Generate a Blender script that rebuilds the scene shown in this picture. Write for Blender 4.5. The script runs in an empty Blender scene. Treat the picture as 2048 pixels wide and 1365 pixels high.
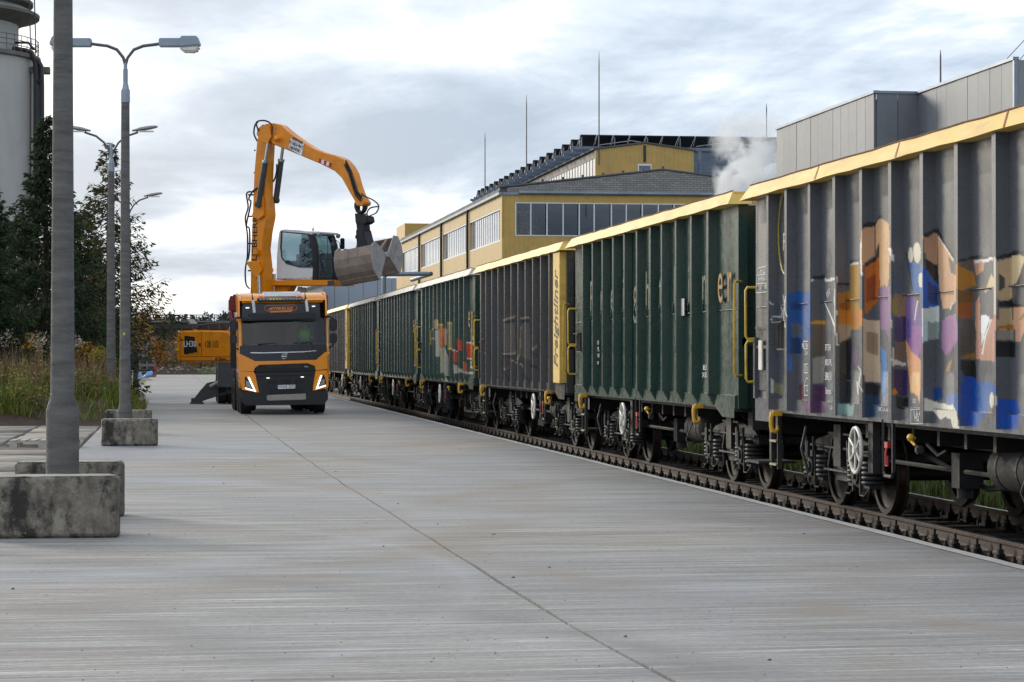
import bpy, bmesh, math, random
import numpy as np
from mathutils import Vector, Matrix, Euler
random.seed(7); rng = np.random.default_rng(7)
S = bpy.context.scene
COL = S.collection
R = math.radians
PI = math.pi

# ------------------------------------------------------------------ camera
F_PX, VPX, VPY, CAMZ = 4693.0, 340.0, 714.0, 1.65       # photo is 2048 x 1365
TH = math.atan((1024 - VPX) / F_PX)                      # heading right of the track direction
PITCH = math.atan((VPY - 682.5) / F_PX)
cam = bpy.data.cameras.new('camera'); cam.sensor_width = 36; cam.lens = F_PX / 2048 * 36
cam.clip_start = .1; cam.clip_end = 6000
camo = bpy.data.objects.new('camera', cam); COL.objects.link(camo)
camo.location = (0, 0, CAMZ); camo.rotation_euler = (PI / 2 + PITCH, 0, -TH)
S.camera = camo
ST, CT = math.sin(TH), math.cos(TH)

# ------------------------------------------------------------------ sky, sun, exposure
SUN_EL, SUN_AZ = R(17), R(-31)                            # azimuth from +Y, negative = left
w = bpy.data.worlds.new('World'); S.world = w; w.use_nodes = True
nt = w.node_tree; nt.nodes.clear(); N = nt.nodes; LK = nt.links
def nd(tree, typ, **kw):
    n = tree.nodes.new(typ)
    for k, v in kw.items(): setattr(n, k, v)
    return n
out = nd(nt, 'ShaderNodeOutputWorld'); bg = nd(nt, 'ShaderNodeBackground'); bg.inputs[1].default_value = .1
sky = nd(nt, 'ShaderNodeTexSky', sky_type='NISHITA', sun_disc=False)
sky.sun_elevation = SUN_EL; sky.sun_rotation = SUN_AZ; sky.dust_density = 2.0
tc = nd(nt, 'ShaderNodeTexCoord'); sep = nd(nt, 'ShaderNodeSeparateXYZ'); LK.new(tc.outputs['Generated'], sep.inputs[0])
def wm(op, a, b=None, c=None):
    n = nd(nt, 'ShaderNodeMath', operation=op)
    for i, v in enumerate((a, b, c)):
        if v is None: continue
        if isinstance(v, (int, float)): n.inputs[i].default_value = v
        else: LK.new(v, n.inputs[i])
    return n.outputs[0]
zc = wm('ADD', wm('MAXIMUM', sep.outputs[2], 0.0), .075)
px_ = wm('DIVIDE', sep.outputs[0], zc); py_ = wm('DIVIDE', sep.outputs[1], zc)
cmb = nd(nt, 'ShaderNodeCombineXYZ'); LK.new(px_, cmb.inputs[0]); LK.new(py_, cmb.inputs[1])
def cloud(scale, sx, sy, detail, rough, off, rot=0, dist=.0):
    m = nd(nt, 'ShaderNodeMapping'); m.inputs['Scale'].default_value = (sx, sy, 1); m.inputs['Location'].default_value = off
    m.inputs['Rotation'].default_value = (0, 0, rot)
    LK.new(cmb.outputs[0], m.inputs[0])
    n = nd(nt, 'ShaderNodeTexNoise'); n.inputs['Scale'].default_value = scale; n.inputs['Detail'].default_value = detail
    n.inputs['Roughness'].default_value = rough; n.inputs['Distortion'].default_value = dist
    LK.new(m.outputs[0], n.inputs['Vector']); return n.outputs[0]
c1 = cloud(.62, 1.0, .62, 10, .56, (40, 3, 0), R(14), .25)
c2 = cloud(1.7, 1.0, .42, 9, .6, (20, 8, 0), R(10), .3)
cs = wm('ADD', wm('MULTIPLY', c1, .68), wm('MULTIPLY', c2, .32))
sd = (math.sin(SUN_AZ) * math.cos(SUN_EL), math.cos(SUN_AZ) * math.cos(SUN_EL), math.sin(SUN_EL))
vd = nd(nt, 'ShaderNodeVectorMath', operation='DOT_PRODUCT'); LK.new(tc.outputs['Generated'], vd.inputs[0]); vd.inputs[1].default_value = sd
cs = wm('ADD', cs, wm('MULTIPLY', wm('SUBTRACT', wm('POWER', wm('MAXIMUM', vd.outputs['Value'], 0.0), 9.0), .35), .10))   # thinner cloud towards the sun
ramp = nd(nt, 'ShaderNodeValToRGB'); LK.new(cs, ramp.inputs[0])
e = ramp.color_ramp.elements
e[0].position = .39; e[0].color = (.275, .345, .45, 1)
e[1].position = .56; e[1].color = (.93, .92, .89, 1)
a = e.new(.445); a.color = (.37, .445, .555, 1)
a = e.new(.495); a.color = (.55, .615, .70, 1)
a = e.new(.53); a.color = (.80, .82, .835, 1)
# thin warm veil round the sun behind the cloud
gl = wm('POWER', wm('MAXIMUM', vd.outputs['Value'], 0.0), 9.0)
mixg = nd(nt, 'ShaderNodeMix', data_type='RGBA', blend_type='MIX')
LK.new(wm('MULTIPLY', gl, .72), mixg.inputs['Factor']); LK.new(ramp.outputs[0], mixg.inputs[6]); mixg.inputs[7].default_value = (.98, .92, .78, 1)
scl = nd(nt, 'ShaderNodeMix', data_type='RGBA', blend_type='MULTIPLY'); scl.inputs['Factor'].default_value = 1
LK.new(mixg.outputs[2], scl.inputs[6]); 
# overcast is brightest on the sun's side and duller on the far side of the sky
fo = nd(nt, 'ShaderNodeMapRange'); LK.new(vd.outputs['Value'], fo.inputs[0])
for i_, v_ in ((1, -.6), (2, .85), (3, 10.2), (4, 10.6)): fo.inputs[i_].default_value = v_
LK.new(fo.outputs[0], scl.inputs[7])
mx = nd(nt, 'ShaderNodeMix', data_type='RGBA'); mx.inputs['Factor'].default_value = .93
LK.new(sky.outputs[0], mx.inputs[6]); LK.new(scl.outputs[2], mx.inputs[7])
LK.new(mx.outputs[2], bg.inputs[0]); LK.new(bg.outputs[0], out.inputs[0])

sun = bpy.data.lights.new('sun', 'SUN'); sun.energy = 1.5; sun.angle = R(12); sun.color = (1, .93, .82)
suno = bpy.data.objects.new('sun', sun); COL.objects.link(suno)
suno.rotation_euler = Vector((-sd[0], -sd[1], -sd[2])).to_track_quat('-Z', 'Y').to_euler()
S.view_settings.view_transform = 'Standard'; S.view_settings.look = 'None'; S.view_settings.gamma = 1
S.view_settings.exposure = 0.56; S.view_settings.use_curve_mapping = False
S.cycles.max_bounces = 6; S.cycles.transparent_max_bounces = 12; S.cycles.volume_bounces = 10

# ------------------------------------------------------------------ placing helpers
def ray(px, py):
    """direction of the sight line through a photo pixel"""
    r, u = (px - 1024) / F_PX, (682.5 - py) / F_PX
    cp, sp = math.cos(PITCH), math.sin(PITCH)
    fwd, up = cp - u * sp, u * cp + sp
    return Vector((fwd * ST + r * CT, fwd * CT - r * ST, up))
def at_X(px, py, X):
    d = ray(px, py); t = X / d.x; return Vector((0, 0, CAMZ)) + d * t
def at_d(px, py, dep):
    d = ray(px, py); t = dep / (d.x * ST + d.y * CT); return Vector((0, 0, CAMZ)) + d * t
def at_z(px, py, z=0):
    d = ray(px, py); t = (z - CAMZ) / d.z; return Vector((0, 0, CAMZ)) + d * t

# ------------------------------------------------------------------ materials
def lin(h):
    h = h.lstrip('#'); v = [int(h[i:i + 2], 16) / 255 for i in (0, 2, 4)]
    return tuple(x / 12.92 if x <= .04045 else ((x + .055) / 1.055) ** 2.4 for x in v)
def new_mat(name):
    m = bpy.data.materials.new(name); m.use_nodes = True
    return m, m.node_tree, m.node_tree.nodes['Principled BSDF']
def tnoise(t, scale, detail=6, rough=.55, mapping=None, coord='Object', dist=0):
    c = nd(t, 'ShaderNodeTexCoord'); v = c.outputs[coord]
    if mapping:
        mp = nd(t, 'ShaderNodeMapping'); mp.inputs['Scale'].default_value = mapping; t.links.new(v, mp.inputs[0]); v = mp.outputs[0]
    n = nd(t, 'ShaderNodeTexNoise'); n.inputs['Scale'].default_value = scale; n.inputs['Detail'].default_value = detail
    n.inputs['Roughness'].default_value = rough; n.inputs['Distortion'].default_value = dist
    t.links.new(v, n.inputs['Vector']); return n.outputs[0]
def tramp(t, src, stops):
    r = nd(t, 'ShaderNodeValToRGB'); t.links.new(src, r.inputs[0]); el = r.color_ramp.elements
    while len(el) > 2: el.remove(el[1])
    for i, (p, c) in enumerate(stops):
        if i < 2: q = el[i]; q.position = p
        else: q = el.new(p)
        q.color = (*c, 1) if len(c) == 3 else c
    return r.outputs[0]
def tmix(t, fac, a, b, mode='MIX'):
    m = nd(t, 'ShaderNodeMix', data_type='RGBA', blend_type=mode)
    if isinstance(fac, (int, float)): m.inputs['Factor'].default_value = fac
    else: t.links.new(fac, m.inputs['Factor'])
    for i, v in ((6, a), (7, b)):
        if isinstance(v, tuple): m.inputs[i].default_value = (*v[:3], 1)
        else: t.links.new(v, m.inputs[i])
    return m.outputs[2]
def tbump(t, b, src, strength, dist=.02):
    n = nd(t, 'ShaderNodeBump'); n.inputs['Strength'].default_value = strength; n.inputs['Distance'].default_value = dist
    t.links.new(src, n.inputs['Height']); t.links.new(n.outputs[0], b.inputs['Normal'])
MATS = {}
def mat(name, col, rough=.5, metal=0, var=.18, scale=4, bump=0, bscale=60, dirt=None, dirt_amt=.5, dirt_scale=1.5, mapping=None, spec=.5, coat=0):
    """painted or raw surface: base colour with mottling, worn patches and fine relief"""
    if name in MATS: return MATS[name]
    m, t, b = new_mat(name)
    if isinstance(col, str): col = lin(col)
    n = tnoise(t, scale, 8, .6, mapping)
    lo = tuple(c * (1 - var) for c in col); hi = tuple(min(1, c * (1 + var)) for c in col)
    c = tramp(t, n, [(.3, lo), (.7, hi)])
    if dirt:
        if isinstance(dirt, str): dirt = lin(dirt)
        dn = tnoise(t, dirt_scale, 10, .68, mapping)
        f = tramp(t, dn, [(.48, (0, 0, 0)), (.72, (dirt_amt,) * 3)])
        c = tmix(t, f, c, dirt)
    t.links.new(c, b.inputs['Base Color'])
    rn = tnoise(t, scale * 2.3, 5, .6, mapping)
    t.links.new(tramp(t, rn, [(.3, (max(.03, rough - .1),) * 3), (.7, (min(1, rough + .12),) * 3)]), b.inputs['Roughness'])
    b.inputs['Metallic'].default_value = metal; b.inputs['Specular IOR Level'].default_value = spec
    if coat: b.inputs['Coat Weight'].default_value = coat; b.inputs['Coat Roughness'].default_value = .08
    if bump: tbump(t, b, tnoise(t, bscale, 5, .6), bump)
    MATS[name] = m; return m
def attr_mat(name, attr, rough=.5, var=.15, scale=5, dirt='#4b463f', dirt_amt=.35, bump=.0, streak=False, trans=0, spec=.5):
    if name in MATS: return MATS[name]
    m, t, b = new_mat(name)
    at = nd(t, 'ShaderNodeAttribute', attribute_name=attr)
    n = tnoise(t, scale, 8, .62)
    c = tmix(t, 1.0, at.outputs['Color'], tramp(t, n, [(.3, (1 - var,) * 3), (.7, (1, 1, 1))]), 'MULTIPLY')
    if dirt:
        dn = tnoise(t, 2.2, 10, .7, (1, 3.0, .35) if streak else None)
        c = tmix(t, tramp(t, dn, [(.5, (0, 0, 0)), (.75, (dirt_amt,) * 3)]), c, lin(dirt))
    if streak:
        rs_ = tnoise(t, 1.6, 8, .7, (1, 5.0, .22))
        c = tmix(t, tramp(t, rs_, [(.60, (0, 0, 0)), (.74, (.42,) * 3)]), c, (.10, .052, .028))
    t.links.new(c, b.inputs['Base Color'])
    rn = tnoise(t, 9, 6, .6)
    t.links.new(tramp(t, rn, [(.3, (max(.05, rough - .05),) * 3), (.7, (rough + .08,) * 3)]), b.inputs['Roughness'])
    b.inputs['Specular IOR Level'].default_value = spec
    if bump: tbump(t, b, tnoise(t, 2.2, 3, .45), bump, .03)
    if trans: b.inputs['Transmission Weight'].default_value = 0
    MATS[name] = m; return m
def glass_mat(name, tint=(.35, .42, .42), dark=.5, rough=.02, refl=1.5):
    """window pane: part see-through, part mirror"""
    if name in MATS: return MATS[name]
    m = bpy.data.materials.new(name); m.use_nodes = True; t = m.node_tree; t.nodes.clear()
    o = nd(t, 'ShaderNodeOutputMaterial'); tr = nd(t, 'ShaderNodeBsdfTransparent'); tr.inputs[0].default_value = (*tint, 1)
    gl_ = nd(t, 'ShaderNodeBsdfGlossy'); gl_.inputs['Roughness'].default_value = rough; gl_.inputs[0].default_value = (.95, .97, 1, 1)
    fr = nd(t, 'ShaderNodeFresnel'); fr.inputs[0].default_value = 1.52
    ml = nd(t, 'ShaderNodeMath', operation='MULTIPLY_ADD'); t.links.new(fr.outputs[0], ml.inputs[0]); ml.inputs[1].default_value = refl; ml.inputs[2].default_value = .02
    mxs = nd(t, 'ShaderNodeMixShader'); t.links.new(ml.outputs[0], mxs.inputs[0]); t.links.new(tr.outputs[0], mxs.inputs[1]); t.links.new(gl_.outputs[0], mxs.inputs[2])
    t.links.new(mxs.outputs[0], o.inputs[0]); MATS[name] = m; return m

# ------------------------------------------------------------------ mesh builder
class MB:
    def __init__(s): s.v = []; s.f = []; s.c = None
    def add(s, vs, fs):
        o = len(s.v); s.v += [tuple(v) for v in vs]; s.f += [tuple(i + o for i in f) for f in fs]; return s
    def box(s, x0, x1, y0, y1, z0, z1, M=None):
        vs = [Vector(p) for p in ((x0, y0, z0), (x1, y0, z0), (x1, y1, z0), (x0, y1, z0), (x0, y0, z1), (x1, y0, z1), (x1, y1, z1), (x0, y1, z1))]
        if M: vs = [M @ v for v in vs]
        return s.add(vs, [(0, 3, 2, 1), (4, 5, 6, 7), (0, 1, 5, 4), (1, 2, 6, 5), (2, 3, 7, 6), (3, 0, 4, 7)])
    def cbox(s, c, sz, M=None):
        return s.box(c[0] - sz[0] / 2, c[0] + sz[0] / 2, c[1] - sz[1] / 2, c[1] + sz[1] / 2, c[2] - sz[2] / 2, c[2] + sz[2] / 2, M)
    def prism(s, poly, a, b, ax='y', shift=None):
        """poly in the two other axes; extruded from a to b along ax"""
        def P(u, v, t): return {'y': (u, t, v), 'x': (t, u, v), 'z': (u, v, t)}[ax]
        n = len(poly); vs = [P(u, v, a) for u, v in poly]
        p2 = poly if shift is None else shift
        vs += [P(u, v, b) for u, v in p2]
        fs = [tuple(range(n)), tuple(range(2 * n - 1, n - 1, -1))] + [(i, i + n, (i + 1) % n + n, (i + 1) % n) for i in range(n)]
        return s.add(vs, fs)
    def cyl(s, p, q, r, n=12, r2=None, cap=True):
        p, q = Vector(p), Vector(q); d = (q - p).normalized(); a = d.orthogonal().normalized(); b = d.cross(a)
        r2 = r if r2 is None else r2; vs = []
        for c, rr in ((p, r), (q, r2)):
            for i in range(n):
                t = 2 * PI * i / n; vs.append(c + a * (rr * math.cos(t)) + b * (rr * math.sin(t)))
        fs = [(i, (i + 1) % n, (i + 1) % n + n, i + n) for i in range(n)]
        if cap: fs += [tuple(range(n - 1, -1, -1)), tuple(range(n, 2 * n))]
        return s.add(vs, fs)
    def tube(s, path, r, n=6, closed=False):
        path = [Vector(p) for p in path]; k = len(path); vs = []; prev = None
        for i, p in enumerate(path):
            if closed: d = path[(i + 1) % k] - path[i - 1]
            else: d = path[min(i + 1, k - 1)] - path[max(i - 1, 0)]
            d.normalize()
            if prev is None: a = d.orthogonal().normalized()
            else: a = (prev - d * prev.dot(d)).normalized()
            prev = a; b = d.cross(a); rr = r[i] if isinstance(r, (list, tuple)) else r
            vs += [p + a * (rr * math.cos(2 * PI * j / n)) + b * (rr * math.sin(2 * PI * j / n)) for j in range(n)]
        fs = []
        for i in range(k if closed else k - 1):
            o, o2 = i * n, ((i + 1) % k) * n
            fs += [(o + j, o + (j + 1) % n, o2 + (j + 1) % n, o2 + j) for j in range(n)]
        if not closed: fs += [tuple(range(n - 1, -1, -1)), tuple(range((k - 1) * n, k * n))]
        return s.add(vs, fs)
    def lathe(s, prof, c=(0, 0, 0), ax='z', n=24, a0=0, a1=2 * PI):
        """prof: (radius, along)"""
        full = abs(a1 - a0 - 2 * PI) < 1e-6; m = n if full else n + 1; vs = []
        for r_, h in prof:
            for i in range(m):
                t = a0 + (a1 - a0) * i / n; u, v = r_ * math.cos(t), r_ * math.sin(t)
                p = {'z': (u, v, h), 'x': (h, u, v), 'y': (u, h, v)}[ax]; vs.append((p[0] + c[0], p[1] + c[1], p[2] + c[2]))
        fs = []
        for j in range(len(prof) - 1):
            for i in range(n):
                i2 = (i + 1) % m if full else i + 1
                fs.append((j * m + i, j * m + i2, (j + 1) * m + i2, (j + 1) * m + i))
        return s.add(vs, fs)
    def quad(s, a, b, c, d): return s.add([a, b, c, d], [(0, 1, 2, 3)])
    def mesh(s, name, m=None, smooth=False, bev=0, seg=2, angle=35):
        me = bpy.data.meshes.new(name); me.from_pydata(s.v, [], s.f); me.update()
        bm = bmesh.new(); bm.from_mesh(me); bmesh.ops.recalc_face_normals(bm, faces=bm.faces[:])
        if bev:
            bmesh.ops.remove_doubles(bm, verts=bm.verts[:], dist=1e-5)
            es = [e_ for e_ in bm.edges if len(e_.link_faces) == 2 and e_.calc_face_angle(0) > R(angle)]
            bmesh.ops.bevel(bm, geom=es, offset=bev, segments=seg, affect='EDGES', clamp_overlap=True)
        if smooth or bev:
            for f in bm.faces: f.smooth = True
            for e_ in bm.edges:
                if len(e_.link_faces) == 2 and e_.calc_face_angle(0) > R(38 if smooth else 50): e_.smooth = False
        bm.to_mesh(me); bm.free()
        if m: me.materials.append(m)
        return me
    def build(s, name, m, parent=None, smooth=False, bev=0, seg=2, label=None, loc=None):
        return link(name, s.mesh(name, m, smooth, bev, seg), parent, loc, label)
def link(name, me, parent=None, loc=None, label=None, rot=None):
    o = bpy.data.objects.new(name, me); COL.objects.link(o)
    if parent: o.parent = parent
    if loc: o.location = loc
    if rot: o.rotation_euler = rot
    if label: o['label'] = label
    return o
def tag(o, label, cat, group=None):
    o['label'] = label; o['category'] = cat
    if group: o['group'] = group
    return o
def thing(name, label, cat, loc=(0, 0, 0), rz=0, group=None):
    o = bpy.data.objects.new(name, None); COL.objects.link(o); o.location = loc; o.rotation_euler = (0, 0, rz); o.empty_display_size = .3
    return tag(o, label, cat, group)
def structure(o, kind='structure'): o['kind'] = kind; return o
def empty_struct(name, loc=(0, 0, 0)):
    o = bpy.data.objects.new(name, None); COL.objects.link(o); o.location = loc; return structure(o)
def copy_tree(o, parent=None):
    c = o.copy(); COL.objects.link(c); c.parent = parent
    for ch in list(o.children): copy_tree(ch, c)
    return c
def text(name, body, size, m, parent, loc, rot, sx=1.0, shear=0, align='CENTER', depth=.002, weight=0.0, spacing=1.0):
    cu = bpy.data.curves.new(name, 'FONT'); cu.body = body; cu.size = size; cu.align_x = align; cu.align_y = 'CENTER'
    cu.extrude = depth; cu.shear = shear; cu.offset = weight; cu.space_character = spacing; cu.resolution_u = 3
    o = bpy.data.objects.new(name, cu); COL.objects.link(o)
    dg = bpy.context.evaluated_depsgraph_get(); dg.update()
    me = bpy.data.meshes.new_from_object(o.evaluated_get(dg)); bpy.data.objects.remove(o)
    me.materials.clear(); me.materials.append(m)
    q = link(name, me, parent, loc, None, rot); q.scale = (sx, 1, 1); return q
FACE_S = (PI / 2, 0, 0)            # print on a wall facing the camera (-Y)
FACE_W = (PI / 2, 0, -PI / 2)      # print on a wagon side facing -X
def cr(P, n=5):
    """smooth curve through the given points"""
    P = [Vector(p) for p in P]; out_ = []
    for i in range(len(P) - 1):
        a, b, c, d = P[max(i - 1, 0)], P[i], P[i + 1], P[min(i + 2, len(P) - 1)]
        for k in range(n): t = k / n; out_.append(.5 * (2 * b + (c - a) * t + (2 * a - 5 * b + 4 * c - d) * t * t + (3 * b - a - 3 * c + d) * t ** 3))
    return out_ + [P[-1]]
def jit(m, amt, seed=0):
    r_ = random.Random(seed)
    m.v = [(x + r_.uniform(-amt, amt), y + r_.uniform(-amt, amt), z + r_.uniform(-amt, amt)) for x, y, z in m.v]; return m
# ================================================================== GROUND
def ground_mat(name, stops, scale, bump=.4, bscale=25, rough=.95, fine=None):
    m, t, b = new_mat(name)
    c = tramp(t, tnoise(t, scale, 10, .65), stops)
    if fine: c = tmix(t, tramp(t, tnoise(t, fine[0], 6, .7), [(.42, (0, 0, 0)), (.62, (fine[1],) * 3)]), c, fine[2])
    t.links.new(c, b.inputs['Base Color']); b.inputs['Roughness'].default_value = rough; b.inputs['Specular IOR Level'].default_value = .25
    tbump(t, b, tnoise(t, bscale, 8, .7), bump, .05); return m
M_DIRT = ground_mat('dirt_ground', [(.3, (.07, .055, .04)), (.55, (.13, .105, .08)), (.75, (.2, .175, .145))], 1.2, fine=(30, .5, (.22, .2, .17)))
M_SOIL = ground_mat('dark_soil', [(.3, (.035, .022, .015)), (.7, (.085, .056, .038))], 2.5, .8, 18, fine=(22, .35, (.12, .1, .08)))
M_FIELD = ground_mat('field_grass', [(.3, (.045, .06, .02)), (.6, (.08, .09, .035)), (.8, (.14, .11, .06))], .8, .5, 20)
M_BALLAST = ground_mat('old_ballast', [(.3, (.022, .018, .015)), (.7, (.07, .058, .048))], 9, 1.0, 38)

m_, t_, b_ = new_mat('apron_concrete'); M_APRON = m_
n_patch = tnoise(t_, .13, 7, .6, None, 'Object', .6)
base = tramp(t_, n_patch, [(.34, (.258, .264, .280)), (.45, (.284, .279, .272)), (.57, (.302, .283, .258)), (.70, (.280, .243, .202))])
# broom strokes: crisp pale ridges and dark furrows across the lane, over mottled grain
st0 = tramp(t_, tnoise(t_, 1.0, 5, .6, (.25, 3.4, 1), 'Object', .2), [(.36, (.88,) * 3), (.5, (1,) * 3), (.62, (1.10,) * 3), (.68, (1.22,) * 3)])
st1 = tramp(t_, tnoise(t_, 1.0, 9, .68, (.36, 10, 1), 'Object', .15), [(.34, (.66, .66, .67)), (.47, (.95, .95, .95)), (.565, (1.04, 1.04, 1.04)), (.60, (1.52, 1.52, 1.54)), (.66, (1.62, 1.62, 1.64))])
st2 = tramp(t_, tnoise(t_, 1.0, 7, .65, (.6, 27, 1), 'Object', .1), [(.34, (.60, .60, .60)), (.48, (1, 1, 1)), (.58, (1.08, 1.08, 1.08)), (.61, (1.55, 1.55, 1.55))])
st4 = tramp(t_, tnoise(t_, 1.0, 9, .82, (16, 34, 1)), [(.3, (.58,) * 3), (.5, (1,) * 3), (.7, (1.42,) * 3)])
st3 = tramp(t_, tnoise(t_, 1.0, 9, .7, (.35, 1.3, 1), 'Object', .5), [(.4, (1.04, 1.04, 1.04)), (.62, (.86, .84, .82)), (.75, (.76, .73, .70))])
wear = tramp(t_, tnoise(t_, .35, 6, .6, (1, .7, 1)), [(.38, (.25,) * 3), (.62, (1,) * 3)])
c_ = tmix(t_, wear, base, tmix(t_, 1, base, st1, 'MULTIPLY')); c_ = tmix(t_, 1, c_, st0, 'MULTIPLY'); c_ = tmix(t_, 1, c_, st2, 'MULTIPLY'); c_ = tmix(t_, 1, c_, st3, 'MULTIPLY'); c_ = tmix(t_, 1, c_, st4, 'MULTIPLY')
# swept tyre arcs of turning lorries
tcn = nd(t_, 'ShaderNodeTexCoord'); sx_ = nd(t_, 'ShaderNodeSeparateXYZ'); t_.links.new(tcn.outputs['Object'], sx_.inputs[0])
def tm(op, a, b=None, c=None):
    n = nd(t_, 'ShaderNodeMath', operation=op)
    for i, v in enumerate((a, b, c)):
        if v is None: continue
        if isinstance(v, (int, float)): n.inputs[i].default_value = v
        else: t_.links.new(v, n.inputs[i])
    return n.outputs[0]
def arc(cx, cy, r, wd, amt, col):
    global c_
    dx, dy = tm('SUBTRACT', sx_.outputs[0], cx), tm('SUBTRACT', sx_.outputs[1], cy)
    dd = tm('ABSOLUTE', tm('SUBTRACT', tm('SQRT', tm('ADD', tm('MULTIPLY', dx, dx), tm('MULTIPLY', dy, dy))), r))
    f = tm('MULTIPLY', tm('SUBTRACT', 1, tm('MINIMUM', tm('DIVIDE', dd, wd), 1)), amt)
    f = tm('MULTIPLY', f, tramp(t_, tnoise(t_, .9, 5, .6), [(.35, (.15,) * 3), (.65, (1,) * 3)]))
    c_ = tmix(t_, f, c_, col)
arc(-12, 9, 15.2, .4, .75, (.17, .165, .165)); arc(-12, 9, 13.1, .35, .6, (.19, .18, .175))
arc(-19, 30, 23.4, .6, .6, (.24, .2, .155)); arc(16, 22, 13.8, .5, .7, (.24, .195, .15)); arc(17, 34, 15.8, .7, .6, (.25, .2, .15))
arc(-7, 25, 9.6, .55, .55, (.37, .37, .385)); arc(-10, 14, 16.5, .7, .45, (.36, .355, .35)); arc(14, 12, 10.2, .5, .5, (.22, .19, .155)); arc(-2, 54, 5.2, .5, .4, (.22, .18, .14)); arc(-8, 18, 10.2, .18, .35, (.42, .42, .45))
# damp strip beside the rails
mr = nd(t_, 'ShaderNodeMapRange'); t_.links.new(tm('ADD', sx_.outputs[0], tm('MULTIPLY', tnoise(t_, .5, 6, .6, (1, .6, 1)), 2.6)), mr.inputs[0])
mr.inputs[1].default_value = 6.3; mr.inputs[2].default_value = 7.7; mr.inputs[3].default_value = 0; mr.inputs[4].default_value = .8
c_ = tmix(t_, mr.outputs[0], c_, tmix(t_, 1, c_, (.70, .72, .77), 'MULTIPLY'))
# specks of grit
sp = nd(t_, 'ShaderNodeTexVoronoi'); sp.inputs['Scale'].default_value = 9
t_.links.new(tcn.outputs['Object'], sp.inputs['Vector'])
spk = tramp(t_, sp.outputs['Distance'], [(.035, (1, 1, 1)), (.06, (0, 0, 0))])
spm = tramp(t_, tnoise(t_, 1.7, 3, .5), [(.52, (0, 0, 0)), (.6, (1, 1, 1))])
c_ = tmix(t_, tmix(t_, 1, spk, spm, 'MULTIPLY'), c_, (.12, .11, .10))
t_.links.new(c_, b_.inputs['Base Color'])
t_.links.new(tramp(t_, n_patch, [(.35, (.5,) * 3), (.65, (.78,) * 3)]), b_.inputs['Roughness'])
b_.inputs['Specular IOR Level'].default_value = .35
hb = tmix(t_, .5, tnoise(t_, 1.0, 6, .6, (.5, 26, 1)), tnoise(t_, 70, 4, .6)); tbump(t_, b_, hb, .3, .012)

# base terrain to the horizon
g = MB().quad((-2500, -60, -.42), (2500, -60, -.42), (2500, 4500, -.42), (-2500, 4500, -.42))
structure(g.build('ground', M_FIELD))
# trodden earth left of the concrete and beyond its far end
def bumpy(x0, x1, y0, y1, nx, ny, f, name, m, kind='structure'):
    vs = []; 
    for j in range(ny + 1):
        for i in range(nx + 1):
            x = x0 + (x1 - x0) * i / nx; y = y0 + (y1 - y0) * j / ny; vs.append((x, y, f(x, y)))
    fs = [(j * (nx + 1) + i, j * (nx + 1) + i + 1, (j + 1) * (nx + 1) + i + 1, (j + 1) * (nx + 1) + i) for j in range(ny) for i in range(nx)]
    b = MB(); b.add(vs, fs); o = b.build(name, m, smooth=True); o['kind'] = kind; return o
from mathutils import noise as mno
def fbm(x, y, s, o=4): return mno.fractal(Vector((x * s, y * s, 3.7)), 1.0, 2.0, o)
bumpy(-70, -1.56, 10, 330, 40, 110, lambda x, y: -.055 + .05 * fbm(x, y, .3) - (.05 if x > -3 and y < 60 else 0), 'bare_earth', M_DIRT)
bumpy(-1.6, 6.9, 216, 330, 10, 60, lambda x, y: -.06 + .06 * fbm(x, y, .3), 'rough_ground', M_DIRT)

# concrete apron: two pours with an open joint, and a trowelled edge beam beside the rails
JX = [(3, 2.62), (11.9, 2.51), (15.8, 2.385), (21.2, 2.33), (30, 2.22), (39, 2.15), (66.8, 2.11), (120, 2.05), (216, 2.0)]
JX = [((d - x * ST) / CT, x) for d, x in JX]
ap = empty_struct('concrete_apron')
rj = random.Random(3)
jj = []
for (ya, xa), (yb, xb) in zip(JX, JX[1:]):
    k = max(2, int((yb - ya) / 1.2))
    for i in range(k): jj.append((xa + (xb - xa) * i / k + rj.uniform(-.012, .012), ya + (yb - ya) * i / k))
jj.append((JX[-1][1], JX[-1][0]))
lp = [(-1.6, jj[-1][1]), (-1.6, jj[0][1])] + jj
MB().prism(lp, -.4, 0, 'z').build('slab', M_APRON, ap)
rp = [(x + .028 + rj.uniform(-.004, .008), y) for x, y in jj] + [(6.53, jj[-1][1]), (6.53, jj[0][1])]
MB().prism(rp, -.4, 0, 'z').build('slab', M_APRON, ap)
M_EDGE = mat('edge_concrete', (.40, .40, .395), .8, var=.14, scale=6, bump=.3, bscale=50, dirt=(.24, .22, .2), dirt_amt=.5, dirt_scale=1.2)
eb = MB(); ys = [2 + i * .5 for i in range(430)]
re = random.Random(5); off = [re.uniform(-.012, .012) for _ in ys]
for i in range(len(ys) - 1):
    a, b2 = ys[i], ys[i + 1]
    vs = []
    for y, o in ((a, off[i]), (b2, off[i + 1])): vs += [(6.533, y, .004), (6.66 + o, y, .004), (6.672 + o, y, -.02), (6.68, y, -.42)]
    eb.add(vs, [(0, 1, 5, 4), (1, 2, 6, 5), (2, 3, 7, 6)])
eb.build('edge_beam', M_EDGE, ap)
MB().box(1.8, 2.8, 0, 216, -.41, -.05).build('joint_filler', mat('joint_dirt', (.012, .010, .008), .95), ap)
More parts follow.
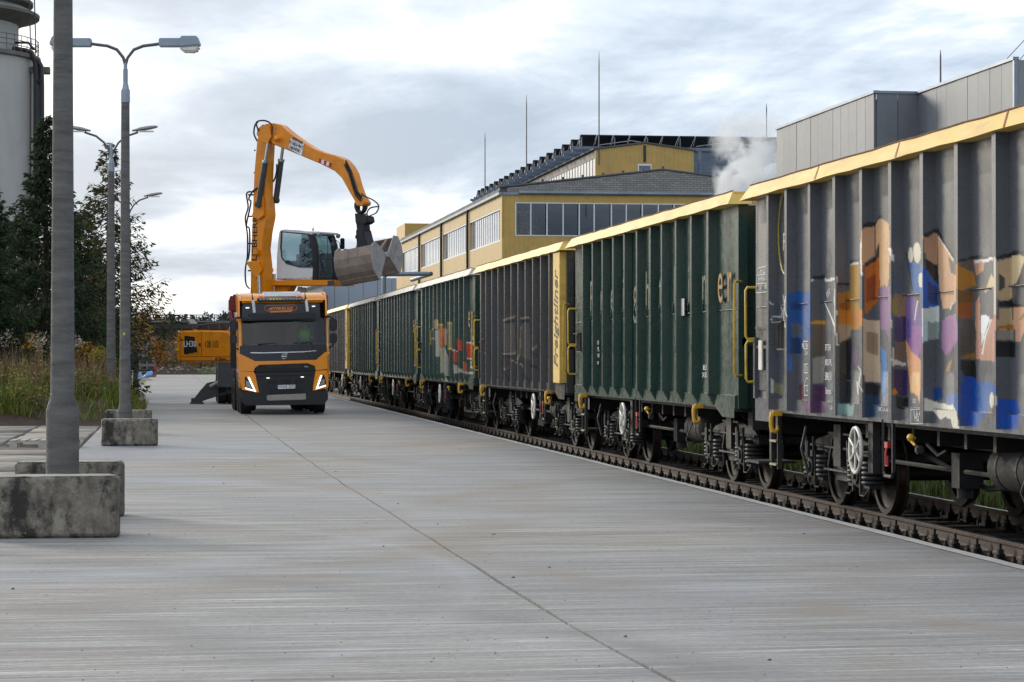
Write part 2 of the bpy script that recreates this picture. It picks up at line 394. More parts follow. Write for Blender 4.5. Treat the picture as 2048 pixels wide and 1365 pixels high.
# grit and pebbles lying on the concrete
pb = MB(); rp_ = random.Random(11)
for _ in range(1100):
    y = 9 + 55 * rp_.random() ** 1.6; x = rp_.uniform(-1.4, 6.5); r = rp_.uniform(.003, .008) * (1 + (rp_.random() > .97) * 1.2)
    pts = [(x + r * math.cos(k * 1.2566) * rp_.uniform(.7, 1.2), y + r * math.sin(k * 1.2566) * rp_.uniform(.7, 1.2), .0005) for k in range(5)] + [(x + r * .3, y, r * .7)]
    pb.add(pts, [(k, (k + 1) % 5, 5) for k in range(5)])
o = pb.build('grit', mat('grit_stone', (.09, .08, .075), .9)); structure(o, 'stuff'); o['label'] = 'scattered dark grit on the concrete apron'; o['category'] = 'grit'

# old broken slabs left of the apron
M_OLD = [mat('old_slab_%d' % i, c, .9, var=.25, scale=2.2, bump=.6, bscale=30, dirt=(.07, .055, .045), dirt_amt=.85, dirt_scale=.9) for i, c in enumerate([(.27, .245, .21), (.22, .2, .175), (.30, .27, .23)])]
op = empty_struct('old_slab_paving'); rs = random.Random(21)
for i in range(5):
    for j in range(13):
        x1 = -1.66 - i * 1.52; x0 = x1 - 1.48; y0 = 25 + j * 2.55 + (i % 2) * .3
        if rs.random() < .1: continue
        b = MB(); h = rs.uniform(-.035, .0)
        b.prism([(x0 + rs.uniform(0, .06), y0 + rs.uniform(0, .08)), (x1 - rs.uniform(0, .05), y0 + rs.uniform(0, .1)), (x1 - rs.uniform(0, .05), y0 + 2.5 - rs.uniform(0, .1)), (x0 + rs.uniform(0, .06), y0 + 2.5 - rs.uniform(0, .1))], -.2, h, 'z')
        b.v = [(x, y, z + rs.uniform(-.018, .018) if z > -.1 else z) for x, y, z in b.v]
        b.build('slab', M_OLD[rs.randrange(3)], op, bev=.012, seg=1)

# ================================================================== RAILWAY TRACK
TX, RZ = 8.70, -.11                                    # track centre line, top of rail
M_RAIL = mat('rusty_rail', (.06, .04, .031), .75, 0, .3, 8, .3, 50, dirt=(.16, .1, .07), dirt_amt=.4)
M_HEAD = mat('worn_rail_head', (.16, .13, .115), .32, .8, .2, 6)
M_IRON = mat('black_iron', (.022, .019, .017), .7, .2, .35, 12, .4, 70)
M_SLEEPER = mat('tarred_sleeper', (.04, .033, .027), .9, 0, .3, 6, .5, 40)
track = empty_struct('railway_track')
YA, YB = 2, 330
for s_ in (-1, 1):
    xc = TX + s_ * .752; z0 = RZ - .172
    b = MB(); prof = [(-.075, z0), (.075, z0), (.075, z0 + .012), (.02, z0 + .03), (.009, z0 + .05), (.009, z0 + .125), (.034, z0 + .135), (.036, z0 + .162), (.026, z0 + .171), (-.026, z0 + .171), (-.036, z0 + .162), (-.034, z0 + .135), (-.009, z0 + .125), (-.009, z0 + .05), (-.02, z0 + .03), (-.075, z0 + .012)]
    b.prism([(xc + u, v) for u, v in prof], YA, YB, 'y'); rl = b.build('rail', M_RAIL, track)
    MB().box(xc - .027, xc + .027, YA, YB, z0 + .172, z0 + .1735).build('running_surface', M_HEAD, rl)
sl = MB().box(-1.28, 1.28, -.125, .125, -.16, 0).mesh('sleeper', M_SLEEPER, bev=.012, seg=1)
fa = MB(); fa.box(-.17, .17, -.085, .085, 0, .02)
for s_ in (-1, 1):
    fa.box(s_ * .105 - .032, s_ * .105 + .032, -.05, .05, .02, .055); fa.cyl((s_ * .105, 0, .05), (s_ * .105, 0, .082), .033, 6)
    fa.cyl((s_ * .105, 0, .08), (s_ * .105, 0, .125), .015, 6); fa.cyl((s_ * .15, .14, -.01), (s_ * .15, .14, .04), .028, 6); fa.cyl((s_ * .15, -.07, .02), (s_ * .15, -.07, .055), .024, 6)
    fa.cyl((s_ * .15, .14, .04), (s_ * .15, .14, .062), .017, 6)
fa.v = [(x * 1.0, y * 1.15, z * 1.35) for x, y, z in fa.v]
fm = fa.mesh('rail_fastener', M_IRON)
for k in range(136):
    y = 15 + k * .65
    link('sleeper', sl, track, (TX, y, RZ - .192))
    link('rail_fastener', fm, track, (TX - .752, y, RZ - .19), rot=(0, 0, random.uniform(-.04, .04)))
    if k < 70: link('rail_fastener', fm, track, (TX + .752, y, RZ - .19))
bl = bumpy(6.67, 10.6, 6, 200, 22, 620, lambda x, y: RZ - .215 + .035 * fbm(x, y, 2.6) - .03 * (x < 6.9), 'ballast', M_BALLAST)
st = MB(); rb = random.Random(31)
for _ in range(3600):
    y = 15 + 50 * rb.random() ** 1.5; x = rb.uniform(6.75, 10.4); r = rb.uniform(.015, .038); z = RZ - .2
    if abs(abs(x - TX) - .752) < .12: continue
    p = [(x + rb.uniform(-r, r), y + rb.uniform(-r, r), z + rb.uniform(-r * .5, r)) for _ in range(4)]
    st.add(p, [(0, 1, 2), (0, 2, 3), (0, 3, 1), (1, 3, 2)])
o = st.build('ballast_stone', mat('ballast_stone', (.075, .062, .052), .9, var=.4, scale=7)); structure(o, 'stuff'); o['label'] = 'loose dark ballast stones between the rails'; o['category'] = 'ballast'

# grass strip behind the track
def blades(name, n, place, cols, hmin, hmax, wd, label, lean=.35, seed=1, cat='grass', clump=0):
    r = np.random.default_rng(seed); P = np.array([place(r) for _ in range(n)]); h = r.uniform(hmin, hmax, n)
    if clump: h = h * (1 + clump * np.array([mno.noise(Vector((a * 1.1, b * .7, seed))) + .6 * mno.noise(Vector((a * 3.3, b * 2.1, seed))) for a, b in P[:, :2]]))
    an = r.uniform(0, 2 * PI, n); wv = wd * r.uniform(.6, 1.3, n)
    dx, dy = np.cos(an), np.sin(an); la = r.uniform(0, 2 * PI, n); lm = r.uniform(0, lean, n) * h
    lx, ly = np.cos(la) * lm, np.sin(la) * lm
    v = np.zeros((n, 5, 3)); x, y, z = P[:, 0], P[:, 1], P[:, 2]
    v[:, 0] = np.stack([x - dx * wv, y - dy * wv, z], 1); v[:, 1] = np.stack([x + dx * wv, y + dy * wv, z], 1)
    v[:, 2] = np.stack([x + dx * wv * .8 + lx * .35, y + dy * wv * .8 + ly * .35, z + h * .55], 1); v[:, 3] = np.stack([x - dx * wv * .8 + lx * .35, y - dy * wv * .8 + ly * .35, z + h * .55], 1)
    v[:, 4] = np.stack([x + lx, y + ly, z + h * (1 - .25 * (lm / h))], 1)
    fs = []
    for i in range(n): o = i * 5; fs += [(o, o + 1, o + 2, o + 3), (o + 3, o + 2, o + 4)]
    me = bpy.data.meshes.new(name); me.from_pydata(v.reshape(-1, 3).tolist(), [], fs); me.update()
    ci = r.integers(0, len(cols), n); cc = np.array([cols[i] for i in ci]) * r.uniform(.65, 1.3, (n, 1)); ca = np.ones((n, 5, 4)); ca[:, :, :3] = cc[:, None, :]
    at = me.color_attributes.new('col', 'FLOAT_COLOR', 'POINT'); at.data.foreach_set('color', ca.reshape(-1))
    me.materials.append(attr_mat('plant_blades', 'col', .7, .2, 3, None, spec=.2)); o = link(name, me); structure(o, 'stuff'); o['label'] = label; o['category'] = cat; return o
bumpy(10.5, 18.9, 6, 135, 20, 120, lambda x, y: -.33 + .05 * fbm(x, y, .5), 'grass_strip', M_FIELD)
GREEN = [(.10, .16, .03), (.07, .12, .025), (.14, .17, .04), (.16, .14, .05)]
blades('trackside_grass', 16000, lambda r: (10.5 + 5.5 * r.random() ** 1.6, 20 + 45 * r.random(), -.34), GREEN, .08, .3, .011, 'short green grass growing behind the track', seed=4)
# ================================================================== WAGONS
WZ = RZ                                                 # wagon origin: rail head, track centre
PX, ROX, RIMX = 7.2 - TX, 7.08 - TX, 7.03 - TX          # panel plane, rib face, rim edge (local x)
PITCH_W, Y0W = 13.1, 22.3
H_CH0, H_CH1, H_TOP0, H_TOP1 = .985 - RZ, 1.15 - RZ, 3.60 - RZ, 3.77 - RZ

M_UNDER = mat('wagon_underframe', (.016, .0155, .015), .62, .1, .35, 7, .3, 40, dirt=(.045, .037, .03), dirt_amt=.5, dirt_scale=3)
M_UNDER2 = mat('wagon_brake_grey', (.020, .020, .021), .75, .0, .3, 7, .2, 40, dirt=(.042, .035, .028), dirt_amt=.5, dirt_scale=3)
M_WHEEL = mat('wheel_steel', (.022, .019, .017), .55, .5, .3, 6, .3, 50, dirt=(.085, .055, .04), dirt_amt=.5, dirt_scale=3)
M_TREAD = mat('wheel_tread', (.06, .036, .024), .4, .6, .3, 5)
M_SPRING = mat('spring_steel', (.022, .022, .023), .6, .1, .2, 8)
M_YEL = mat('handrail_yellow', (.62, .40, .035), .5, 0, .2, 9, 0, 40, dirt=(.25, .14, .05), dirt_amt=.5, dirt_scale=5)
M_RIMY = mat('rim_yellow', (.70, .47, .10), .48, 0, .12, 3, .15, 60, dirt=(.42, .2, .07), dirt_amt=.45, dirt_scale=2.4, mapping=(1, .6, 3))
M_RIMG = mat('rim_grey', (.42, .41, .36), .5, 0, .15, 3, .15, 60, dirt=(.2, .15, .1), dirt_amt=.4, dirt_scale=2.4)
M_RUST = mat('rusty_edge', (.13, .06, .025), .9, 0, .4, 10, .5, 60)
M_WHITE = mat('wagon_white', (.66, .64, .58), .5, 0, .15, 7, dirt=(.3, .27, .22), dirt_amt=.5, dirt_scale=6)
M_LETTER = mat('letter_white', (.62, .62, .60), .6, 0, .25, 9)
M_ORLET = mat('letter_orange', (.36, .17, .02), .6, 0, .35, 5, dirt=(.1, .09, .05), dirt_amt=.6, dirt_scale=3)
M_ORDIM = mat('letter_faded', (.055, .055, .026), .6, 0, .4, 5, dirt=(.03, .05, .04), dirt_amt=.8, dirt_scale=3)
M_BLKLET = mat('letter_black', (.02, .018, .018), .6)
M_RED = mat('handle_red', (.42, .03, .03), .5)
M_HOOK = mat('hook_yellow', (.66, .36, .02), .45, 0, .2, 9, 0, 40, dirt=(.2, .1, .03), dirt_amt=.5, dirt_scale=7)
M_LADDER = mat('ladder_rung', (.30, .26, .14), .6, 0, .2, 8)
M_DARKBOX = mat('dark_box', (.02, .02, .022), .6)
GREY, GREY2 = lin('#565a61'), lin('#464647')
GREEN_W = lin('#1d3f36')
M_SIDE = attr_mat('wagon_paint', 'paint', .27, .14, 1.6, '#6e6a64', .26, .10, streak=True, spec=.75)

# ---- graffiti: flat paint described in (length, height) on each wagon side
Z = {1: (1480, 360, 4.55), 2: (1480, 620, 4.55), 3: (1760, 400, 5.25), 4: (1760, 640, 5.25), 5: (820, 600, 6.822), 8: (900, 480, 2.7297)}
def zp(z, x, y):
    ox, oy, s = Z[z]; p = at_X(ox + x / s, oy + y / s, 7.2); return (p.y, p.z)
def ell(cx, cy, rx, ry): return [(cx + rx * math.cos(t), cy + ry * math.sin(t)) for t in [i * PI / 8 for i in range(16)]]
def stroke(pts, wd):
    L, Rr = [], []
    for i, p in enumerate(pts):
        q = pts[min(i + 1, len(pts) - 1)]; o = pts[max(i - 1, 0)]; dx, dy = q[0] - o[0], q[1] - o[1]; l = math.hypot(dx, dy) or 1
        L.append((p[0] - dy / l * wd / 2, p[1] + dx / l * wd / 2)); Rr.append((p[0] + dy / l * wd / 2, p[1] - dx / l * wd / 2))
    return L + Rr[::-1]
GA = [
 (1, '1f4f8c', [(425, 1050), (520, 1010), (640, 1020), (640, 1365), (430, 1365)]), (1, '9a6a14', [(885, 1030), (1000, 1010), (1000, 1365), (890, 1365)]),
 (1, '8c4f10', [(900, 1120), (1000, 1100), (1000, 1300), (900, 1310)]), (1, 'a87a1e', [(1003, 770), (1085, 755), (1085, 1365), (1000, 1365)]),
 (1, 'b0620e', [(1130, 800), (1270, 700), (1255, 1100), (1130, 1240)]), (1, '8a4408', [(1150, 900), (1240, 860), (1230, 1090), (1150, 1120)]),
 (1, 'c49b7a', [(1100, 480), (1125, 420), (1220, 420), (1225, 690), (1130, 760), (1110, 830), (1095, 800)]),
 (1, 'd6ab7e', [(1235, 380), (1290, 350), (1355, 400), (1355, 900), (1340, 990), (1320, 930), (1300, 980), (1270, 900), (1270, 570), (1235, 640)]),
 (1, '14161a', [(1120, 395), (1235, 385), (1275, 320), (1320, 350), (1275, 345), (1240, 400), (1225, 420), (1125, 440)]),
 (1, '17171a', [(1130, 760), (1225, 710), (1270, 580), (1270, 690), (1230, 740), (1130, 800)]), (1, '14171c', [(655, 870), (770, 870), (770, 905), (655, 905)]),
 (1, '191a1e', [(885, 935), (1000, 940), (1000, 965), (900, 960)]), (1, '1a1b1f', [(1000, 735), (1085, 720), (1085, 745), (1003, 765)]),
 (1, 'd8d6d2', [(1005, 765), (1080, 745), (1080, 768), (1005, 785)]), (1, '7d6386', [(1265, 980), (1365, 980), (1365, 1365), (1280, 1365)]),
 (1, 'd5d3cf', stroke([(880, 880), (872, 950), (862, 1100), (872, 1365)], 16)), (1, 'd5d3cf', stroke([(770, 910), (830, 905), (862, 900)], 26)),
 (1, 'd5d3cf', stroke([(640, 930), (662, 908), (680, 915)], 14)), (1, 'e0dedb', stroke([(770, 1110), (820, 1230), (872, 1365)], 9)),
 (1, 'dddad6', stroke([(390, 1040), (402, 1120), (395, 1250), (412, 1350)], 9)), (1, 'dddad6', stroke([(365, 1140), (388, 1190), (375, 1250), (300, 1245), (278, 1290)], 8)),
 (1, 'dddad6', stroke([(268, 1110), (285, 1130), (300, 1132)], 9)), (1, 'dddad6', stroke([(415, 1060), (405, 1180), (430, 1260)], 7)),
 (1, 'cfcdc8', stroke([(800, 1000), (820, 1030), (795, 1070), (790, 1040), (815, 990)], 7)), (1, 'b98a28', stroke([(650, 1300), (775, 1300)], 34)),
 (1, '0e3a73', [(465, 1120), (565, 1120), (560, 1300), (465, 1300)]), (1, 'e0dedb', stroke([(1100, 560), (1098, 700), (1106, 870)], 12)),
 (2, '1f4f8c', [(430, 0), (645, 0), (640, 260), (565, 300), (570, 380), (470, 400), (430, 390)]), (2, '0e3561', [(465, 260), (570, 260), (570, 400), (465, 400)]),
 (2, '51585e', [(465, 120), (560, 130), (560, 250), (470, 250)]), (2, '3565b0', [(440, 400), (468, 400), (468, 560), (440, 560)]),
 (2, '8f8b84', [(660, 440), (780, 420), (760, 660), (660, 670)]), (2, '5d5247', [(660, 130), (780, 130), (780, 420), (660, 440)]), (2, 'a08770', [(890, 130), (1010, 130), (1010, 240), (900, 300)]),
 (2, 'b5700f', [(895, 0), (1120, 0), (1110, 150), (900, 130)]), (2, '111216', [(900, 300), (1020, 260), (1010, 640), (900, 640)]),
 (2, '1b1d22', [(905, 640), (1010, 650), (1010, 860), (905, 850)]), (2, '7f9a98', [(890, 850), (1040, 870), (1030, 960), (890, 955)]),
 (2, '4e2e52', [(665, 680), (780, 690), (775, 940), (665, 935)]), (2, '5a3a5c', [(590, 800), (665, 830), (665, 940), (580, 930)]),
 (2, '4c2530', [(535, 690), (590, 650), (590, 850), (545, 830)]), (2, 'b9a68e', [(1110, 80), (1270, 100), (1280, 660), (1130, 660)]), (2, '8f7a64', [(1150, 200), (1260, 220), (1260, 420), (1150, 380)]),
 (2, '15191f', [(1130, 660), (1285, 680), (1285, 790), (1130, 770)]), (2, '1b3554', [(1130, 770), (1285, 790), (1285, 980), (1130, 975)]),
 (2, '3f7bb0', [(1280, 330), (1330, 420), (1310, 800), (1285, 650)]), (2, 'b5c2bd', [(280, 610), (310, 650), (310, 760), (280, 750)]),
 (2, '77765c', [(310, 660), (395, 680), (390, 780), (310, 750)]), (2, '7d6386', [(1280, 0), (1365, 0), (1365, 280), (1300, 150)]),
 (2, 'd9d5cf', stroke([(800, 0), (840, 80), (872, 160)], 10)), (2, 'd9d5cf', stroke([(872, 0), (870, 200), (890, 330)], 18)), (2, '6a5470', [(1020, 330), (1075, 380), (1060, 520), (1020, 480)]),
 (2, 'c9c4bc', stroke([(1075, 520), (1100, 560), (1080, 680), (1115, 740)], 12)), (2, 'c9c4bc', stroke([(1065, 660), (1075, 770)], 10)),
 (3, 'd6ab80', [(0, 230), (95, 250), (100, 760), (75, 930), (40, 880), (0, 920)]), (3, 'e2e0dc', stroke([(95, 500), (130, 600), (132, 650)], 30)),
 (3, '3a3b3d', [(95, 660), (130, 660), (130, 1000), (95, 960)]), (3, '8a6a90', [(0, 920), (100, 900), (105, 1365), (10, 1365)]),
 (3, '8b6a55', [(140, 990), (265, 980), (265, 1240), (150, 1220)]), (3, '8d7a1c', [(125, 1030), (180, 1040), (180, 1190), (125, 1190)]),
 (3, '3d1f50', [(145, 1240), (270, 1220), (270, 1365), (145, 1365)]), (3, '2f64a0', [(300, 650), (435, 670), (435, 980), (350, 980), (340, 900)]),
 (3, 'dcd6c4', ell(322, 580, 25, 80)), (3, 'dcd6c4', ell(390, 555, 40, 108)), (3, 'dcd6c4', ell(425, 840, 22, 85)),
 (3, '6d5590', [(275, 1000), (345, 980), (400, 1100), (435, 1180), (435, 1365), (275, 1365)]), (3, 'd7d2cb', stroke([(395, 1060), (380, 1150), (365, 1270)], 14)),
 (3, '17181c', stroke([(265, 540), (300, 700), (345, 960)], 10)),
 (3, 'b08a6c', [(440, 380), (465, 370), (600, 330), (600, 690), (480, 620), (460, 470)]),
 (3, '121317', [(465, 350), (600, 300), (605, 270), (640, 360), (780, 600), (770, 640), (650, 430), (600, 350), (468, 390)]), (3, '16171b', [(470, 630), (600, 690), (615, 900), (480, 720)]),
 (3, '0f57a8', [(435, 680), (485, 730), (605, 900), (610, 1130), (440, 1140)]), (3, '0b3770', [(500, 850), (605, 930), (608, 1100), (510, 1100)]),
 (3, 'c9d2cf', [(440, 1140), (620, 1120), (620, 1280), (505, 1290), (500, 1365), (440, 1365)]), (3, '6f7674', [(505, 1290), (620, 1280), (620, 1365), (505, 1365)]),
 (3, 'd3a985', [(605, 370), (650, 440), (770, 640), (800, 760), (800, 1060), (740, 1140), (655, 1140), (620, 900)]), (3, 'e3e1de', stroke([(612, 390), (680, 490), (775, 640)], 14)),
 (3, '6b6a6a', [(720, 600), (800, 700), (800, 800), (740, 760)]), (3, 'a07a98', [(680, 1230), (800, 1200), (800, 1365), (680, 1365)]), (3, 'd8d5d0', stroke([(735, 1160), (760, 1090), (800, 1070)], 12)),
 (3, 'a5720f', [(800, 680), (835, 670), (980, 760), (1010, 900), (850, 960), (800, 930)]), (3, '5b5148', [(850, 650), (975, 610), (980, 760), (835, 700)]),
 (3, '6e4a16', [(805, 960), (980, 950), (980, 1080), (805, 1080)]), (3, '8e4c16', [(805, 1080), (960, 1080), (960, 1240), (850, 1250), (805, 1200)]), (3, 'b58a75', [(980, 640), (1100, 640), (1090, 740), (1010, 800)]),
 (3, '121317', [(835, 630), (980, 590), (1190, 590), (1190, 625), (980, 620), (835, 660)]), (3, 'e0dede', [(990, 640), (1110, 620), (1190, 600), (1190, 640), (1110, 650), (1000, 670)]),
 (3, 'cdb795', [(1170, 770), (1195, 830), (1195, 920), (1090, 970), (1140, 850)]), (3, 'c5bdb2', [(1195, 610), (1230, 605), (1230, 1200), (1195, 1200)]),
 (3, 'b8a080', [(1230, 640), (1385, 600), (1385, 1040), (1250, 1060), (1230, 1040)]), (3, '3f4143', [(1240, 760), (1310, 820), (1310, 930), (1250, 970)]),
 (3, '121317', [(1230, 590), (1385, 545), (1512, 540), (1512, 560), (1385, 590), (1230, 625)]),
 (3, 'd2bd98', [(1385, 590), (1512, 580), (1512, 640), (1440, 870), (1385, 900)]), (3, '3b3d40', [(1512, 660), (1512, 870), (1470, 1000), (1430, 1120), (1400, 1100), (1440, 880)]),
 (3, '141519', [(1240, 1120), (1260, 1070), (1390, 1030), (1400, 1090), (1512, 1100), (1512, 1125), (1250, 1125)]), (3, 'b09a7a', [(1245, 1140), (1390, 1130), (1390, 1365), (1245, 1365)]),
 (3, 'cf9f80', [(1400, 1130), (1512, 1130), (1512, 1365), (1400, 1365)]), (3, 'dfe3ea', [(1060, 1215), (1150, 1215), (1150, 1260), (1100, 1365), (1060, 1365)]), (3, 'b78c76', [(1000, 1080), (1050, 1010), (1045, 1365), (1000, 1365)]),
 (3, '9b7a2c', [(1430, 1280), (1512, 1190), (1512, 1240), (1440, 1310)]), (3, 'b98b74', [(1150, 1365), (1200, 1200), (1230, 1200), (1230, 1365)]),
 (4, '3a78b8', [(10, 280), (60, 330), (75, 500), (40, 900), (20, 700)]), (4, '3d1f50', [(145, 0), (270, 0), (270, 240), (150, 220)]), (4, '6b5648', [(160, 230), (270, 230), (270, 430), (150, 420)]),
 (4, 'c8c0b8', [(110, 0), (135, 0), (130, 260), (115, 420), (130, 500), (160, 480), (270, 480), (270, 450), (150, 420)]), (4, '33204a', [(140, 520), (290, 520), (290, 800), (170, 790), (140, 640)]),
 (4, 'c07a1c', ell(155, 760, 22, 40)), (4, '111216', [(170, 800), (300, 820), (300, 940), (170, 930)]), (4, '8b5a96', [(300, 60), (440, 60), (440, 280), (400, 400), (340, 380), (290, 250)]), (4, '5d4a8e', [(275, 0), (330, 0), (330, 200), (275, 180)]),
 (4, 'd49a70', [(270, 200), (330, 330), (430, 420), (430, 620), (415, 900), (390, 800), (320, 760), (290, 470)]), (4, 'd8b080', [(340, 560), (425, 560), (415, 800), (330, 740)]),
 (4, 'b9cdd0', [(440, 0), (505, 40), (505, 220), (445, 240)]), (4, '8a9692', [(505, 40), (620, 20), (620, 200), (505, 210)]), (4, '9b6f9a', [(650, 0), (810, 0), (810, 200), (740, 330), (690, 380), (650, 300)]), (4, 'b58a5c', [(710, 480), (760, 400), (730, 540), (680, 560)]),
 (4, '0f3f80', [(560, 720), (650, 710), (660, 830), (560, 850)]), (4, '2a5a98', [(690, 780), (830, 780), (850, 1000), (800, 960), (690, 870)]),
 (4, 'd8d3c4', [(462, 820), (640, 880), (760, 890), (800, 960), (835, 1150), (765, 1140), (740, 1040), (690, 1020), (640, 1060), (560, 960), (465, 960)]),
 (4, '0d4596', [(860, 570), (1005, 610), (1010, 1120), (840, 1110)]), (4, '0c0d10', [(850, 420), (1005, 420), (1010, 610), (860, 570)]), (4, '4a423d', [(860, 0), (1000, 0), (1000, 350), (850, 390)]), (4, '8a5f18', [(850, 390), (1000, 345), (1000, 400), (850, 410)]),
 (4, 'b58a78', [(1010, 0), (1200, 0), (1205, 430), (1010, 420)]), (4, 'dfe3ea', [(1060, 0), (1150, 0), (1075, 250), (1060, 280)]), (4, 'e6e4e0', stroke([(1165, 0), (1110, 160), (1072, 360)], 14)), (4, '17181b', stroke([(1058, 0), (1062, 290), (1145, 30)], 9)),
 (4, '1f5596', [(1010, 640), (1180, 660), (1225, 720), (1130, 960), (1010, 1120)]), (4, 'd2cdb8', ell(1172, 840, 25, 80)), (4, 'd2cdb8', stroke([(1218, 790), (1215, 900)], 14)),
 (4, 'b09a7a', [(1210, 0), (1400, 0), (1400, 60), (1210, 80)]), (4, '9a6a16', [(1240, 55), (1405, 55), (1405, 105), (1240, 95)]), (4, '8d8579', [(1240, 110), (1400, 110), (1400, 220), (1220, 210)]),
 (4, '0e0f12', [(1210, 220), (1420, 230), (1420, 400), (1210, 390)]), (4, '0f4c9e', [(1235, 820), (1440, 840), (1480, 1000), (1440, 1150), (1240, 1145)]), (4, 'cf9f80', [(1420, 0), (1512, 0), (1512, 130), (1470, 230), (1420, 220)]),
]
GD = [(5, 'b8a890', [(335, 280), (385, 280), (385, 390), (335, 385)]), (5, 'c9b628', [(333, 272), (388, 272), (388, 292), (333, 292)]), (5, 'a8aca8', [(340, 410), (400, 410), (405, 780), (350, 780)]), (5, 'c0662a', [(395, 335), (450, 340), (450, 640), (405, 650)]),
 (5, 'c9c227', [(390, 325), (450, 330), (450, 350), (390, 350)]), (5, '9c9a80', [(405, 650), (465, 640), (465, 1000), (415, 1000)]), (5, 'a0826c', [(450, 390), (505, 400), (510, 620), (460, 620)]), (5, '9fa39c', [(465, 620), (530, 800), (530, 1110), (470, 1130)]),
 (5, 'c9b628', [(505, 300), (575, 305), (575, 325), (505, 325)]), (5, '8e8a66', [(508, 325), (575, 325), (580, 660), (520, 660)]), (5, 'c9b628', [(515, 655), (580, 655), (575, 680), (520, 690)]), (5, 'b63c10', [(640, 540), (708, 545), (708, 690), (645, 690)]),
 (5, 'b63c10', [(768, 580), (852, 595), (856, 815), (778, 810)]), (5, 'b63c10', [(580, 680), (645, 700), (648, 860), (588, 845)]), (5, 'd8d2cc', stroke([(770, 585), (850, 595)], 16)), (5, 'd8d2cc', stroke([(580, 685), (645, 700)], 14)), (5, 'd8d2cc', stroke([(778, 808), (856, 812)], 12)),
 (5, 'b0a99e', [(590, 870), (650, 900), (650, 960), (595, 950)]), (5, 'a8a59c', [(660, 930), (725, 950), (725, 1000), (660, 985)]), (5, 'a9562e', [(725, 840), (780, 860), (780, 980), (730, 980)]), (5, 'b8b2a8', [(600, 960), (650, 965), (650, 1010), (600, 1005)]), (5, 'b8a9a2', stroke([(725, 990), (790, 1000), (860, 1000)], 22)),
 (5, 'c9b628', stroke([(285, 620), (285, 440), (320, 385), (390, 400)], 8)), (5, 'c9b628', stroke([(405, 640), (400, 400)], 6)), (5, 'c9b628', stroke([(470, 720), (525, 800)], 8)), (5, 'c9b628', stroke([(415, 1070), (465, 1110)], 7)), (5, 'c9b628', stroke([(285, 530), (330, 530)], 8)),
 (5, 'c9c6c2', stroke([(880, 480), (850, 520), (880, 560), (855, 600), (900, 620)], 16))]
GC = [(8, 'a39282', stroke([(285, 445), (330, 425), (355, 420)], 9)), (8, '1c2433', stroke([(285, 455), (355, 440)], 14)), (8, 'a39282', stroke([(385, 430), (435, 425)], 7)), (8, '1c2433', stroke([(388, 445), (435, 445)], 16)),
 (8, '9c8468', stroke([(388, 470), (382, 620), (362, 665)], 7)), (8, 'a39282', stroke([(285, 620), (330, 625), (360, 615)], 8)), (8, '1c2433', stroke([(290, 635), (360, 635)], 10)), (8, '1c2433', stroke([(328, 660), (385, 670)], 14)),
 (8, 'a39282', stroke([(325, 655), (390, 680), (400, 700)], 6)), (8, 'a39282', stroke([(445, 600), (475, 580)], 6)), (8, '1c2433', stroke([(445, 610), (478, 640)], 8)), (8, '1c2433', stroke([(440, 690), (480, 690)], 16)), (8, 'a39282', stroke([(290, 710), (320, 700)], 6)), (8, '1c2433', stroke([(290, 715), (330, 780)], 8)),
 (8, '1c2433', stroke([(400, 730), (440, 780)], 14)), (8, '5e5a56', [(285, 460), (355, 450), (355, 620), (290, 610)]), (8, '5e5a56', [(390, 455), (435, 455), (440, 660), (395, 640)])]
def inside(P, poly):
    x, y = P[:, 0], P[:, 1]; r = np.zeros(len(P), bool); n = len(poly); j = n - 1
    for i in range(n):
        xi, yi = poly[i]; xj, yj = poly[j]
        if yi != yj: r ^= ((yi > y) != (yj > y)) & (x < (xj - xi) * (y - yi) / (yj - yi) + xi)
        j = i
    return r
def vivid(c):
    c = np.array(lin(c)); g_ = c.mean(); return np.clip(g_ + (c - g_) * 1.08, .004, 1) * 1.15
def prep(G): return [(vivid(c), [zp(z, *p) for p in poly]) for z, c, poly in G]
PAINT = {'A': prep(GA), 'C': prep(GC[-2:] + GC[:-2]), 'D': prep(GD)}
def paint_mesh(me, base, yc, polys=None, side=-1, shade=None):
    """vertex paint colour of a wagon skin; world position = local + wagon centre"""
    n = len(me.vertices); co = np.zeros(n * 3); me.vertices.foreach_get('co', co); co = co.reshape(-1, 3)
    c = np.ones((n, 4)); c[:, :3] = base
    if polys:
        Yw = co[:, 1] + yc; Xw = co[:, 0] + TX; k = 7.2 / np.maximum(Xw, 5)
        u = Yw * k; zz = CAMZ + (co[:, 2] + WZ - CAMZ) * k
        wob = np.array([mno.noise(Vector((a * 5, b * 5, 0))) for a, b in zip(u, zz)]) * .012
        P = np.stack([u + wob, zz + wob], 1)
        for col, poly in polys:
            c[inside(P, poly), :3] = col
    at = me.color_attributes.new('paint', 'FLOAT_COLOR', 'POINT'); at.data.foreach_set('color', c.reshape(-1))
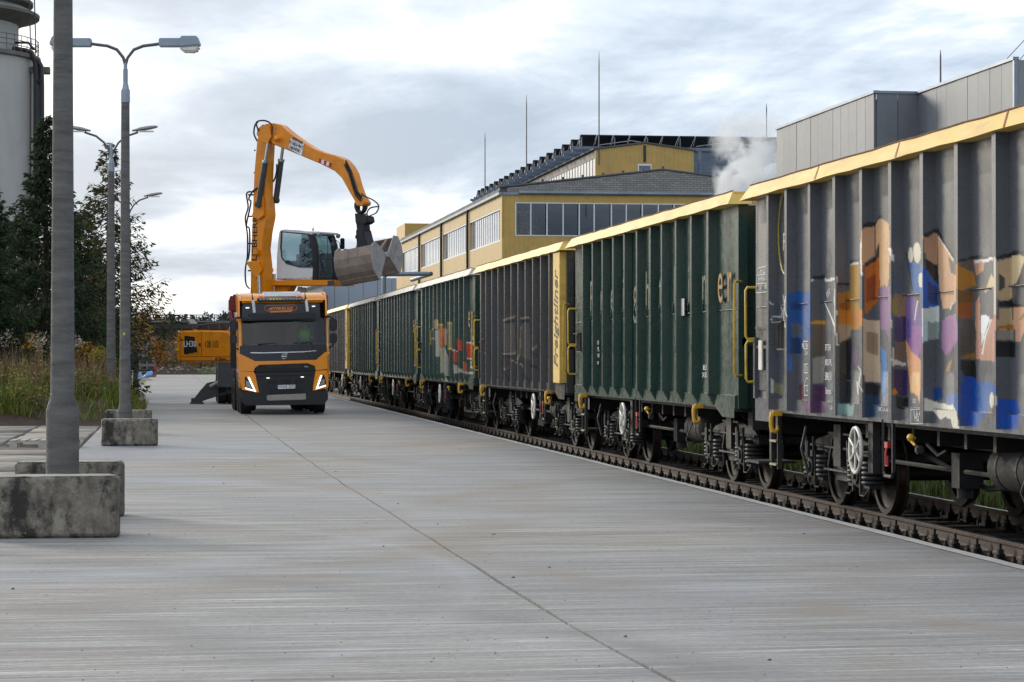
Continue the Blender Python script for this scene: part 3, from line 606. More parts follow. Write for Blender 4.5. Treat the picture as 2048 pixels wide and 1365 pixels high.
def skin_panel(ribs, y0, y1, z0, z1, x, du, dz, bulge):
    """wagon side sheet, slightly pillowed between the ribs"""
    ny = max(2, int((y1 - y0) / du)); nz = max(2, int((z1 - z0) / dz)); rr = sorted([y0] + ribs + [y1]); b = MB(); vs = []
    for j in range(nz + 1):
        z = z0 + (z1 - z0) * j / nz; e_ = min(1, min(z - z0, z1 - z) / .35)
        for i in range(ny + 1):
            y = y0 + (y1 - y0) * i / ny; k = 0
            while k < len(rr) - 2 and y > rr[k + 1]: k += 1
            t = (y - rr[k]) / max(.01, rr[k + 1] - rr[k]); t = min(max(t, 0), 1)
            am = bulge * (.6 + .8 * mno.noise(Vector((k * 3.1, z * .7, x))))
            vs.append((x + am * math.sin(PI * t) ** 2 * e_ + .004 * mno.noise(Vector((y * 1.7, z * 1.3, 2))), y, z))
    fs = [(j * (ny + 1) + i, j * (ny + 1) + i + 1, (j + 1) * (ny + 1) + i + 1, (j + 1) * (ny + 1) + i) for j in range(nz) for i in range(ny)]
    b.add(vs, fs); return b
def rib_mb(y, zb, zt, wd, dep, dz, fine, xs=PX):
    """hat-section stiffener standing proud of the sheet"""
    n1 = 7 if fine else 1; n2 = 5 if fine else 1; prof = []
    for i in range(n1): prof.append((xs + .002 - dep * i / n1, y - wd / 2 - .012 * (1 - i / n1)))
    for i in range(n2): prof.append((xs - dep, y - wd / 2 + wd * i / n2))
    for i in range(n1 + 1): prof.append((xs - dep + dep * i / n1 + (.002 if i == n1 else 0), y + wd / 2 + .012 * i / n1))
    nz = max(1, int((zt - zb) / dz)); m = len(prof); vs = [(px, py, zb + (zt - zb) * j / nz) for j in range(nz + 1) for px, py in prof]
    fs = [(j * m + i, j * m + i + 1, (j + 1) * m + i + 1, (j + 1) * m + i) for j in range(nz) for i in range(m - 1)]
    b = MB(); b.add(vs, fs); b.add(vs[:m], [tuple(range(m))]); return b

# ---- shared running gear
wheel = MB()
prof = [(.0, -.03), (.09, -.03), (.095, .0), (.13, .02), (.30, .055), (.385, .045), (.40, .0), (.455, .0), (.462, .02)]
wheel.lathe([(.001, -.06), (.085, -.06), (.09, -.02), (.13, .0), (.30, .045), (.385, .035), (.395, -.002), (.452, -.002), (.46, .012)], ax='x', n=36)
wheel.lathe([(.457, .1), (.488, .118), (.488, .13), (.40, .135), (.38, .09), (.13, .06), (.001, .06)], ax='x', n=36)
ME_WHEEL = wheel.mesh('wheel', M_WHEEL, smooth=True)
ME_TREAD = MB().lathe([(.4605, .0125), (.463, .06), (.4572, .1)], ax='x', n=36).mesh('tread', M_TREAD, smooth=True)
sp_ = MB()
for k in range(5):
    sp_.lathe([(.112 + .024 * math.cos(t), .026 + k * .054 + .0235 * math.sin(t)) for t in [i * PI / 4 for i in range(9)]], n=18)
sp_.cyl((0, 0, 0), (0, 0, .25), .05, 10)
ME_SPRING = sp_.mesh('coil_spring', M_SPRING, smooth=True)
ab = MB(); ab.box(-.02, .16, -.13, .13, -.13, .19); ab.cyl((-.05, 0, .0), (-.02, 0, 0), .115, 16); ab.cyl((-.075, 0, 0), (-.05, 0, 0), .06, 12)
ab.box(.0, .15, -.40, .40, -.15, -.115); ab.box(-.03, .0, -.15, -.12, -.20, .24); ab.box(-.03, .0, .12, .15, -.20, .24)
for s_ in (-1, 1):
    ab.tube([(-.03, s_ * .17, -.2), (-.04, s_ * .2, -.23), (-.04, s_ * .36, -.23), (-.0, s_ * .39, -.16)], .011, 5)
    ab.cyl((-.06, s_ * .05, -.05), (-.045, s_ * .05, -.05), .012, 6); ab.cyl((-.04, s_ * .15, .2), (-.04, s_ * .15, .36), .02, 6)
ab.box(-.09, -.06, -.06, .06, .11, .3)
ME_AXLEBOX = ab.mesh('axle_box', M_UNDER2)
def bogie(parent, y):
    b = MB(); WB = .92
    side = [(-WB - .42, .60), (-WB - .42, .70), (-WB - .2, .78), (-.5, .86), (.5, .86), (WB + .2, .78), (WB + .42, .70), (WB + .42, .60), (WB - .45, .60), (.42, .40), (.3, .33), (-.3, .33), (-.42, .40), (-WB + .45, .60)]
    for xs in (-1.02, .96): b.prism(side, xs, xs + .06, 'x')
    for xs in (-1.08, .9):
        b.box(xs, xs + .18, -WB - .42, WB + .42, .695, .72); b.box(xs, xs + .18, -.45, .45, .86, .885)
    b.box(-.96, .96, -.25, .25, .5, .84); b.box(-.96, .96, -WB - .42, -WB - .32, .6, .7); b.box(-.96, .96, WB + .32, WB + .42, .6, .7)
    b.box(-1.1, -1.02, -.14, .14, .5, .98); b.tube([(-1.06, -.62, .62), (-1.1, -.5, .45), (-1.1, .5, .45), (-1.06, .62, .62)], .018, 5)
    for s_ in (-1, 1):
        b.tube([(-1.06, s_ * .3, .8), (-1.08, s_ * .4, .5), (-1.05, s_ * .44, .3)], .02, 5); b.box(-.85, -.7, s_ * .42 - .04, s_ * .42 + .04, .25, .6)
    bo = b.build('bogie', M_UNDER, parent, loc=(0, y, 0))
    for s_ in (-1, 1):
        MB().cyl((-.75, s_ * WB, .46), (.75, s_ * WB, .46), .085, 12).build('axle', M_WHEEL, bo, smooth=True)
        for sx in (-1, 1):
            wz = link('wheel', ME_WHEEL, bo, (sx * .815, s_ * WB, .46)); wz.scale = (-sx, 1, 1) if sx > 0 else (1, 1, 1)
            tr = link('tread', ME_TREAD, bo, (sx * .815, s_ * WB, .46)); tr.scale = (-sx, 1, 1) if sx > 0 else (1, 1, 1)
        link('axle_box', ME_AXLEBOX, bo, (-1.12, s_ * WB, .46))
        for q in (-1, 1): link('coil_spring', ME_SPRING, bo, (-1.03, s_ * WB + q * .275, .345))
    return bo
hk = MB(); hk.box(-.16, .0, -.045, .045, .06, .15); hk.tube([(-.16, 0, .12), (-.185, 0, .02), (-.185, 0, -.12), (-.165, 0, -.2), (-.11, 0, -.215), (-.07, 0, -.17), (-.075, 0, -.11)], [.05, .045, .04, .045, .045, .035, .022], 7)
ME_HOOK = hk.mesh('tow_hook', M_HOOK, smooth=True)
hw = MB(); hw.tube([(0, .235 * math.cos(t), .235 * math.sin(t)) for t in [i * 2 * PI / 28 for i in range(28)]], .021, 8, True)
for k in range(6): t = k * PI / 3 + .3; hw.tube([(0, .04 * math.cos(t), .04 * math.sin(t)), (-.01, .25 * math.cos(t), .25 * math.sin(t))], .014, 5)
hw.cyl((-.03, 0, 0), (.03, 0, 0), .045, 12)
ME_HAND = hw.mesh('brake_handwheel', M_WHITE, smooth=True)
eye_ = MB().tube([(0, .0, .07), (-.02, -.06, .06), (-.03, -.1, 0), (-.02, -.06, -.06), (0, .0, -.07)], .014, 6)
ME_EYE = eye_.mesh('rope_eye', mat('wagon_green_eye', GREEN_W, .5), smooth=True)
bf = MB(); bf.cyl((0, .0, 0), (0, .35, 0), .085, 14); bf.cyl((0, .35, 0), (0, .56, 0), .06, 12); bf.cyl((0, .56, 0), (0, .6, 0), .225, 20)
ME_BUFFER = bf.mesh('buffer', M_UNDER2, smooth=True)

def rail_bar(parent, y, z0, z1, out_=.09, name='handrail', x=PX - .05, m=None, ret=.0, dy=0):
    MB().tube([(x + .1, y + dy, z0), (x - out_ + .02, y, z0), (x - out_, y, z0 + .04), (x - out_, y, z1 - .04), (x - out_ + .02, y, z1), (x + .1, y + dy, z1)], .016, 8).build(name, m or M_YEL, parent, smooth=True)

def wagon(i, key, kind, label, rim, hand_y, panel_end=False, full=True):
    yc = Y0W + PITCH_W * i
    T = thing('gondola_wagon', label, 'wagon', (TX, yc, WZ), 0, 'open goods wagons coupled in one train')
    base = GREEN_W if kind == 'green' else GREY
    if key == 'C' or key == 'G': base = GREY2
    polys = PAINT.get(key); fine = key in ('A', 'C', 'D')
    du, dz = (.0125, .0135) if key == 'A' else ((.03, .03) if fine else (.08, .3))
    if kind == 'green': ribs = [-4.82 + .955 * k for k in range(11)]
    else: ribs = [5.07, 4.23] + [3.22 - .993 * k for k in range(8)] + [-4.75]
    ya, yb = -6.02, 6.02
    M = M_SIDE
    b = skin_panel(ribs, ya, yb, H_CH1, H_TOP0 + .04, PX, du, dz, .045 if kind == 'green' else .05)
    me = b.mesh('side_panel', M, smooth=True); paint_mesh(me, base, yc, polys); link('side_panel', me, T)
    me = skin_panel([], ya, yb, H_CH0, H_TOP0 + .04, -PX, .6, .6, 0).mesh('far_side_panel', M); paint_mesh(me, base, yc); link('far_side_panel', me, T)
    # bottom chord
    b = MB(); nch = int(12.04 / du); nzc = 12 if fine else 2; zs = [H_CH0 + (H_CH1 - H_CH0) * q / nzc for q in range(nzc + 1)]
    vs = [(PX - .03, ya + 12.04 * q / nch, z) for z in zs for q in range(nch + 1)]
    b.add(vs, [(j * (nch + 1) + q, j * (nch + 1) + q + 1, (j + 1) * (nch + 1) + q + 1, (j + 1) * (nch + 1) + q) for j in range(nzc) for q in range(nch)])
    b.quad((PX - .03, ya, H_CH1), (PX - .03, yb, H_CH1), (PX + .02, yb, H_CH1 + .015), (PX + .02, ya, H_CH1 + .015)); b.quad((PX - .03, ya, H_CH0), (PX - .03, yb, H_CH0), (PX + .1, yb, H_CH0), (PX + .1, ya, H_CH0))
    b.quad((PX - .03, ya, H_CH0), (PX - .03, ya, H_CH1), (PX + .1, ya, H_CH1), (PX + .1, ya, H_CH0))
    me = b.mesh('bottom_chord', M); paint_mesh(me, base, yc, polys); link('bottom_chord', me, T)
    # stiffening ribs, each its own piece
    if fine:
        for y in ribs:
            rb2 = rib_mb(y, H_CH0 + .035 if kind != 'green' else H_CH1 + .005, H_TOP0 + .02, .10, .12, dz, True); me = rb2.mesh('rib', M); paint_mesh(me, base, yc, polys); link('rib', me, T)
    else:
        rb2 = rib_mb(0, H_CH0 + .035 if kind != 'green' else H_CH1 + .005, H_TOP0 + .02, .10, .12, 3, False); me = rb2.mesh('rib', M); paint_mesh(me, base, yc)
        rv = random.Random(i)
        for y in ribs: link('rib', me, T, (rv.uniform(-.006, .004), y + rv.uniform(-.015, .015), 0)).rotation_euler = (rv.uniform(-.003, .003), 0, rv.uniform(-.03, .03))
    if kind == 'green':
        gm = MB(); gm.add([(PX - .118, -.05, H_CH1 + .004), (PX - .118, .05, H_CH1 + .004), (PX - .032, .05, H_CH0 + .02), (PX - .032, -.05, H_CH0 + .02), (PX - .031, -.06, H_CH1 + .004), (PX - .031, .06, H_CH1 + .004)], [(0, 1, 2, 3), (0, 3, 4), (1, 5, 2), (0, 4, 5, 1)])
        gme = gm.mesh('gusset', M); paint_mesh(gme, tuple(c * 1.15 for c in base), yc)
        for y in ribs: link('gusset', gme, T, (0, y, 0))
        if i < 4:
            for y in ribs[:-1]: link('rope_eye', ME_EYE, T, (PX - .03, y + .56, 2.36 - WZ)) 
    # mid-height weld seam
    b = MB(); b.tube([(PX - .004, ya, 2.26 - WZ), (PX - .004, yb, 2.26 - WZ)], .007, 5); me = b.mesh('seam', M); paint_mesh(me, tuple(c * .6 for c in base), yc); link('seam', me, T)
    # rim: sloping top chord with bevelled ends
    for sx in (1, -1):
        b = MB(); y0, y1 = -6.25, 6.25; xo, xi = sx * (RIMX - .005), sx * (RIMX + .10); xin = sx * (PX + .14)
        nseg = 26; rr = random.Random(i * 7 + sx)
        lower = [(xo + .0, y0 + (y1 - y0) * q / nseg, H_TOP0 + rr.uniform(-.007, .005)) for q in range(nseg + 1)]
        upper = [(xi, y0 + .16 + (y1 - y0 - .32) * q / nseg, H_TOP1 + rr.uniform(-.007, .005)) for q in range(nseg + 1)]
        inner = [(xin, y0 + .16 + (y1 - y0 - .32) * q / nseg, H_TOP1 - .005) for q in range(nseg + 1)]
        under = [(xin, y0 + (y1 - y0) * q / nseg, H_TOP0 - .0) for q in range(nseg + 1)]
        rows = [lower, upper, inner, under, lower]; n1 = nseg + 1
        for a_, b_2 in zip(rows, rows[1:]): b.add(a_ + b_2, [(q, q + 1, q + 1 + n1, q + n1) for q in range(nseg)])
        for q in (0, nseg): b.add([rows[k][q] for k in range(4)], [(0, 1, 2, 3)])
        ro = b.build('top_rim', rim, T)
        if sx == 1:
            MB().tube([(xi, y0 + .16 + (y1 - y0 - .32) * q / nseg, upper[q][2] + .004) for q in range(nseg + 1)], .011, 5).build('rusty_lip', M_RUST, ro)
    # ends
    for sy in (-1, 1):
        b = MB(); ye = sy * 6.0; n = 4
        b.box(PX + .02, -PX - .02, min(ye, ye - sy * .03), max(ye, ye - sy * .03), H_CH0, H_TOP0)
        for k in range(5): xk = -1.2 + k * .6; b.box(xk - .05, xk + .05, min(ye, ye + sy * .09), max(ye, ye + sy * .09), H_CH1, H_TOP0 - .05)
        b.box(PX + .05, -PX - .05, min(ye, ye + sy * .1), max(ye, ye + sy * .1), 1.9, 2.0); b.box(PX + .0, PX + .12, min(ye, ye + sy * .1), max(ye, ye + sy * .1), H_CH0, H_TOP0)
        me = b.mesh('end_wall', M); paint_mesh(me, tuple(c * .9 for c in base), yc); link('end_wall', me, T)
        MB().box(RIMX + .1, -RIMX - .1, min(ye, ye + sy * .12), max(ye, ye + sy * .12), H_TOP0 + .01, H_TOP1 - .01).build('end_rim', M_RIMY if rim is M_RIMY else rim, T)
        MB().box(-1.3, 1.3, min(ye - sy * .2, ye + sy * .04), max(ye - sy * .2, ye + sy * .04), .82, H_CH0 - .002).build('headstock', M_UNDER, T)
        for sx in (-1, 1): bu = link('buffer', ME_BUFFER, T, (sx * .875, ye + sy * .04, .96)); bu.scale = (.8, sy * .5, .8)
    # floor and underframe
    MB().box(PX + .12, -PX - .12, -5.95, 5.95, H_CH0 - .05, H_CH0 + .06).build('floor', M_UNDER, T)
    u = MB(); u.box(-.3, -.2, -5.8, 5.8, .78, H_CH0 - .06); u.box(.2, .3, -5.8, 5.8, .78, H_CH0 - .06)
    for k in range(7): yk = -2.4 + .8 * k; u.box(-1.2, 1.2, yk - .04, yk + .04, .88, H_CH0 - .06)
    u.tube([(-.9, -2.8, .62), (-.9, 2.8, .62)], .025, 6); u.tube([(-.5, -2.6, .7), (-.7, 0, .45), (-.5, 2.6, .7)], .03, 6)
    u.build('underframe', M_UNDER, T)
    for sy in (-1, 1): bogie(T, sy * 3.9)
    # solebar lower panels at the corners
    for sy in (-1, 1):
        b = MB(); b.add([(PX - .034, sy * 6.0, H_CH0 - .12), (PX - .034, sy * 5.35, H_CH0 - .12), (PX - .034, sy * 4.95, H_CH0 + .003), (PX - .034, sy * 6.0, H_CH0 + .003)], [(0, 1, 2, 3)])
        me = b.mesh('corner_plate', M); paint_mesh(me, tuple(c * 1.0 for c in base), yc); link('corner_plate', me, T)
    # air tank and brake gear
    ty = -.9 if kind == 'green' else -1.2
    tk = MB().lathe([(.001, -.62), (.16, -.6), (.225, -.52), (.235, -.44), (.235, .44), (.225, .52), (.16, .6), (.001, .62)], ax='y', n=24).build('air_tank', M_UNDER2, T, smooth=True, loc=(-.72, ty, .70))
    for ys_ in (-.3, .25): MB().lathe([(.237, ys_), (.242, ys_), (.242, ys_ + .05), (.237, ys_ + .05)], ax='y', n=24).build('tank_strap', M_UNDER, tk)
    b = MB(); b.box(-.95, -.7, .1, .34, .45, .8); b.cyl((-.85, .22, .35), (-.85, .22, .45), .08, 12); b.tube([(-1.15, .5, .88), (-1.15, .15, .78), (-1.15, -.1, .84)], .018, 5); b.build('brake_valve', M_UNDER2, T)
    # hand brake wheel with its bracket
    b = MB(); b.box(PX + .02, PX + .1, hand_y - .28, hand_y - .12, .55, H_CH0); b.cyl((PX - .06, hand_y, .8), (PX + .25, hand_y, .8), .03, 8); b.build('brake_bracket', M_UNDER2, T)
    h = link('brake_handwheel', ME_HAND, T, (PX - .08, hand_y, .78)); h.rotation_euler = (.2, 0, -R(2))
    b = MB(); yh = hand_y - .95
    b.tube([(PX - .02, yh - .16, H_CH0 + .03), (PX - .02, yh - .16, .60), (PX - .02, yh - .11, .55), (PX - .02, yh + .11, .55), (PX - .02, yh + .16, .60), (PX - .02, yh + .16, H_CH0 + .03)], .022, 4)
    b.build('lever_guard', M_UNDER2, T)
    b = MB(); b.tube([(PX - .03, yh, .88), (PX - .04, yh + .03, .78), (PX - .04, yh + .03, .66), (PX - .04, yh - .03, .66), (PX - .04, yh - .03, .76)], .012, 5); b.box(PX - .05, PX - .01, yh - .05, yh + .05, .84, .9); b.build('change_lever', M_RED, T)
    # tow hooks
    for yk in ((4.75, -4.2) if kind == 'green' else (4.75, -4.6)): link('tow_hook', ME_HOOK, T, (PX - .03, yk, 1.02)).scale = (.68, .68, .68)
    if full:
        b = MB(); b.tube([(PX, hand_y - 1.75, .97), (PX - .05, hand_y - 1.75, .94), (PX - .05, hand_y - 1.9, .9)], .013, 6); b.lathe([(.001, -.04), (.028, -.03), (.04, 0), (.028, .03), (.001, .04)], c=(PX - .05, hand_y - 1.75, .97), n=10); b.build('release_valve', M_HOOK, T); MB().box(PX - .06, PX + .02, hand_y - 1.98, hand_y - 1.9, .82, .9).build('valve_body', M_UNDER2, T, bev=.015)
        for yy in (4.95, 5.25): MB().box(PX - .03, PX + .02, yy - .015, yy + .015, .42, H_CH0).build('ladder_rail', M_UNDER2, T)
        for zz in (.46, .74): MB().box(PX - .05, PX + .03, 4.95, 5.25, zz, zz + .025).build('ladder_rung', M_LADDER, T)
        b = MB(); b.box(PX - .12, PX + .35, 5.5, 6.1, .46, .49); b.box(PX + .1, PX + .16, 5.75, 5.82, .46, H_CH0); b.build('shunter_step', M_UNDER2, T)
        MB().tube([(PX + .12, 4.2, .95), (PX + .05, 4.15, .7), (PX + .1, 4.05, .42)], .02, 5).build('brake_hose', M_UNDER2, T); MB().tube([(PX + .12, -3.1, .95), (PX - .02, -3.12, .6), (PX + .0, -3.2, .5)], .01, 5).build('pull_chain', M_UNDER2, T)
    # far end recess: tool box, ladder rails and yellow handrails
    if kind != 'green':
        b = MB(); b.box(PX - .02, PX + .02, 5.45, 5.98, 1.35, 2.1); b.box(PX - .035, PX, 5.4, 6.0, 2.1, 2.13); b.box(PX - .045, PX - .0, 5.4, 6.0, 1.86, 1.9); b.box(PX - .06, PX - .0, 5.92, 6.0, 1.25, 2.0)
        me = b.mesh('corner_locker', M); paint_mesh(me, tuple(c * .8 for c in base), yc); link('corner_locker', me, T)
    rail_bar(T, 6.04, 1.45, 1.95); rail_bar(T, 6.06, 1.98, 2.62)
    rail_bar(T, -6.28, 1.52, 2.72, .05, dy=.2)
    # cable grille box
    if full:
        gy = 4.62 if kind != 'green' else 5.35
        gb = MB().box(PX - .07, PX + .0, gy - .2, gy + .2, 1.73 - WZ, 2.05 - WZ).build('document_box', M_DARKBOX, T)
        b = MB()
        for k in range(6): yy = gy - .17 + k * .068; b.box(PX - .085, PX - .071, yy - .006, yy + .006, 1.75 - WZ, 2.03 - WZ)
        b.box(PX - .13, PX, gy - .23, gy + .23, 2.05 - WZ, 2.065 - WZ); b.build('grille', M_UNDER2, gb)
    if panel_end:
        b = MB().box(PX - .125, PX - .002, -6.0, -5.27, H_CH1 + .02, H_TOP0 - .02); pe = b.build('end_panel', M_RIMY, T, label='yellow end panel with black slanted lettering')
        text('lettering', 'Freightliner', .62, M_BLKLET, pe, (PX - .128, -5.62, (H_CH1 + H_TOP0) / 2 - .05), (PI / 2, -PI / 2, -PI / 2), .62, .3, weight=.008)
    return T
def lab(T, body, size, px, py, m=None, sx=1.0, X=7.19, **kw):
    """stencil on a wagon side at the place the photo shows it"""
    p = at_X(px, py, X); l = T.location
    return text('stencil', body, size, m or M_LETTER, T, (p.x - l.x, p.y - l.y, p.z - l.z), FACE_W, sx, **kw)
def frame_lines(T, pts, px0=None, wd=.012, X=7.155, name='stencil_frame'):
    l = T.location; b = MB()
    P = [at_X(x, y, X) - l for x, y in pts]
    for a, c in zip(P, P[1:]): b.tube([a, c], wd / 2, 4)
    return b.build(name, M_LETTER, T)
WA = wagon(0, 'A', 'grey', 'grey goods wagon nearest the camera, covered in multicoloured graffiti', M_RIMY, 1.55)
WB_ = wagon(1, 'B', 'green', 'dark green goods wagon with yellow rim and orange letters, second from the camera', M_RIMY, 1.25)
WC = wagon(2, 'C', 'grey', 'grey goods wagon with a yellow lettered end panel and faint dark tag', M_RIMY, -2.6, True)
WD = wagon(3, 'D', 'green', 'green goods wagon with orange and yellow graffiti on its ribs', M_RIMG, .6)
WE = wagon(4, 'E', 'green', 'plain green grey-rimmed goods wagon just behind the orange-graffiti one', M_RIMG, .7)
WF = wagon(5, 'F', 'green', 'plain green goods wagon next to the distant yellow-ended grey wagon', M_RIMG, .7, full=False)
WG = wagon(6, 'G', 'grey', 'distant grey goods wagon with narrow yellow end panel, right of the truck', M_RIMY, -2.9, True, full=False)
WH = wagon(7, 'H', 'grey', 'farthest goods wagon, mostly hidden by the orange truck', M_RIMY, -2.9, True, full=False)
# stencils
for body, px, py, s_, sx in (('37 TEN', 1656, 696, .10, .7), ('80 D-FPL', 1657, 726, .10, .66), ('5840 51', 1657, 754, .125, .66), ('Eamnos', 1657, 783, .10, .7), ('18.700kg', 1613, 692, .075, 1.5), ('21t', 1613, 706, .07, 1.5), ('20,1kN', 1616, 737, .075, 1.5), ('71,0m³', 1615, 779, .075, 1.5), ('1,0m', 1663, 816, .06, 1.5), ('UIC-LA-600M', 1770, 820, .06, 1.3), ('E-B-4', 1834, 828, .07, 1.3), ('MSE', 1834, 838, .07, 1.3), ('D3', 1829, 803, .06, 1.3)):
    lab(WA, body, s_, px, py, None, sx, X=7.165)
for body, px, py in (('1 B1 C2 C3', 1527, 542), ('54 64 62 80', 1526, 557), ('120     90', 1525, 574)): lab(WA, body, .1, px, py, None, 1.0, X=7.165)
frame_lines(WA, [(1516, 537), (1536, 532), (1536, 584), (1512, 586), (1516, 537)]); frame_lines(WA, [(1515, 551), (1536, 548)]); frame_lines(WA, [(1514, 568), (1536, 566)])
frame_lines(WA, [(1608, 683), (1620, 683), (1620, 698), (1608, 698), (1608, 683)]); frame_lines(WA, [(1609, 729), (1622, 728), (1622, 746), (1609, 746), (1609, 729)])
frame_lines(WA, [(1609, 791), (1620, 791), (1624, 757), (1613, 757), (1609, 770), (1609, 791)]); frame_lines(WA, [(1609, 772), (1620, 771)])
frame_lines(WA, [(1822, 820), (1846, 819), (1846, 848), (1822, 848), (1822, 820)], wd=.008)
text('lettering', 'Z\nFPL', .3, M_RIMY, WA, (PX - .004, 4.62, 3.15 - WZ), FACE_W, .7)
b = MB(); b.tube([(PX - .01, 4.62 + .34 * math.cos(t), 3.12 - WZ + .5 * math.sin(t)) for t in [i * 2 * PI / 24 for i in range(24)]], .010, 5, True); b.build('round_logo', mat('logo_yellow', (.40, .32, .03), .5), WA)
# rusty red paint marks across the near rim
for px in (1625, 1786, 2003):
    p = at_X(px, 0, 7.0).y - WA.location.y
    b = MB(); b.add([(RIMX - .012, p, H_TOP0 + .004), (RIMX - .012, p + .035, H_TOP0 + .004), (RIMX + .092, p + .2, H_TOP1 - .005), (RIMX + .092, p + .165, H_TOP1 - .005)], [(0, 1, 2, 3)]); b.build('paint_mark', mat('mark_red', (.33, .08, .05), .7), WA)
sl_ = MB().box(PX - .06, PX - .04, 5.58, 5.74, 1.6, 1.96).build('paper_label', M_WHITE, WA)
# orange lettering on the green wagons: one letter to a bay
for T in (WB_, WD, WE):
    for k, ch in enumerate('Freightlin'): text('lettering', ch, .85, M_ORDIM, T, (PX - .045, 4.78 - .955 * k - .55, 2.62 - WZ), FACE_W, .75)
    text('lettering', 'e', .84, M_ORLET, T, (PX - .03, -5.22, 2.62 - WZ), FACE_W, .75); text('lettering', 'r', .84, M_ORLET, T, (PX - .03, -5.72, 2.62 - WZ), FACE_W, .75)
for T, y in ((WB_, -4.35), (WD, -5.55), (WE, -5.5)):
    text('stencil', '85,0m³\n24.500kg', .1, M_LETTER, T, (PX - .02, y, 1.45 - WZ), FACE_W, 1.3)
text('stencil', '37 TEN\n80 D-FPL\n5380 114\nEamnos', .11, M_LETTER, WB_, (PX - .045, 3.75, 1.72 - WZ), FACE_W, 1.2)
for yk, zk in ((2.95, 1.86), (-3.0, 2.35)): MB().box(PX - .05, PX - .035, yk - .1, yk + .1, zk - WZ - .12, zk - WZ + .12).build('paper_label', M_WHITE, WB_)
MB().box(PX - .02, PX - .002, -6.0, -5.55, 2.12 - WZ, 2.2 - WZ).build('paint_patch', mat('patch_pink', (.42, .15, .38), .6), WE)
# ================================================================== PEOPLE (seen behind glass)
def skin_mesh(name, pts, edges, rad, m, sub=1):
    me = bpy.data.meshes.new(name); me.from_pydata(pts, edges, []); me.update()
    o = bpy.data.objects.new(name, me); COL.objects.link(o)
    md = o.modifiers.new('skin', 'SKIN'); md.use_smooth_shade = True
    for i, sv in enumerate(me.skin_vertices[0].data): r = rad[i]; sv.radius = (r, r) if not isinstance(r, tuple) else r; sv.use_root = (i == 0)
    s2 = o.modifiers.new('sub', 'SUBSURF'); s2.levels = sub; s2.render_levels = sub
    dg = bpy.context.evaluated_depsgraph_get(); dg.update(); r_ = bpy.data.meshes.new_from_object(o.evaluated_get(dg)); bpy.data.objects.remove(o)
    r_.materials.clear(); r_.materials.append(m); return r_
M_SKIN = mat('skin', (.48, .28, .20), .55); M_HAIR = mat('dark_hair', (.03, .022, .018), .7)
def seated_person(label, loc, rz, cloth, vest=None, scale=1.0):
    T = thing('person', label, 'person', loc, rz)
    P = [(0, 0, .1), (0, .04, .34), (0, .03, .54), (0, .01, .66), (0, -.01, .76), (0, -.03, .88)]; E = [(0, 1), (1, 2), (2, 3), (3, 4), (4, 5)]; Q = [.14, .13, .14, .06, .095, .09]
    for s_ in (-1, 1):
        n = len(P); P += [(s_ * .19, .03, .57), (s_ * .27, -.08, .33), (s_ * .19, -.34, .36), (s_ * .17, -.42, .37)]; E += [(2, n), (n, n + 1), (n + 1, n + 2), (n + 2, n + 3)]; Q += [.07, .05, .035, .035]
        h = n + 3
        for k, (dx, ln) in enumerate(((-.03, .07), (-.012, .085), (.008, .08), (.026, .065))):
            m_ = len(P); P += [(s_ * .17 + dx, -.42 - ln * .6, .385), (s_ * .17 + dx, -.42 - ln * .85, .355)]; E += [(h, m_), (m_, m_ + 1)]; Q += [.01, .008]
        m_ = len(P); P += [(s_ * .17 - s_ * .045, -.41, .39), (s_ * .17 - s_ * .06, -.45, .4)]; E += [(n + 2, m_), (m_, m_ + 1)]; Q += [.012, .009]
        n = len(P); P += [(s_ * .1, 0, .08), (s_ * .14, -.44, .12), (s_ * .14, -.5, -.3), (s_ * .14, -.64, -.36)]; E += [(0, n), (n, n + 1), (n + 1, n + 2), (n + 2, n + 3)]; Q += [.09, .065, .045, .04]
    link('body', skin_mesh('body', P, E, Q, M_SKIN), T)
    CP = [(0, 0, .1), (0, .04, .34), (0, .03, .56)]; CE = [(0, 1), (1, 2)]; CQ = [.165, .155, .165]
    for s_ in (-1, 1):
        n = len(CP); CP += [(s_ * .2, .03, .57), (s_ * .275, -.08, .33), (s_ * .195, -.31, .355)]; CE += [(2, n), (n, n + 1), (n + 1, n + 2)]; CQ += [.085, .065, .052]
        n = len(CP); CP += [(s_ * .1, 0, .08), (s_ * .14, -.44, .12), (s_ * .14, -.5, -.26)]; CE += [(0, n), (n, n + 1), (n + 1, n + 2)]; CQ += [.105, .08, .062]
    link('clothing', skin_mesh('clothing', CP, CE, CQ, cloth), T)
    if vest:
        link('safety_vest', skin_mesh('safety_vest', [(0, 0, .2), (0, .03, .36), (0, .02, .52), (-.14, .02, .57), (.14, .02, .57)], [(0, 1), (1, 2), (2, 3), (2, 4)], [.18, .175, .175, .10, .10], vest), T)
    b = MB().lathe([(.001, .115), (.05, .108), (.088, .075), (.105, .03), (.103, -.02), (.098, -.05)], n=16); b.build('hair', M_HAIR, T, smooth=True, loc=(0, -.01, .84))
    b = MB()
    for s_ in (-1, 1): b.cyl((s_ * .035, -.118, .83), (s_ * .035, -.105, .83), .012, 6); 
    b.build('eyes', mat('eye_dark', (.03, .02, .02), .3), T)
    b = MB(); b.prism([(-.13, .80), (-.105, .84), (-.105, .79)], -.014, .014, 'x'); b.build('nose', M_SKIN, T)
    b = MB(); b.box(-.025, .025, -.116, -.1, .755, .763); b.build('mouth', mat('lips', (.3, .12, .1), .5), T)
    b = MB(); b.cbox((-.1, -.02, .82), (.02, .03, .05)); b.cbox((.1, -.02, .82), (.02, .03, .05)); b.build('ears', M_SKIN, T)
    T.scale = (scale,) * 3; return T

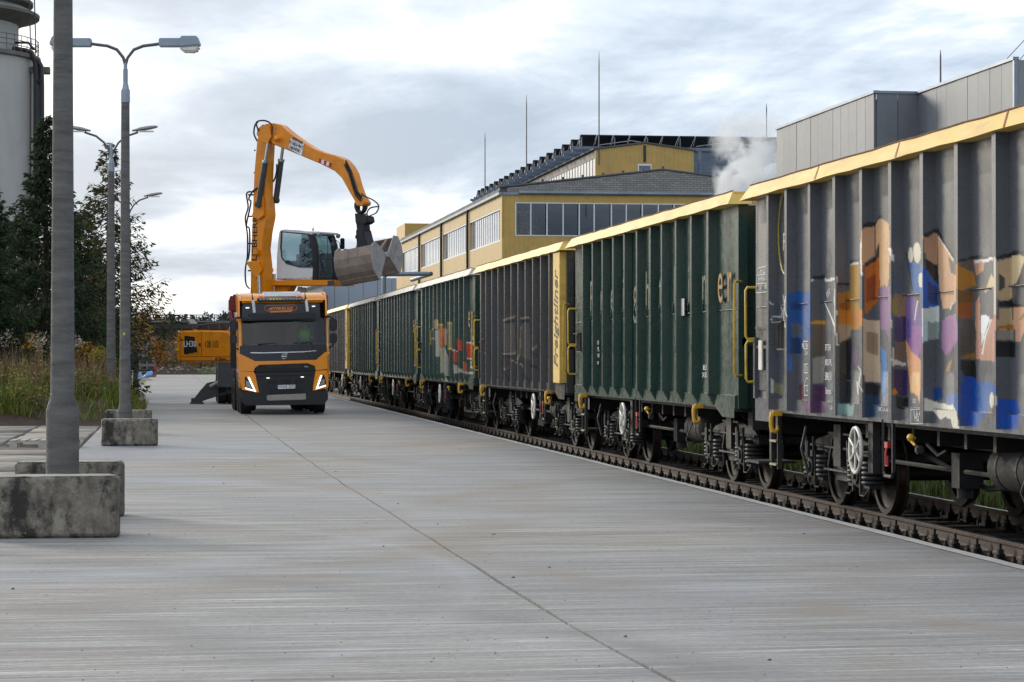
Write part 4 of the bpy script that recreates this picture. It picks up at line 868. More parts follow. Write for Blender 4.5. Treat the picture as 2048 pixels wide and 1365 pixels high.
# ================================================================== TRUCK
M_TOR = mat('truck_orange', (.85, .295, .008), .28, 0, .06, 2, coat=.5)
M_TBL = mat('truck_black', (.014, .015, .019), .38, 0, .2, 5)
M_TBG = mat('truck_panel_navy', (.018, .02, .028), .3, 0, .15, 4, coat=.3)
M_TGR = mat('truck_grille', (.008, .008, .01), .6)
M_TSIL = mat('truck_silver', (.33, .31, .28), .42, .5, .15, 6)
M_CHR = mat('chrome', (.75, .76, .78), .15, .9, .05)
M_TWH = mat('truck_white', (.78, .80, .84), .3)
M_TYRE = mat('tyre_rubber', (.02, .019, .018), .85, 0, .3, 8, .5, 60, dirt=(.07, .062, .055), dirt_amt=.5, dirt_scale=4)
M_TRED = mat('tipper_red', (.17, .008, .016), .4, 0, .2, 4, dirt=(.05, .02, .02), dirt_amt=.4)
M_GLASS = glass_mat('windscreen', (.52, .62, .58), refl=.55)
def emis(name, col, s):
    m, t, b = new_mat(name); b.inputs['Base Color'].default_value = (*col, 1); b.inputs['Emission Color'].default_value = (*col, 1); b.inputs['Emission Strength'].default_value = s; return m
M_DRL = emis('running_light', (1, .94, .76), 1.3); M_LED = emis('marker_light', (1, 1, .95), .9)
M_AMB = mat('amber_beacon', (.75, .17, .01), .25); M_LENS = mat('lamp_lens', (.32, .32, .33), .12, .4)
p = at_d(570, 714, 66.8)
TRK = thing('truck', 'orange truck with black grille parked facing the camera beside the train', 'truck', (p.x, p.y, .0), 0)
TRK.rotation_euler = (0, -R(.9), R(0.5))
def tq(zx, zy): return ((zx - 505) / 355, (1295 - (zy + (zx - 505) * .027)) / 355)
def tpoly(pts, y0, y1, name, m, parent=None, bev=0): 
    return MB().prism([tq(*q) for q in pts], y0, y1, 'y').build(name, m, parent or TRK, bev=bev)
side = [(.12, .78), (.02, 1.2), (.02, 1.95), (.10, 2.02), (.30, 2.74), (.36, 3.2), (.62, 3.42), (1.2, 3.52), (2.05, 3.54), (2.12, 3.3), (2.12, .95), (1.95, .95), (1.85, 1.2), (.85, 1.2), (.78, .78)]
for s_ in (-1, 1):
    so = MB().prism(side, s_ * 1.22, s_ * 1.27, 'x').build('cab_side', M_TOR, TRK, bev=.012)
    MB().prism([(.36, 2.08), (.52, 2.68), (1.5, 2.68), (1.5, 2.0), (.75, 2.0)], s_ * 1.271, s_ * 1.276, 'x').build('side_window', glass_mat('side_glass', (.05, .06, .06)), so)
    MB().box(s_ * 1.271 - .01, s_ * 1.271 + .01, 1.42, 1.54, 1.62, 1.66).build('door_handle', M_TBL, so)
    MB().box(min(s_ * 1.0, s_ * 1.26), max(s_ * 1.0, s_ * 1.26), .8, 1.0, .45, .5).build('cab_step', M_TBL, so)
roof = MB().prism([(.36, 3.2), (.44, 3.33), (.7, 3.44), (1.2, 3.5), (2.05, 3.52), (2.1, 3.3), (2.1, 3.18)], -1.22, 1.22, 'x').build('roof', M_TOR, TRK, bev=.07, seg=3)
MB().prism([(.50, 3.385), (.74, 3.475), (1.3, 3.54), (1.3, 3.52), (.6, 3.38)], -.52, .55, 'x').build('roof_spoiler', M_CHR if False else mat('spoiler_grey', (.42, .44, .48), .35), TRK)
MB().box(-1.22, 1.22, 2.06, 2.12, .95, 3.4).build('cab_back', M_TBL, TRK)
MB().box(-1.22, 1.22, .2, 2.06, 1.3, 1.36).build('cab_floor', M_TBL, TRK)
MB().prism([(.12, 1.9), (.14, 2.02), (.55, 2.02), (.6, 1.7), (.6, 1.5), (.12, 1.5)], -1.2, 1.2, 'x').build('dashboard', M_TBL, TRK)
# upper black panel, visor and windscreen
tpoly([(92, 195), (110, 178), (480, 166), (880, 160), (886, 345), (90, 352)], .27, .36, 'upper_panel', M_TBG, None, .02)
tpoly([(150, 280), (820, 258), (825, 290), (840, 322), (85, 348), (88, 320), (160, 312)], .12, .27, 'sun_visor', M_TBL, None, .02)
g = MB(); nn = 10; vs = []
for k in range(nn + 1):
    u = -1.21 + 2.42 * k / nn; bow = .10 * (abs(u) / 1.21) ** 2
    vs += [(u, .06 + bow, 1.99), (u, .27 + bow * .7, 2.74)]
g.add(vs, [(2 * k, 2 * k + 2, 2 * k + 3, 2 * k + 1) for k in range(nn)]); g.build('windscreen', M_GLASS, TRK, smooth=True)
for s_ in (-1, 1): MB().tube([(s_ * 1.215, .14, 1.97), (s_ * 1.215, .33, 2.75)], .045, 6).build('pillar', M_TBL if s_ > 0 else M_TOR, TRK)
# hood: black scuttle above, orange band with side wings, black grille
tpoly([(60, 606), (905, 580), (945, 650), (820, 740), (215, 762), (60, 690)], .0, .10, 'scuttle_panel', M_TBG, None, .015)
tpoly([(28, 690), (75, 690), (215, 758), (480, 750), (740, 740), (825, 738), (925, 655), (968, 656), (962, 680), (942, 700), (940, 830), (820, 845), (815, 800), (740, 772), (250, 795), (205, 830), (200, 862), (48, 862), (40, 720)], -.03, .12, 'hood_band', M_TOR, None, .012)
tpoly([(205, 830), (250, 793), (745, 770), (812, 800), (815, 848), (205, 866)], -.012, .1, 'upper_grille', M_TGR)
for a_, b_2 in ((330, 495), (525, 690)): tpoly([(a_, 795), (b_2, 790), (b_2, 818), (a_, 824)], -.02, -.005, 'grille_slot', M_TBL)
tpoly([(205, 872), (815, 850), (808, 920), (785, 1050), (940, 1040), (945, 1130), (900, 1190), (110, 1205), (70, 1150), (62, 1060), (245, 1075), (228, 960)], .0, .25, 'bumper', M_TBL, None, .015)
tpoly([(48, 862), (200, 866), (215, 900), (248, 1075), (80, 1050), (60, 960)], -.04, .3, 'lamp_surround', M_TOR, None, .012)
tpoly([(820, 848), (935, 838), (950, 930), (945, 1020), (788, 1052), (800, 960)], -.04, .3, 'lamp_surround', M_TOR, None, .012)
tpoly([(325, 945), (435, 940), (435, 975), (330, 980)], -.02, .0, 'grille_slot', M_TGR); tpoly([(465, 938), (575, 935), (570, 975), (470, 978)], -.02, 0, 'grille_slot', M_TGR); tpoly([(600, 934), (700, 930), (695, 968), (605, 972)], -.02, 0, 'grille_slot', M_TGR)
tpoly([(350, 1035), (690, 1022), (700, 1078), (345, 1092)], -.015, 0, 'grille_slot', M_TGR)
tpoly([(215, 885), (805, 864), (800, 890), (220, 910)], -.03, .0, 'grille_bar', M_TBL, None, .008)
tpoly([(245, 1000), (430, 985), (430, 1000), (320, 1015), (280, 1080), (250, 1150)], -.02, 0, 'bumper_trim', M_TBL); tpoly([(615, 980), (760, 975), (775, 1120), (740, 1080), (700, 1005), (615, 998)], -.02, 0, 'bumper_trim', M_TBL)
tpoly([(325, 1098), (718, 1078), (720, 1135), (700, 1142), (350, 1155), (325, 1150)], -.05, .1, 'skid_plate', M_TSIL, None, .015)
for q in ([(325, 922), (355, 921), (355, 929), (325, 930)], [(670, 908), (700, 907), (700, 915), (670, 916)], [(130, 213), (165, 212), (165, 222), (132, 223)], [(800, 189), (832, 187), (832, 196), (802, 198)]): tpoly(q, -.04 if q[0][1] > 500 else .255, .0 if q[0][1] > 500 else .27, 'marker_light', M_LED)
for q, d1, d2, ln in (([(108, 918), (150, 918), (218, 1064), (108, 1032)], [(133, 918), (152, 918), (218, 1066), (198, 1054)], [(108, 1022), (205, 1050), (218, 1066), (110, 1038)], [(118, 955), (150, 965), (185, 1035), (115, 1015)]),
                      ([(870, 892), (905, 888), (925, 960), (918, 1005), (818, 1036)], [(868, 894), (886, 892), (840, 1018), (818, 1036)], [(840, 1015), (920, 988), (918, 1004), (818, 1036)], [(880, 935), (912, 928), (912, 980), (852, 1005)])):
    hl = tpoly(q, -.055, .0, 'headlight', M_TGR); tpoly(d1, -.07, -.056, 'light_strip', M_DRL, hl); tpoly(d2, -.07, -.056, 'light_strip', M_DRL, hl); tpoly(ln, -.065, -.056, 'lens', M_LENS, hl)
tpoly([(165, 668), (300, 668), (690, 652), (832, 640), (835, 648), (690, 662), (300, 677), (170, 677)], -.015, .0, 'chrome_strip', M_CHR)
def ring(cx, cz, y, r, tr, name, m, parent, n=28):
    return MB().tube([(cx + r * math.cos(t), y, cz + r * math.sin(t)) for t in [i * 2 * PI / n for i in range(n)]], tr, 6, True).build(name, m, parent, smooth=True)
cx, cz = tq(505, 705); em = ring(cx, cz, -.02, .068, .012, 'round_emblem', M_CHR, TRK)
b = MB(); b.tube([(cx + .048, -.02, cz + .048), (cx + .085, -.02, cz + .085)], .012, 5); b.tube([(cx + .04, -.02, cz + .088), (cx + .09, -.02, cz + .09), (cx + .088, -.02, cz + .04)], .009, 5); b.box(cx - .07, cx + .07, -.03, -.015, cz - .014, cz + .014); b.build('emblem_arrow', M_CHR, em)
pl = tpoly([(428, 997), (612, 990), (612, 1028), (428, 1036)], -.045, -.03, 'number_plate', M_TWH)
tpoly([(428, 997), (441, 996.5), (441, 1035.5), (428, 1036)], -.047, -.0455, 'plate_band', mat('plate_blue', (.02, .06, .35), .4), pl)
cx, cz = tq(528, 1013); text('plate_text', 'WWE 5592', .125, M_BLKLET, pl, (cx, -.047, cz), (PI / 2, 0, 0), .75, weight=.0).rotation_euler = (PI / 2, -R(1.0), 0)
SG = tpoly([(318, 210), (335, 192), (630, 182), (650, 195), (650, 225), (632, 240), (340, 252), (318, 236)], .262, .268, 'name_sign', M_TBG)
cx, cz = tq(490, 219); text('sign_text', 'WiKRUSZ', .115, mat('sign_orange', (.8, .24, .05), .5), SG, (cx + .04, .258, cz), FACE_S, 1.15, .12, weight=.004)
xs = [tq(*q) for q in ((330, 200), (350, 192), (480, 187), (620, 182), (645, 192), (650, 208), (645, 226), (620, 238), (480, 244), (345, 250), (325, 240), (318, 220))]
MB().tube([(x, .258, z) for x, z in xs], .008, 5, True).build('sign_border', MATS['sign_orange'], SG)
tpoly([(375, 246), (592, 236), (595, 252), (375, 262)], .255, .262, 'sign_strip', MATS['sign_orange'], SG); tpoly([(352, 235), (400, 205), (402, 232)], .255, .26, 'sign_logo', MATS['sign_orange'], SG)
lb = tpoly([(240, 130), (260, 118), (690, 104), (720, 112), (735, 130), (720, 142), (250, 158)], .16, .26, 'light_bar', M_TBL, None, .012)
for k in range(14):
    if k in (3, 11): pass
    x0 = 268 + k * 33; tpoly([(x0, 122 - k * .9), (x0 + 25, 121 - k * .9), (x0 + 25, 136 - k * .9), (x0, 137 - k * .9)], .15, .158, 'led', M_LENS if k > 6 or k < 3 else mat('led_yellow', (.7, .7, .25), .3), lb)
for zx, zy in ((285, 108), (668, 96)):
    cx, cz = tq(zx, zy + 12); bb = MB().lathe([(.055, -.03), (.066, -.03), (.066, .02), (.055, .045), (.001, .05)], n=14).build('beacon', M_AMB, TRK, smooth=True, loc=(cx, .42, cz + .02)); MB().cyl((0, 0, -.1), (0, 0, -.03), .05, 10).build('beacon_base', M_TBL, bb)
for q in ((197, 140, 215, 265), (732, 125, 750, 245)):
    a_, b_2 = tq(q[0] + 8, q[1]), tq(q[2] + 3, q[3]); MB().tube([(a_[0], .22, a_[1]), ((a_[0] + b_2[0]) / 2, .21, (a_[1] + b_2[1]) / 2), (b_2[0], .23, b_2[1])], .042, 8).build('air_horn', M_TWH, TRK, smooth=True)
    MB().tube([(a_[0], .3, a_[1] - .02), (a_[0] - .02, .3, a_[1] + .14), (a_[0] - .04, .3, a_[1] + .36)], [.03, .014, .006], 6).build('antenna', M_TBL, TRK)
for a_ in ([(440, 600), (250, 585), (440, 578)], [(800, 588), (600, 572), (790, 565)]):
    b = MB(); P = [tq(*q) for q in a_]; b.tube([(P[0][0], .02, P[0][1]), (P[2][0], .08, P[2][1] + .02), (P[1][0], .06, P[1][1] + .01)], .014, 5); b.build('wiper', M_TBL, TRK)
for s_, zz in ((1, 0), (-1, .0)):
    mi = MB(); xm = s_ * 1.42
    mi.box(xm - .1, xm + .1, .05, .2, 2.36 + zz, 2.72 + zz); mi.box(xm - .1, xm + .1, .05, .2, 2.02 + zz, 2.30 + zz)
    mo = mi.build('mirror', M_TBL, TRK, bev=.035)
    MB().tube([(s_ * 1.2, .25, 2.78), (s_ * 1.32, .1, 2.78), (s_ * 1.45, .12, 2.7)], .03, 6).build('mirror_arm', M_TBL, mo); MB().tube([(s_ * 1.24, .2, 1.85), (s_ * 1.4, .12, 1.95), (s_ * 1.43, .12, 2.05)], .022, 6).build('mirror_arm', M_TBL, mo)
cx, cz = tq(222, 400); MB().prism([(cx - .1, cz + .12), (cx + .13, cz + .12), (cx + .1, cz - .08), (cx, cz - .12), (cx - .1, cz - .02)], .34, .42, 'y').build('kerb_mirror', M_TBL, TRK, bev=.02)
cx, cz = tq(755, 807); text('badge', 'FMX', .055, M_TWH, TRK, (cx - .08, -.025, cz), FACE_S, 1.0)
# wheels: twin-steer front, doubles behind
ty = MB(); ty.lathe([(.30, -.16), (.47, -.165), (.515, -.14), (.525, -.05), (.525, .05), (.515, .14), (.47, .165), (.30, .16)], ax='x', n=40)
for k in range(40):
    a_ = k * 2 * PI / 40; c, s2 = math.cos(a_), math.sin(a_)
    M4 = Matrix.Rotation(a_, 4, 'X'); ty.box(-.14, -.03, -.02, .02, .515, .537, M4); ty.box(.03, .14, -.0, .04, .515, .537, M4)
ME_TYRE = ty.mesh('tyre', M_TYRE); rmw = MB().lathe([(.001, .05), (.1, .05), (.12, .0), (.26, -.04), (.30, .08), (.31, .15)], ax='x', n=24); ME_RIM = rmw.mesh('rim', mat('wheel_rim', (.12, .12, .125), .5, .4), smooth=True)
def road_wheel(parent, x, y, r, nm='wheel', wd=1.0):
    wo = link(nm, ME_TYRE, parent, (x, y, r)); wo.scale = (wd, r / .537, r / .537); link('rim', ME_RIM, wo, rot=(0, 0, PI) if x < 0 else (0, 0, 0)); return wo
for y in (1.35, 3.2): road_wheel(TRK, -1.06, y, .53); road_wheel(TRK, 1.06, y, .53)
for y in (5.6, 6.95):
    for x in (-1.08, -.74, .74, 1.08): road_wheel(TRK, x, y, .53)
b = MB(); b.box(-.5, -.4, .4, 8.0, .75, 1.05); b.box(.4, .5, .4, 8.0, .75, 1.05)
for y in (1.35, 3.2, 5.6, 6.95): b.cyl((-1, y, .53), (1, y, .53), .09, 10)
b.box(-1.2, -.7, 2.3, 2.9, .5, 1.05); b.box(.7, 1.2, 3.8, 4.8, .5, 1.05); b.box(-.45, .45, .5, 1.5, .4, .9); b.build('chassis', M_TBL, TRK)
b = MB(); b.prism([(2.45, 1.25), (2.3, 2.0), (2.3, 3.38), (2.75, 3.38), (8.1, 2.9), (8.1, 1.25)], -1.27, 1.27, 'x')
for k in range(6): yk = 2.6 + k * 1.05; b.box(-1.34, -1.27, yk, yk + .12, 1.3, 2.85); b.box(1.27, 1.34, yk, yk + .12, 1.3, 2.85)
b.v = [(x * .93, y, z) for x, y, z in b.v]
b.build('tipper_body', M_TBL, TRK, bev=.015)
for x0_, x1_ in ((-1.47, -1.1), (1.1, 1.44)): MB().prism([(x0_, 2.98), (x0_, 3.38), (x0_ + .1, 3.5), (x1_, 3.5), (x1_, 2.98)], 2.22, 2.7, 'y').build('loader_crane', M_TRED, TRK, bev=.05)
MB().tube([(-1.4, 2.3, 3.0), (-1.36, 2.25, 2.7), (-1.42, 2.3, 2.4)], .07, 6).build('crane_hose', M_TRED, TRK)
b = MB(); b.box(-.36, .36, -.08, .1, 0, .5); b.box(-.25, .25, .0, .15, .45, 1.15); b.box(-.15, .15, .02, .14, 1.12, 1.35)
for sx in (-.6, .62):
    so = b.mesh('seat', M_TBL); link('seat', so, TRK, (sx, 1.45, 1.36))
DR = seated_person('truck driver in a bright green vest behind the windscreen', TRK.matrix_basis @ Vector((.66, 1.12, 1.82)), 0, mat('dark_jacket', (.05, .055, .06), .8), mat('hivis_green', (.25, .75, .02), .7))

# ================================================================== MATERIAL HANDLER
PHI = R(35); EXD = 84.0
p0 = at_d(503, 714, EXD); EXO = Vector((p0.x, p0.y, 0)); ANG = -(TH + PHI)
EXC = thing('material_handler', 'orange wheeled excavator with raised white cab and clamshell bucket behind the truck', 'excavator', EXO, ANG)
ex = Vector((math.cos(ANG), math.sin(ANG), 0)); ey = Vector((-math.sin(ANG), math.cos(ANG), 0))
def EX(px, py, yl=0.0):
    """photo pixel -> (forward, up) in the vertical plane at lateral offset yl of the excavator's upper"""
    d = ray(px, py); o = Vector((0, 0, CAMZ)) - EXO; t = (yl - o.dot(ey)) / d.dot(ey); q = o + d * t; return (q.dot(ex), q.z)
def E4(x, y, yl=0.0): return EX(460 + x / 3.592, 220 + y / 3.592, yl)
def E3(x, y, yl=0.0): return EX(540 + x / 7.06, 430 + y / 7.06, yl)
def E2(x, y, yl=0.0): return EX(340 + x / 6.5, 620 + y / 6.5, yl)
M_LOR = mat('handler_orange', (.82, .275, .006), .36, 0, .1, 2.5, dirt=(.26, .11, .02), dirt_amt=.45, dirt_scale=1.8)
M_LGR = mat('handler_grey', (.045, .048, .055), .5, 0, .2, 5, dirt=(.11, .1, .09), dirt_amt=.4, dirt_scale=3)
M_LWH = mat('handler_white', (.68, .69, .71), .35, 0, .06, 3)
M_HOSE = mat('hose_rubber', (.015, .015, .016), .6)
M_ROD = mat('piston_rod', (.55, .56, .58), .2, .9, .05)
M_BUCK = mat('bucket_steel', (.33, .26, .215), .6, .25, .22, 3, .2, 30, dirt=(.28, .23, .2), dirt_amt=.5, dirt_scale=2.5)
M_BUCK2 = mat('bucket_worn', (.46, .44, .42), .5, .4, .2, 4, .2, 30, dirt=(.2, .16, .13), dirt_amt=.6, dirt_scale=3)
# boom
BY = -.24
bp = [(140, 1420), (146, 1200), (150, 1000), (160, 760), (172, 450), (192, 215), (215, 150), (262, 150), (262, 260), (252, 450), (248, 600), (262, 700), (268, 770), (246, 880), (232, 1000), (244, 1110), (250, 1250), (252, 1420)]
boom = MB().prism([E4(x, y, BY) for x, y in bp], BY, -BY, 'y').build('boom', M_LOR, EXC, bev=.03)
cx, cz = E4(176, 925, BY); tx = text('brand_lettering', 'LIEBHERR', .34, M_BLKLET, boom, (cx + .02, BY - .006, cz), (PI / 2, -PI / 2, 0), 1.12, weight=.005)
tx.rotation_euler = (PI / 2, -PI / 2 + R(1.5), 0)
for q in ([(205, 620), (245, 620), (255, 760), (215, 790), (165, 770)], [(120, 1090), (215, 1090), (240, 1150), (215, 1200), (195, 1210)]):
    for sy in (BY - .09, -BY + .02): MB().prism([E4(x, y, BY) for x, y in q], sy, sy + .07, 'y').build('boom_lug', M_LOR, boom, bev=.015)
lx, lz = E4(200, 1022, BY); MB().cbox((lx, BY - .1, lz), (.22, .14, .2)).build('work_light', M_LOR, boom, bev=.02)
# arm
ap_ = [(205, 170), (212, 135), (250, 102), (310, 96), (360, 110), (430, 170), (510, 228), (600, 282), (680, 312), (750, 328), (810, 355), (850, 398), (882, 455), (905, 540), (930, 610), (968, 668), (955, 690), (905, 690), (890, 650), (850, 580), (800, 490), (750, 440), (650, 390), (520, 335), (400, 285), (310, 250), (290, 225), (255, 235), (225, 215)]
AY = -.2
arm = MB().prism([E4(x, y, AY) for x, y in ap_], AY, -AY, 'y').build('arm', M_LOR, EXC, bev=.03)
for sy in (AY - .08, -AY + .03): MB().prism([E4(x, y, AY) for x, y in [(200, 180), (205, 140), (245, 105), (290, 120), (310, 190), (280, 245), (240, 235)]], sy, sy + .05, 'y').build('arm_cheek', M_LOR, arm, bev=.012)
lx, lz = E4(355, 215, AY); MB().cyl((lx - .05, AY - .16, lz + .05), (lx + .05, AY - .16, lz - .03), .12, 14, .09).build('work_light', M_LOR, arm, smooth=True)
sg = MB().prism([E4(x, y, AY) for x, y in [(440, 203), (534, 245), (515, 330), (422, 275)]], AY - .02, AY - .005, 'y').build('warning_sign', M_TWH, arm)
sa, sb = E4(440, 203, AY), E4(534, 245, AY); ang = math.atan2(sb[1] - sa[1], sb[0] - sa[0]); cx, cz = E4(478, 263, AY)
text('sign_text', 'PRZEBYWANIE\nW ZASIĘGU PRACY\nZABRONIONE !', .155, M_BLKLET, sg, (cx, AY - .023, cz + .05), (PI / 2, -ang, 0), .5, weight=.003)
for k in range(5):
    f = lambda t, v: (643 + (733 - 643) * t - 6 * v, 378 + (413 - 378) * t - 28 * (1 - v))
    q = [f(k / 5, 1), f((k + 1) / 5, 1), f(min(1, (k + 1) / 5 + (.0)), 0), f(k / 5, 0)]
    MB().prism([E4(x, y, AY) for x, y in q], AY - .012, AY - .004, 'y').build('hazard_stripe', M_RED if k % 2 == 0 else M_TWH, arm)
def ram(p, q, yl, r, split=.62, par=EXC):
    a, b_ = Vector((p[0], yl, p[1])), Vector((q[0], yl, q[1])); m = a.lerp(b_, split)
    o = MB().cyl(a, m, r, 14).build('ram_cylinder', M_LGR, par, smooth=True)
    c = MB(); c.cyl(m.lerp(a, .06), m, r * 1.2, 14); c.cyl(m, b_, r * .55, 10); c.build('piston_rod', M_ROD, o, smooth=True)
    MB().cyl(a - Vector((0, .08, 0)), a + Vector((0, .08, 0)), r * 1.1, 12).build('pin', M_LGR, o)
    return o
ram(E4(205, 680, BY - .12), E4(275, 240, BY - .12), BY - .12, .105, .72); ram(E4(330, 650, -BY + .1), E4(382, 250, -BY + .1), -BY + .1, .105, .74)
ram(E4(218, 1480, BY - .12), E4(208, 1190, BY - .12), BY - .12, .11, .3); ram(E4(310, 1480, -BY + .1), E4(318, 1180, -BY + .1), -BY + .1, .11, .3)
# hoses and pipe run behind the boom
for pts, yl in (([(205, 150), (190, 90), (250, 78), (300, 110), (300, 180)], AY - .1), ([(195, 225), (172, 170), (180, 110), (200, 90)], 0), ([(170, 590), (120, 600), (130, 700), (110, 780), (125, 900), (125, 1050), (110, 1150), (115, 1250), (140, 1285)], BY), ([(195, 560), (160, 590), (135, 640), (150, 660), (140, 720), (118, 830), (140, 860), (140, 1010), (128, 1080)], BY - .05), ([(295, 530), (320, 500), (335, 440), (335, 390)], .2)):
    P = [E4(x, y, yl) for x, y in pts]; MB().tube(cr([(a, yl, c) for a, c in P]), .03, 6).build('hydraulic_hose', M_HOSE, boom, smooth=True)
for zy in (290, 450, 610, 765, 960, 1155):
    a_, c = E4(118 + (zy < 600) * 50, zy, BY); a2, c2 = E4(168 - zy * .02, zy, BY); MB().tube([(a_, BY + .1, c), (a2, BY + .1, c2)], .03, 5).build('hose_bracket', M_LGR, boom)
for off in (0, .07, -.07):
    P = [E4(x + off * 60, y, AY) for x, y in ((835, 380), (870, 450), (890, 520), (915, 600), (950, 640))]; MB().tube([(a, AY - .03 - abs(off) * .4, c + off) for a, c in P], .03, 6).build('hydraulic_hose', M_HOSE, arm, smooth=True)
for pts in ([(905, 560), (960, 615), (1030, 650), (1068, 690), (1050, 740), (1000, 765), (985, 790)], [(1065, 695), (1010, 705), (985, 740), (995, 780)], [(985, 745), (960, 760), (950, 800)], [(925, 790), (905, 800), (915, 830)], [(940, 890), (905, 905), (910, 925), (940, 915)]):
    P = [E4(x, y, -.05) for x, y in pts]; MB().tube(cr([(a, -.05, c) for a, c in P]), .024, 6).build('hydraulic_hose', M_HOSE, arm, smooth=True)
# link, rotator and clamshell
GR_ = thing('clamshell_bucket', 'grey-brown clamshell bucket hanging open from the orange arm', 'bucket', EXO, ANG)
b = MB()
for q, yy in (([(903, 665), (925, 680), (925, 720), (945, 735), (940, 760), (915, 735), (902, 700)], .1), ([(978, 672), (962, 690), (960, 715), (950, 735), (945, 755), (965, 735), (980, 705)], .1)): b.prism([E4(x, y) for x, y in q], -yy, yy, 'y')
b.prism([E4(x, y) for x, y in [(920, 745), (1010, 765), (1018, 805), (990, 825), (925, 815)]], -.2, .2, 'y'); b.prism([E4(x, y) for x, y in [(925, 810), (985, 815), (990, 870), (930, 870)]], -.16, .16, 'y')
b.prism([E4(x, y) for x, y in [(932, 865), (985, 865), (1000, 930), (1032, 1010), (1000, 1040), (945, 1040)]], -.24, .24, 'y'); b.build('rotator', mat('rotator_black', (.022, .023, .025), .5, .2, .3, 6), GR_, bev=.02)
hx0, hz0 = E4(985, 1068); tilt = R(7)
def shell(sgn, rot_, nm):
    """one scoop: curved back, cutting lip and two end plates; section in (lateral, up) about the hinge line"""
    sec = [(.04, .02), (.62, .66), (.88, .56), (1.00, .22), (1.02, -.12), (.96, -.42), (.72, -.82), (.62, -.88)]
    c, s2 = math.cos(rot_), math.sin(rot_); sec = [(c * y - s2 * z, s2 * y + c * z) for y, z in sec]; sec = [(sgn * y, z) for y, z in sec]
    L = .80; sec = [(y * .87, z * .87) for y, z in sec]; outer = sec[2:]; b = MB(); n = len(outer)
    def pt(x, q): return (hx0 + .06 + x * math.cos(tilt) - q[1] * math.sin(tilt) * .0, q[0], hz0 + q[1] + x * math.sin(tilt))
    inn = [(y * .955, z * .955 + .005) for y, z in outer]
    for arr in (outer, inn):
        vs = [pt(x, q) for x in (-L, L) for q in arr]; b.add(vs, [(k, k + 1, k + 1 + n, k + n) for k in range(n - 1)])
    for e0, e1 in ((outer[0], inn[0]), (outer[-1], inn[-1])): b.add([pt(-L, e0), pt(L, e0), pt(L, e1), pt(-L, e1)], [(0, 1, 2, 3)])
    so = b.build(nm, M_BUCK, GR_)
    for x in (-L, L):
        q = MB(); poly = sec; k = len(poly); vs = [pt(x - .02, p_) for p_ in poly] + [pt(x + .02, p_) for p_ in poly]
        q.add(vs, [tuple(range(k)), tuple(range(2 * k - 1, k - 1, -1))] + [(i, i + k, (i + 1) % k + k, (i + 1) % k) for i in range(k)]); q.build('end_plate', M_BUCK2, so)
    for x in (-.62, -.2, .2, .62):
        q = MB(); vs = [pt(x + o, (y * 1.012, z * 1.012)) for o in (-.02, .02) for y, z in outer]; q.add(vs, [(i, i + 1, i + 1 + n, i + n) for i in range(n - 1)]); q.build('wear_strip', M_BUCK, so)
    q = MB(); a_, c2 = outer[-2], outer[-1]; a3 = (a_[0] * 1.02, a_[1] * 1.02); m2 = (outer[-3][0] * .45 + a_[0] * .55, outer[-3][1] * .45 + a_[1] * .55); m3 = (m2[0] * 1.03, m2[1] * 1.03)
    q.add([pt(-L, m3), pt(L, m3), pt(L, a3), pt(-L, a3), pt(-L, m2), pt(L, m2)], [(0, 1, 2, 3), (4, 5, 1, 0)]); q.build('cutting_lip', M_BUCK, so)
    for x in (-.45, .45):
        MB().prism([(sgn * .05, .1), (sgn * .1, .3), (sec[2][0] * .8, sec[2][1]), (sec[2][0] * .75, sec[2][1] - .14)], hx0 + x - .04, hx0 + x + .04, 'x').build('hinge_bracket', M_BUCK, so).location = (0, 0, hz0)
    return so
shell(-1, R(-12), 'shell'); shell(1, R(14), 'shell')
MB().cyl((hx0 - .76, 0, hz0 - .09), (hx0 + .9, 0, hz0 + .12), .09, 12).build('hinge_bar', M_BUCK2, GR_, smooth=True)
# uppercarriage and counterweight
NY, FY = -1.27, 1.27
up = [(80, 310), (105, 282), (150, 270), (400, 262), (700, 268), (770, 285), (795, 330), (795, 675), (85, 680), (75, 600)]
UP = MB().prism([E2(x, y, NY) for x, y in up], NY, FY, 'y').build('uppercarriage', M_LOR, EXC, bev=.06, seg=3)
for q in ([(132, 290), (136, 290), (136, 672), (132, 672)], [(408, 280), (412, 280), (412, 608), (408, 608)], [(140, 608), (795, 604), (795, 609), (140, 613)]): MB().prism([E2(x, y, NY) for x, y in q], NY - .004, NY + .01, 'y').build('panel_gap', M_BLKLET, UP)
vg = MB().prism([E2(x, y, NY) for x, y in [(192, 338), (318, 352), (357, 548), (205, 580), (182, 570)]], NY - .012, NY, 'y').build('vent_grille', M_TGR, UP)
cx, cz = E2(262, 448, NY); text('model_lettering', 'LH30', .30, M_TWH, vg, (cx, NY - .016, cz), FACE_S, .95, weight=.003)
cx, cz = E2(542, 452, NY); text('fleet_number', '120 115', .34, M_BLKLET, UP, (cx, NY - .008, cz), FACE_S, .58, weight=.003)
cx, cz = E2(662, 641, NY); text('phone_number', '607 228016645', .14, M_BLKLET, UP, (cx, NY - .008, cz), FACE_S, .62, weight=.001)
MB().prism([E2(x, y, NY) for x, y in [(376, 437), (400, 437), (400, 474), (376, 474)]], NY - .01, NY, 'y').build('door_latch', M_BLKLET, UP)
MB().prism([E2(x, y, NY) for x, y in [(80, 528), (98, 505), (116, 528)]], NY - .06, NY, 'y').build('warning_triangle', mat('warn_yellow', (.7, .5, .02), .5), UP)
b = MB()
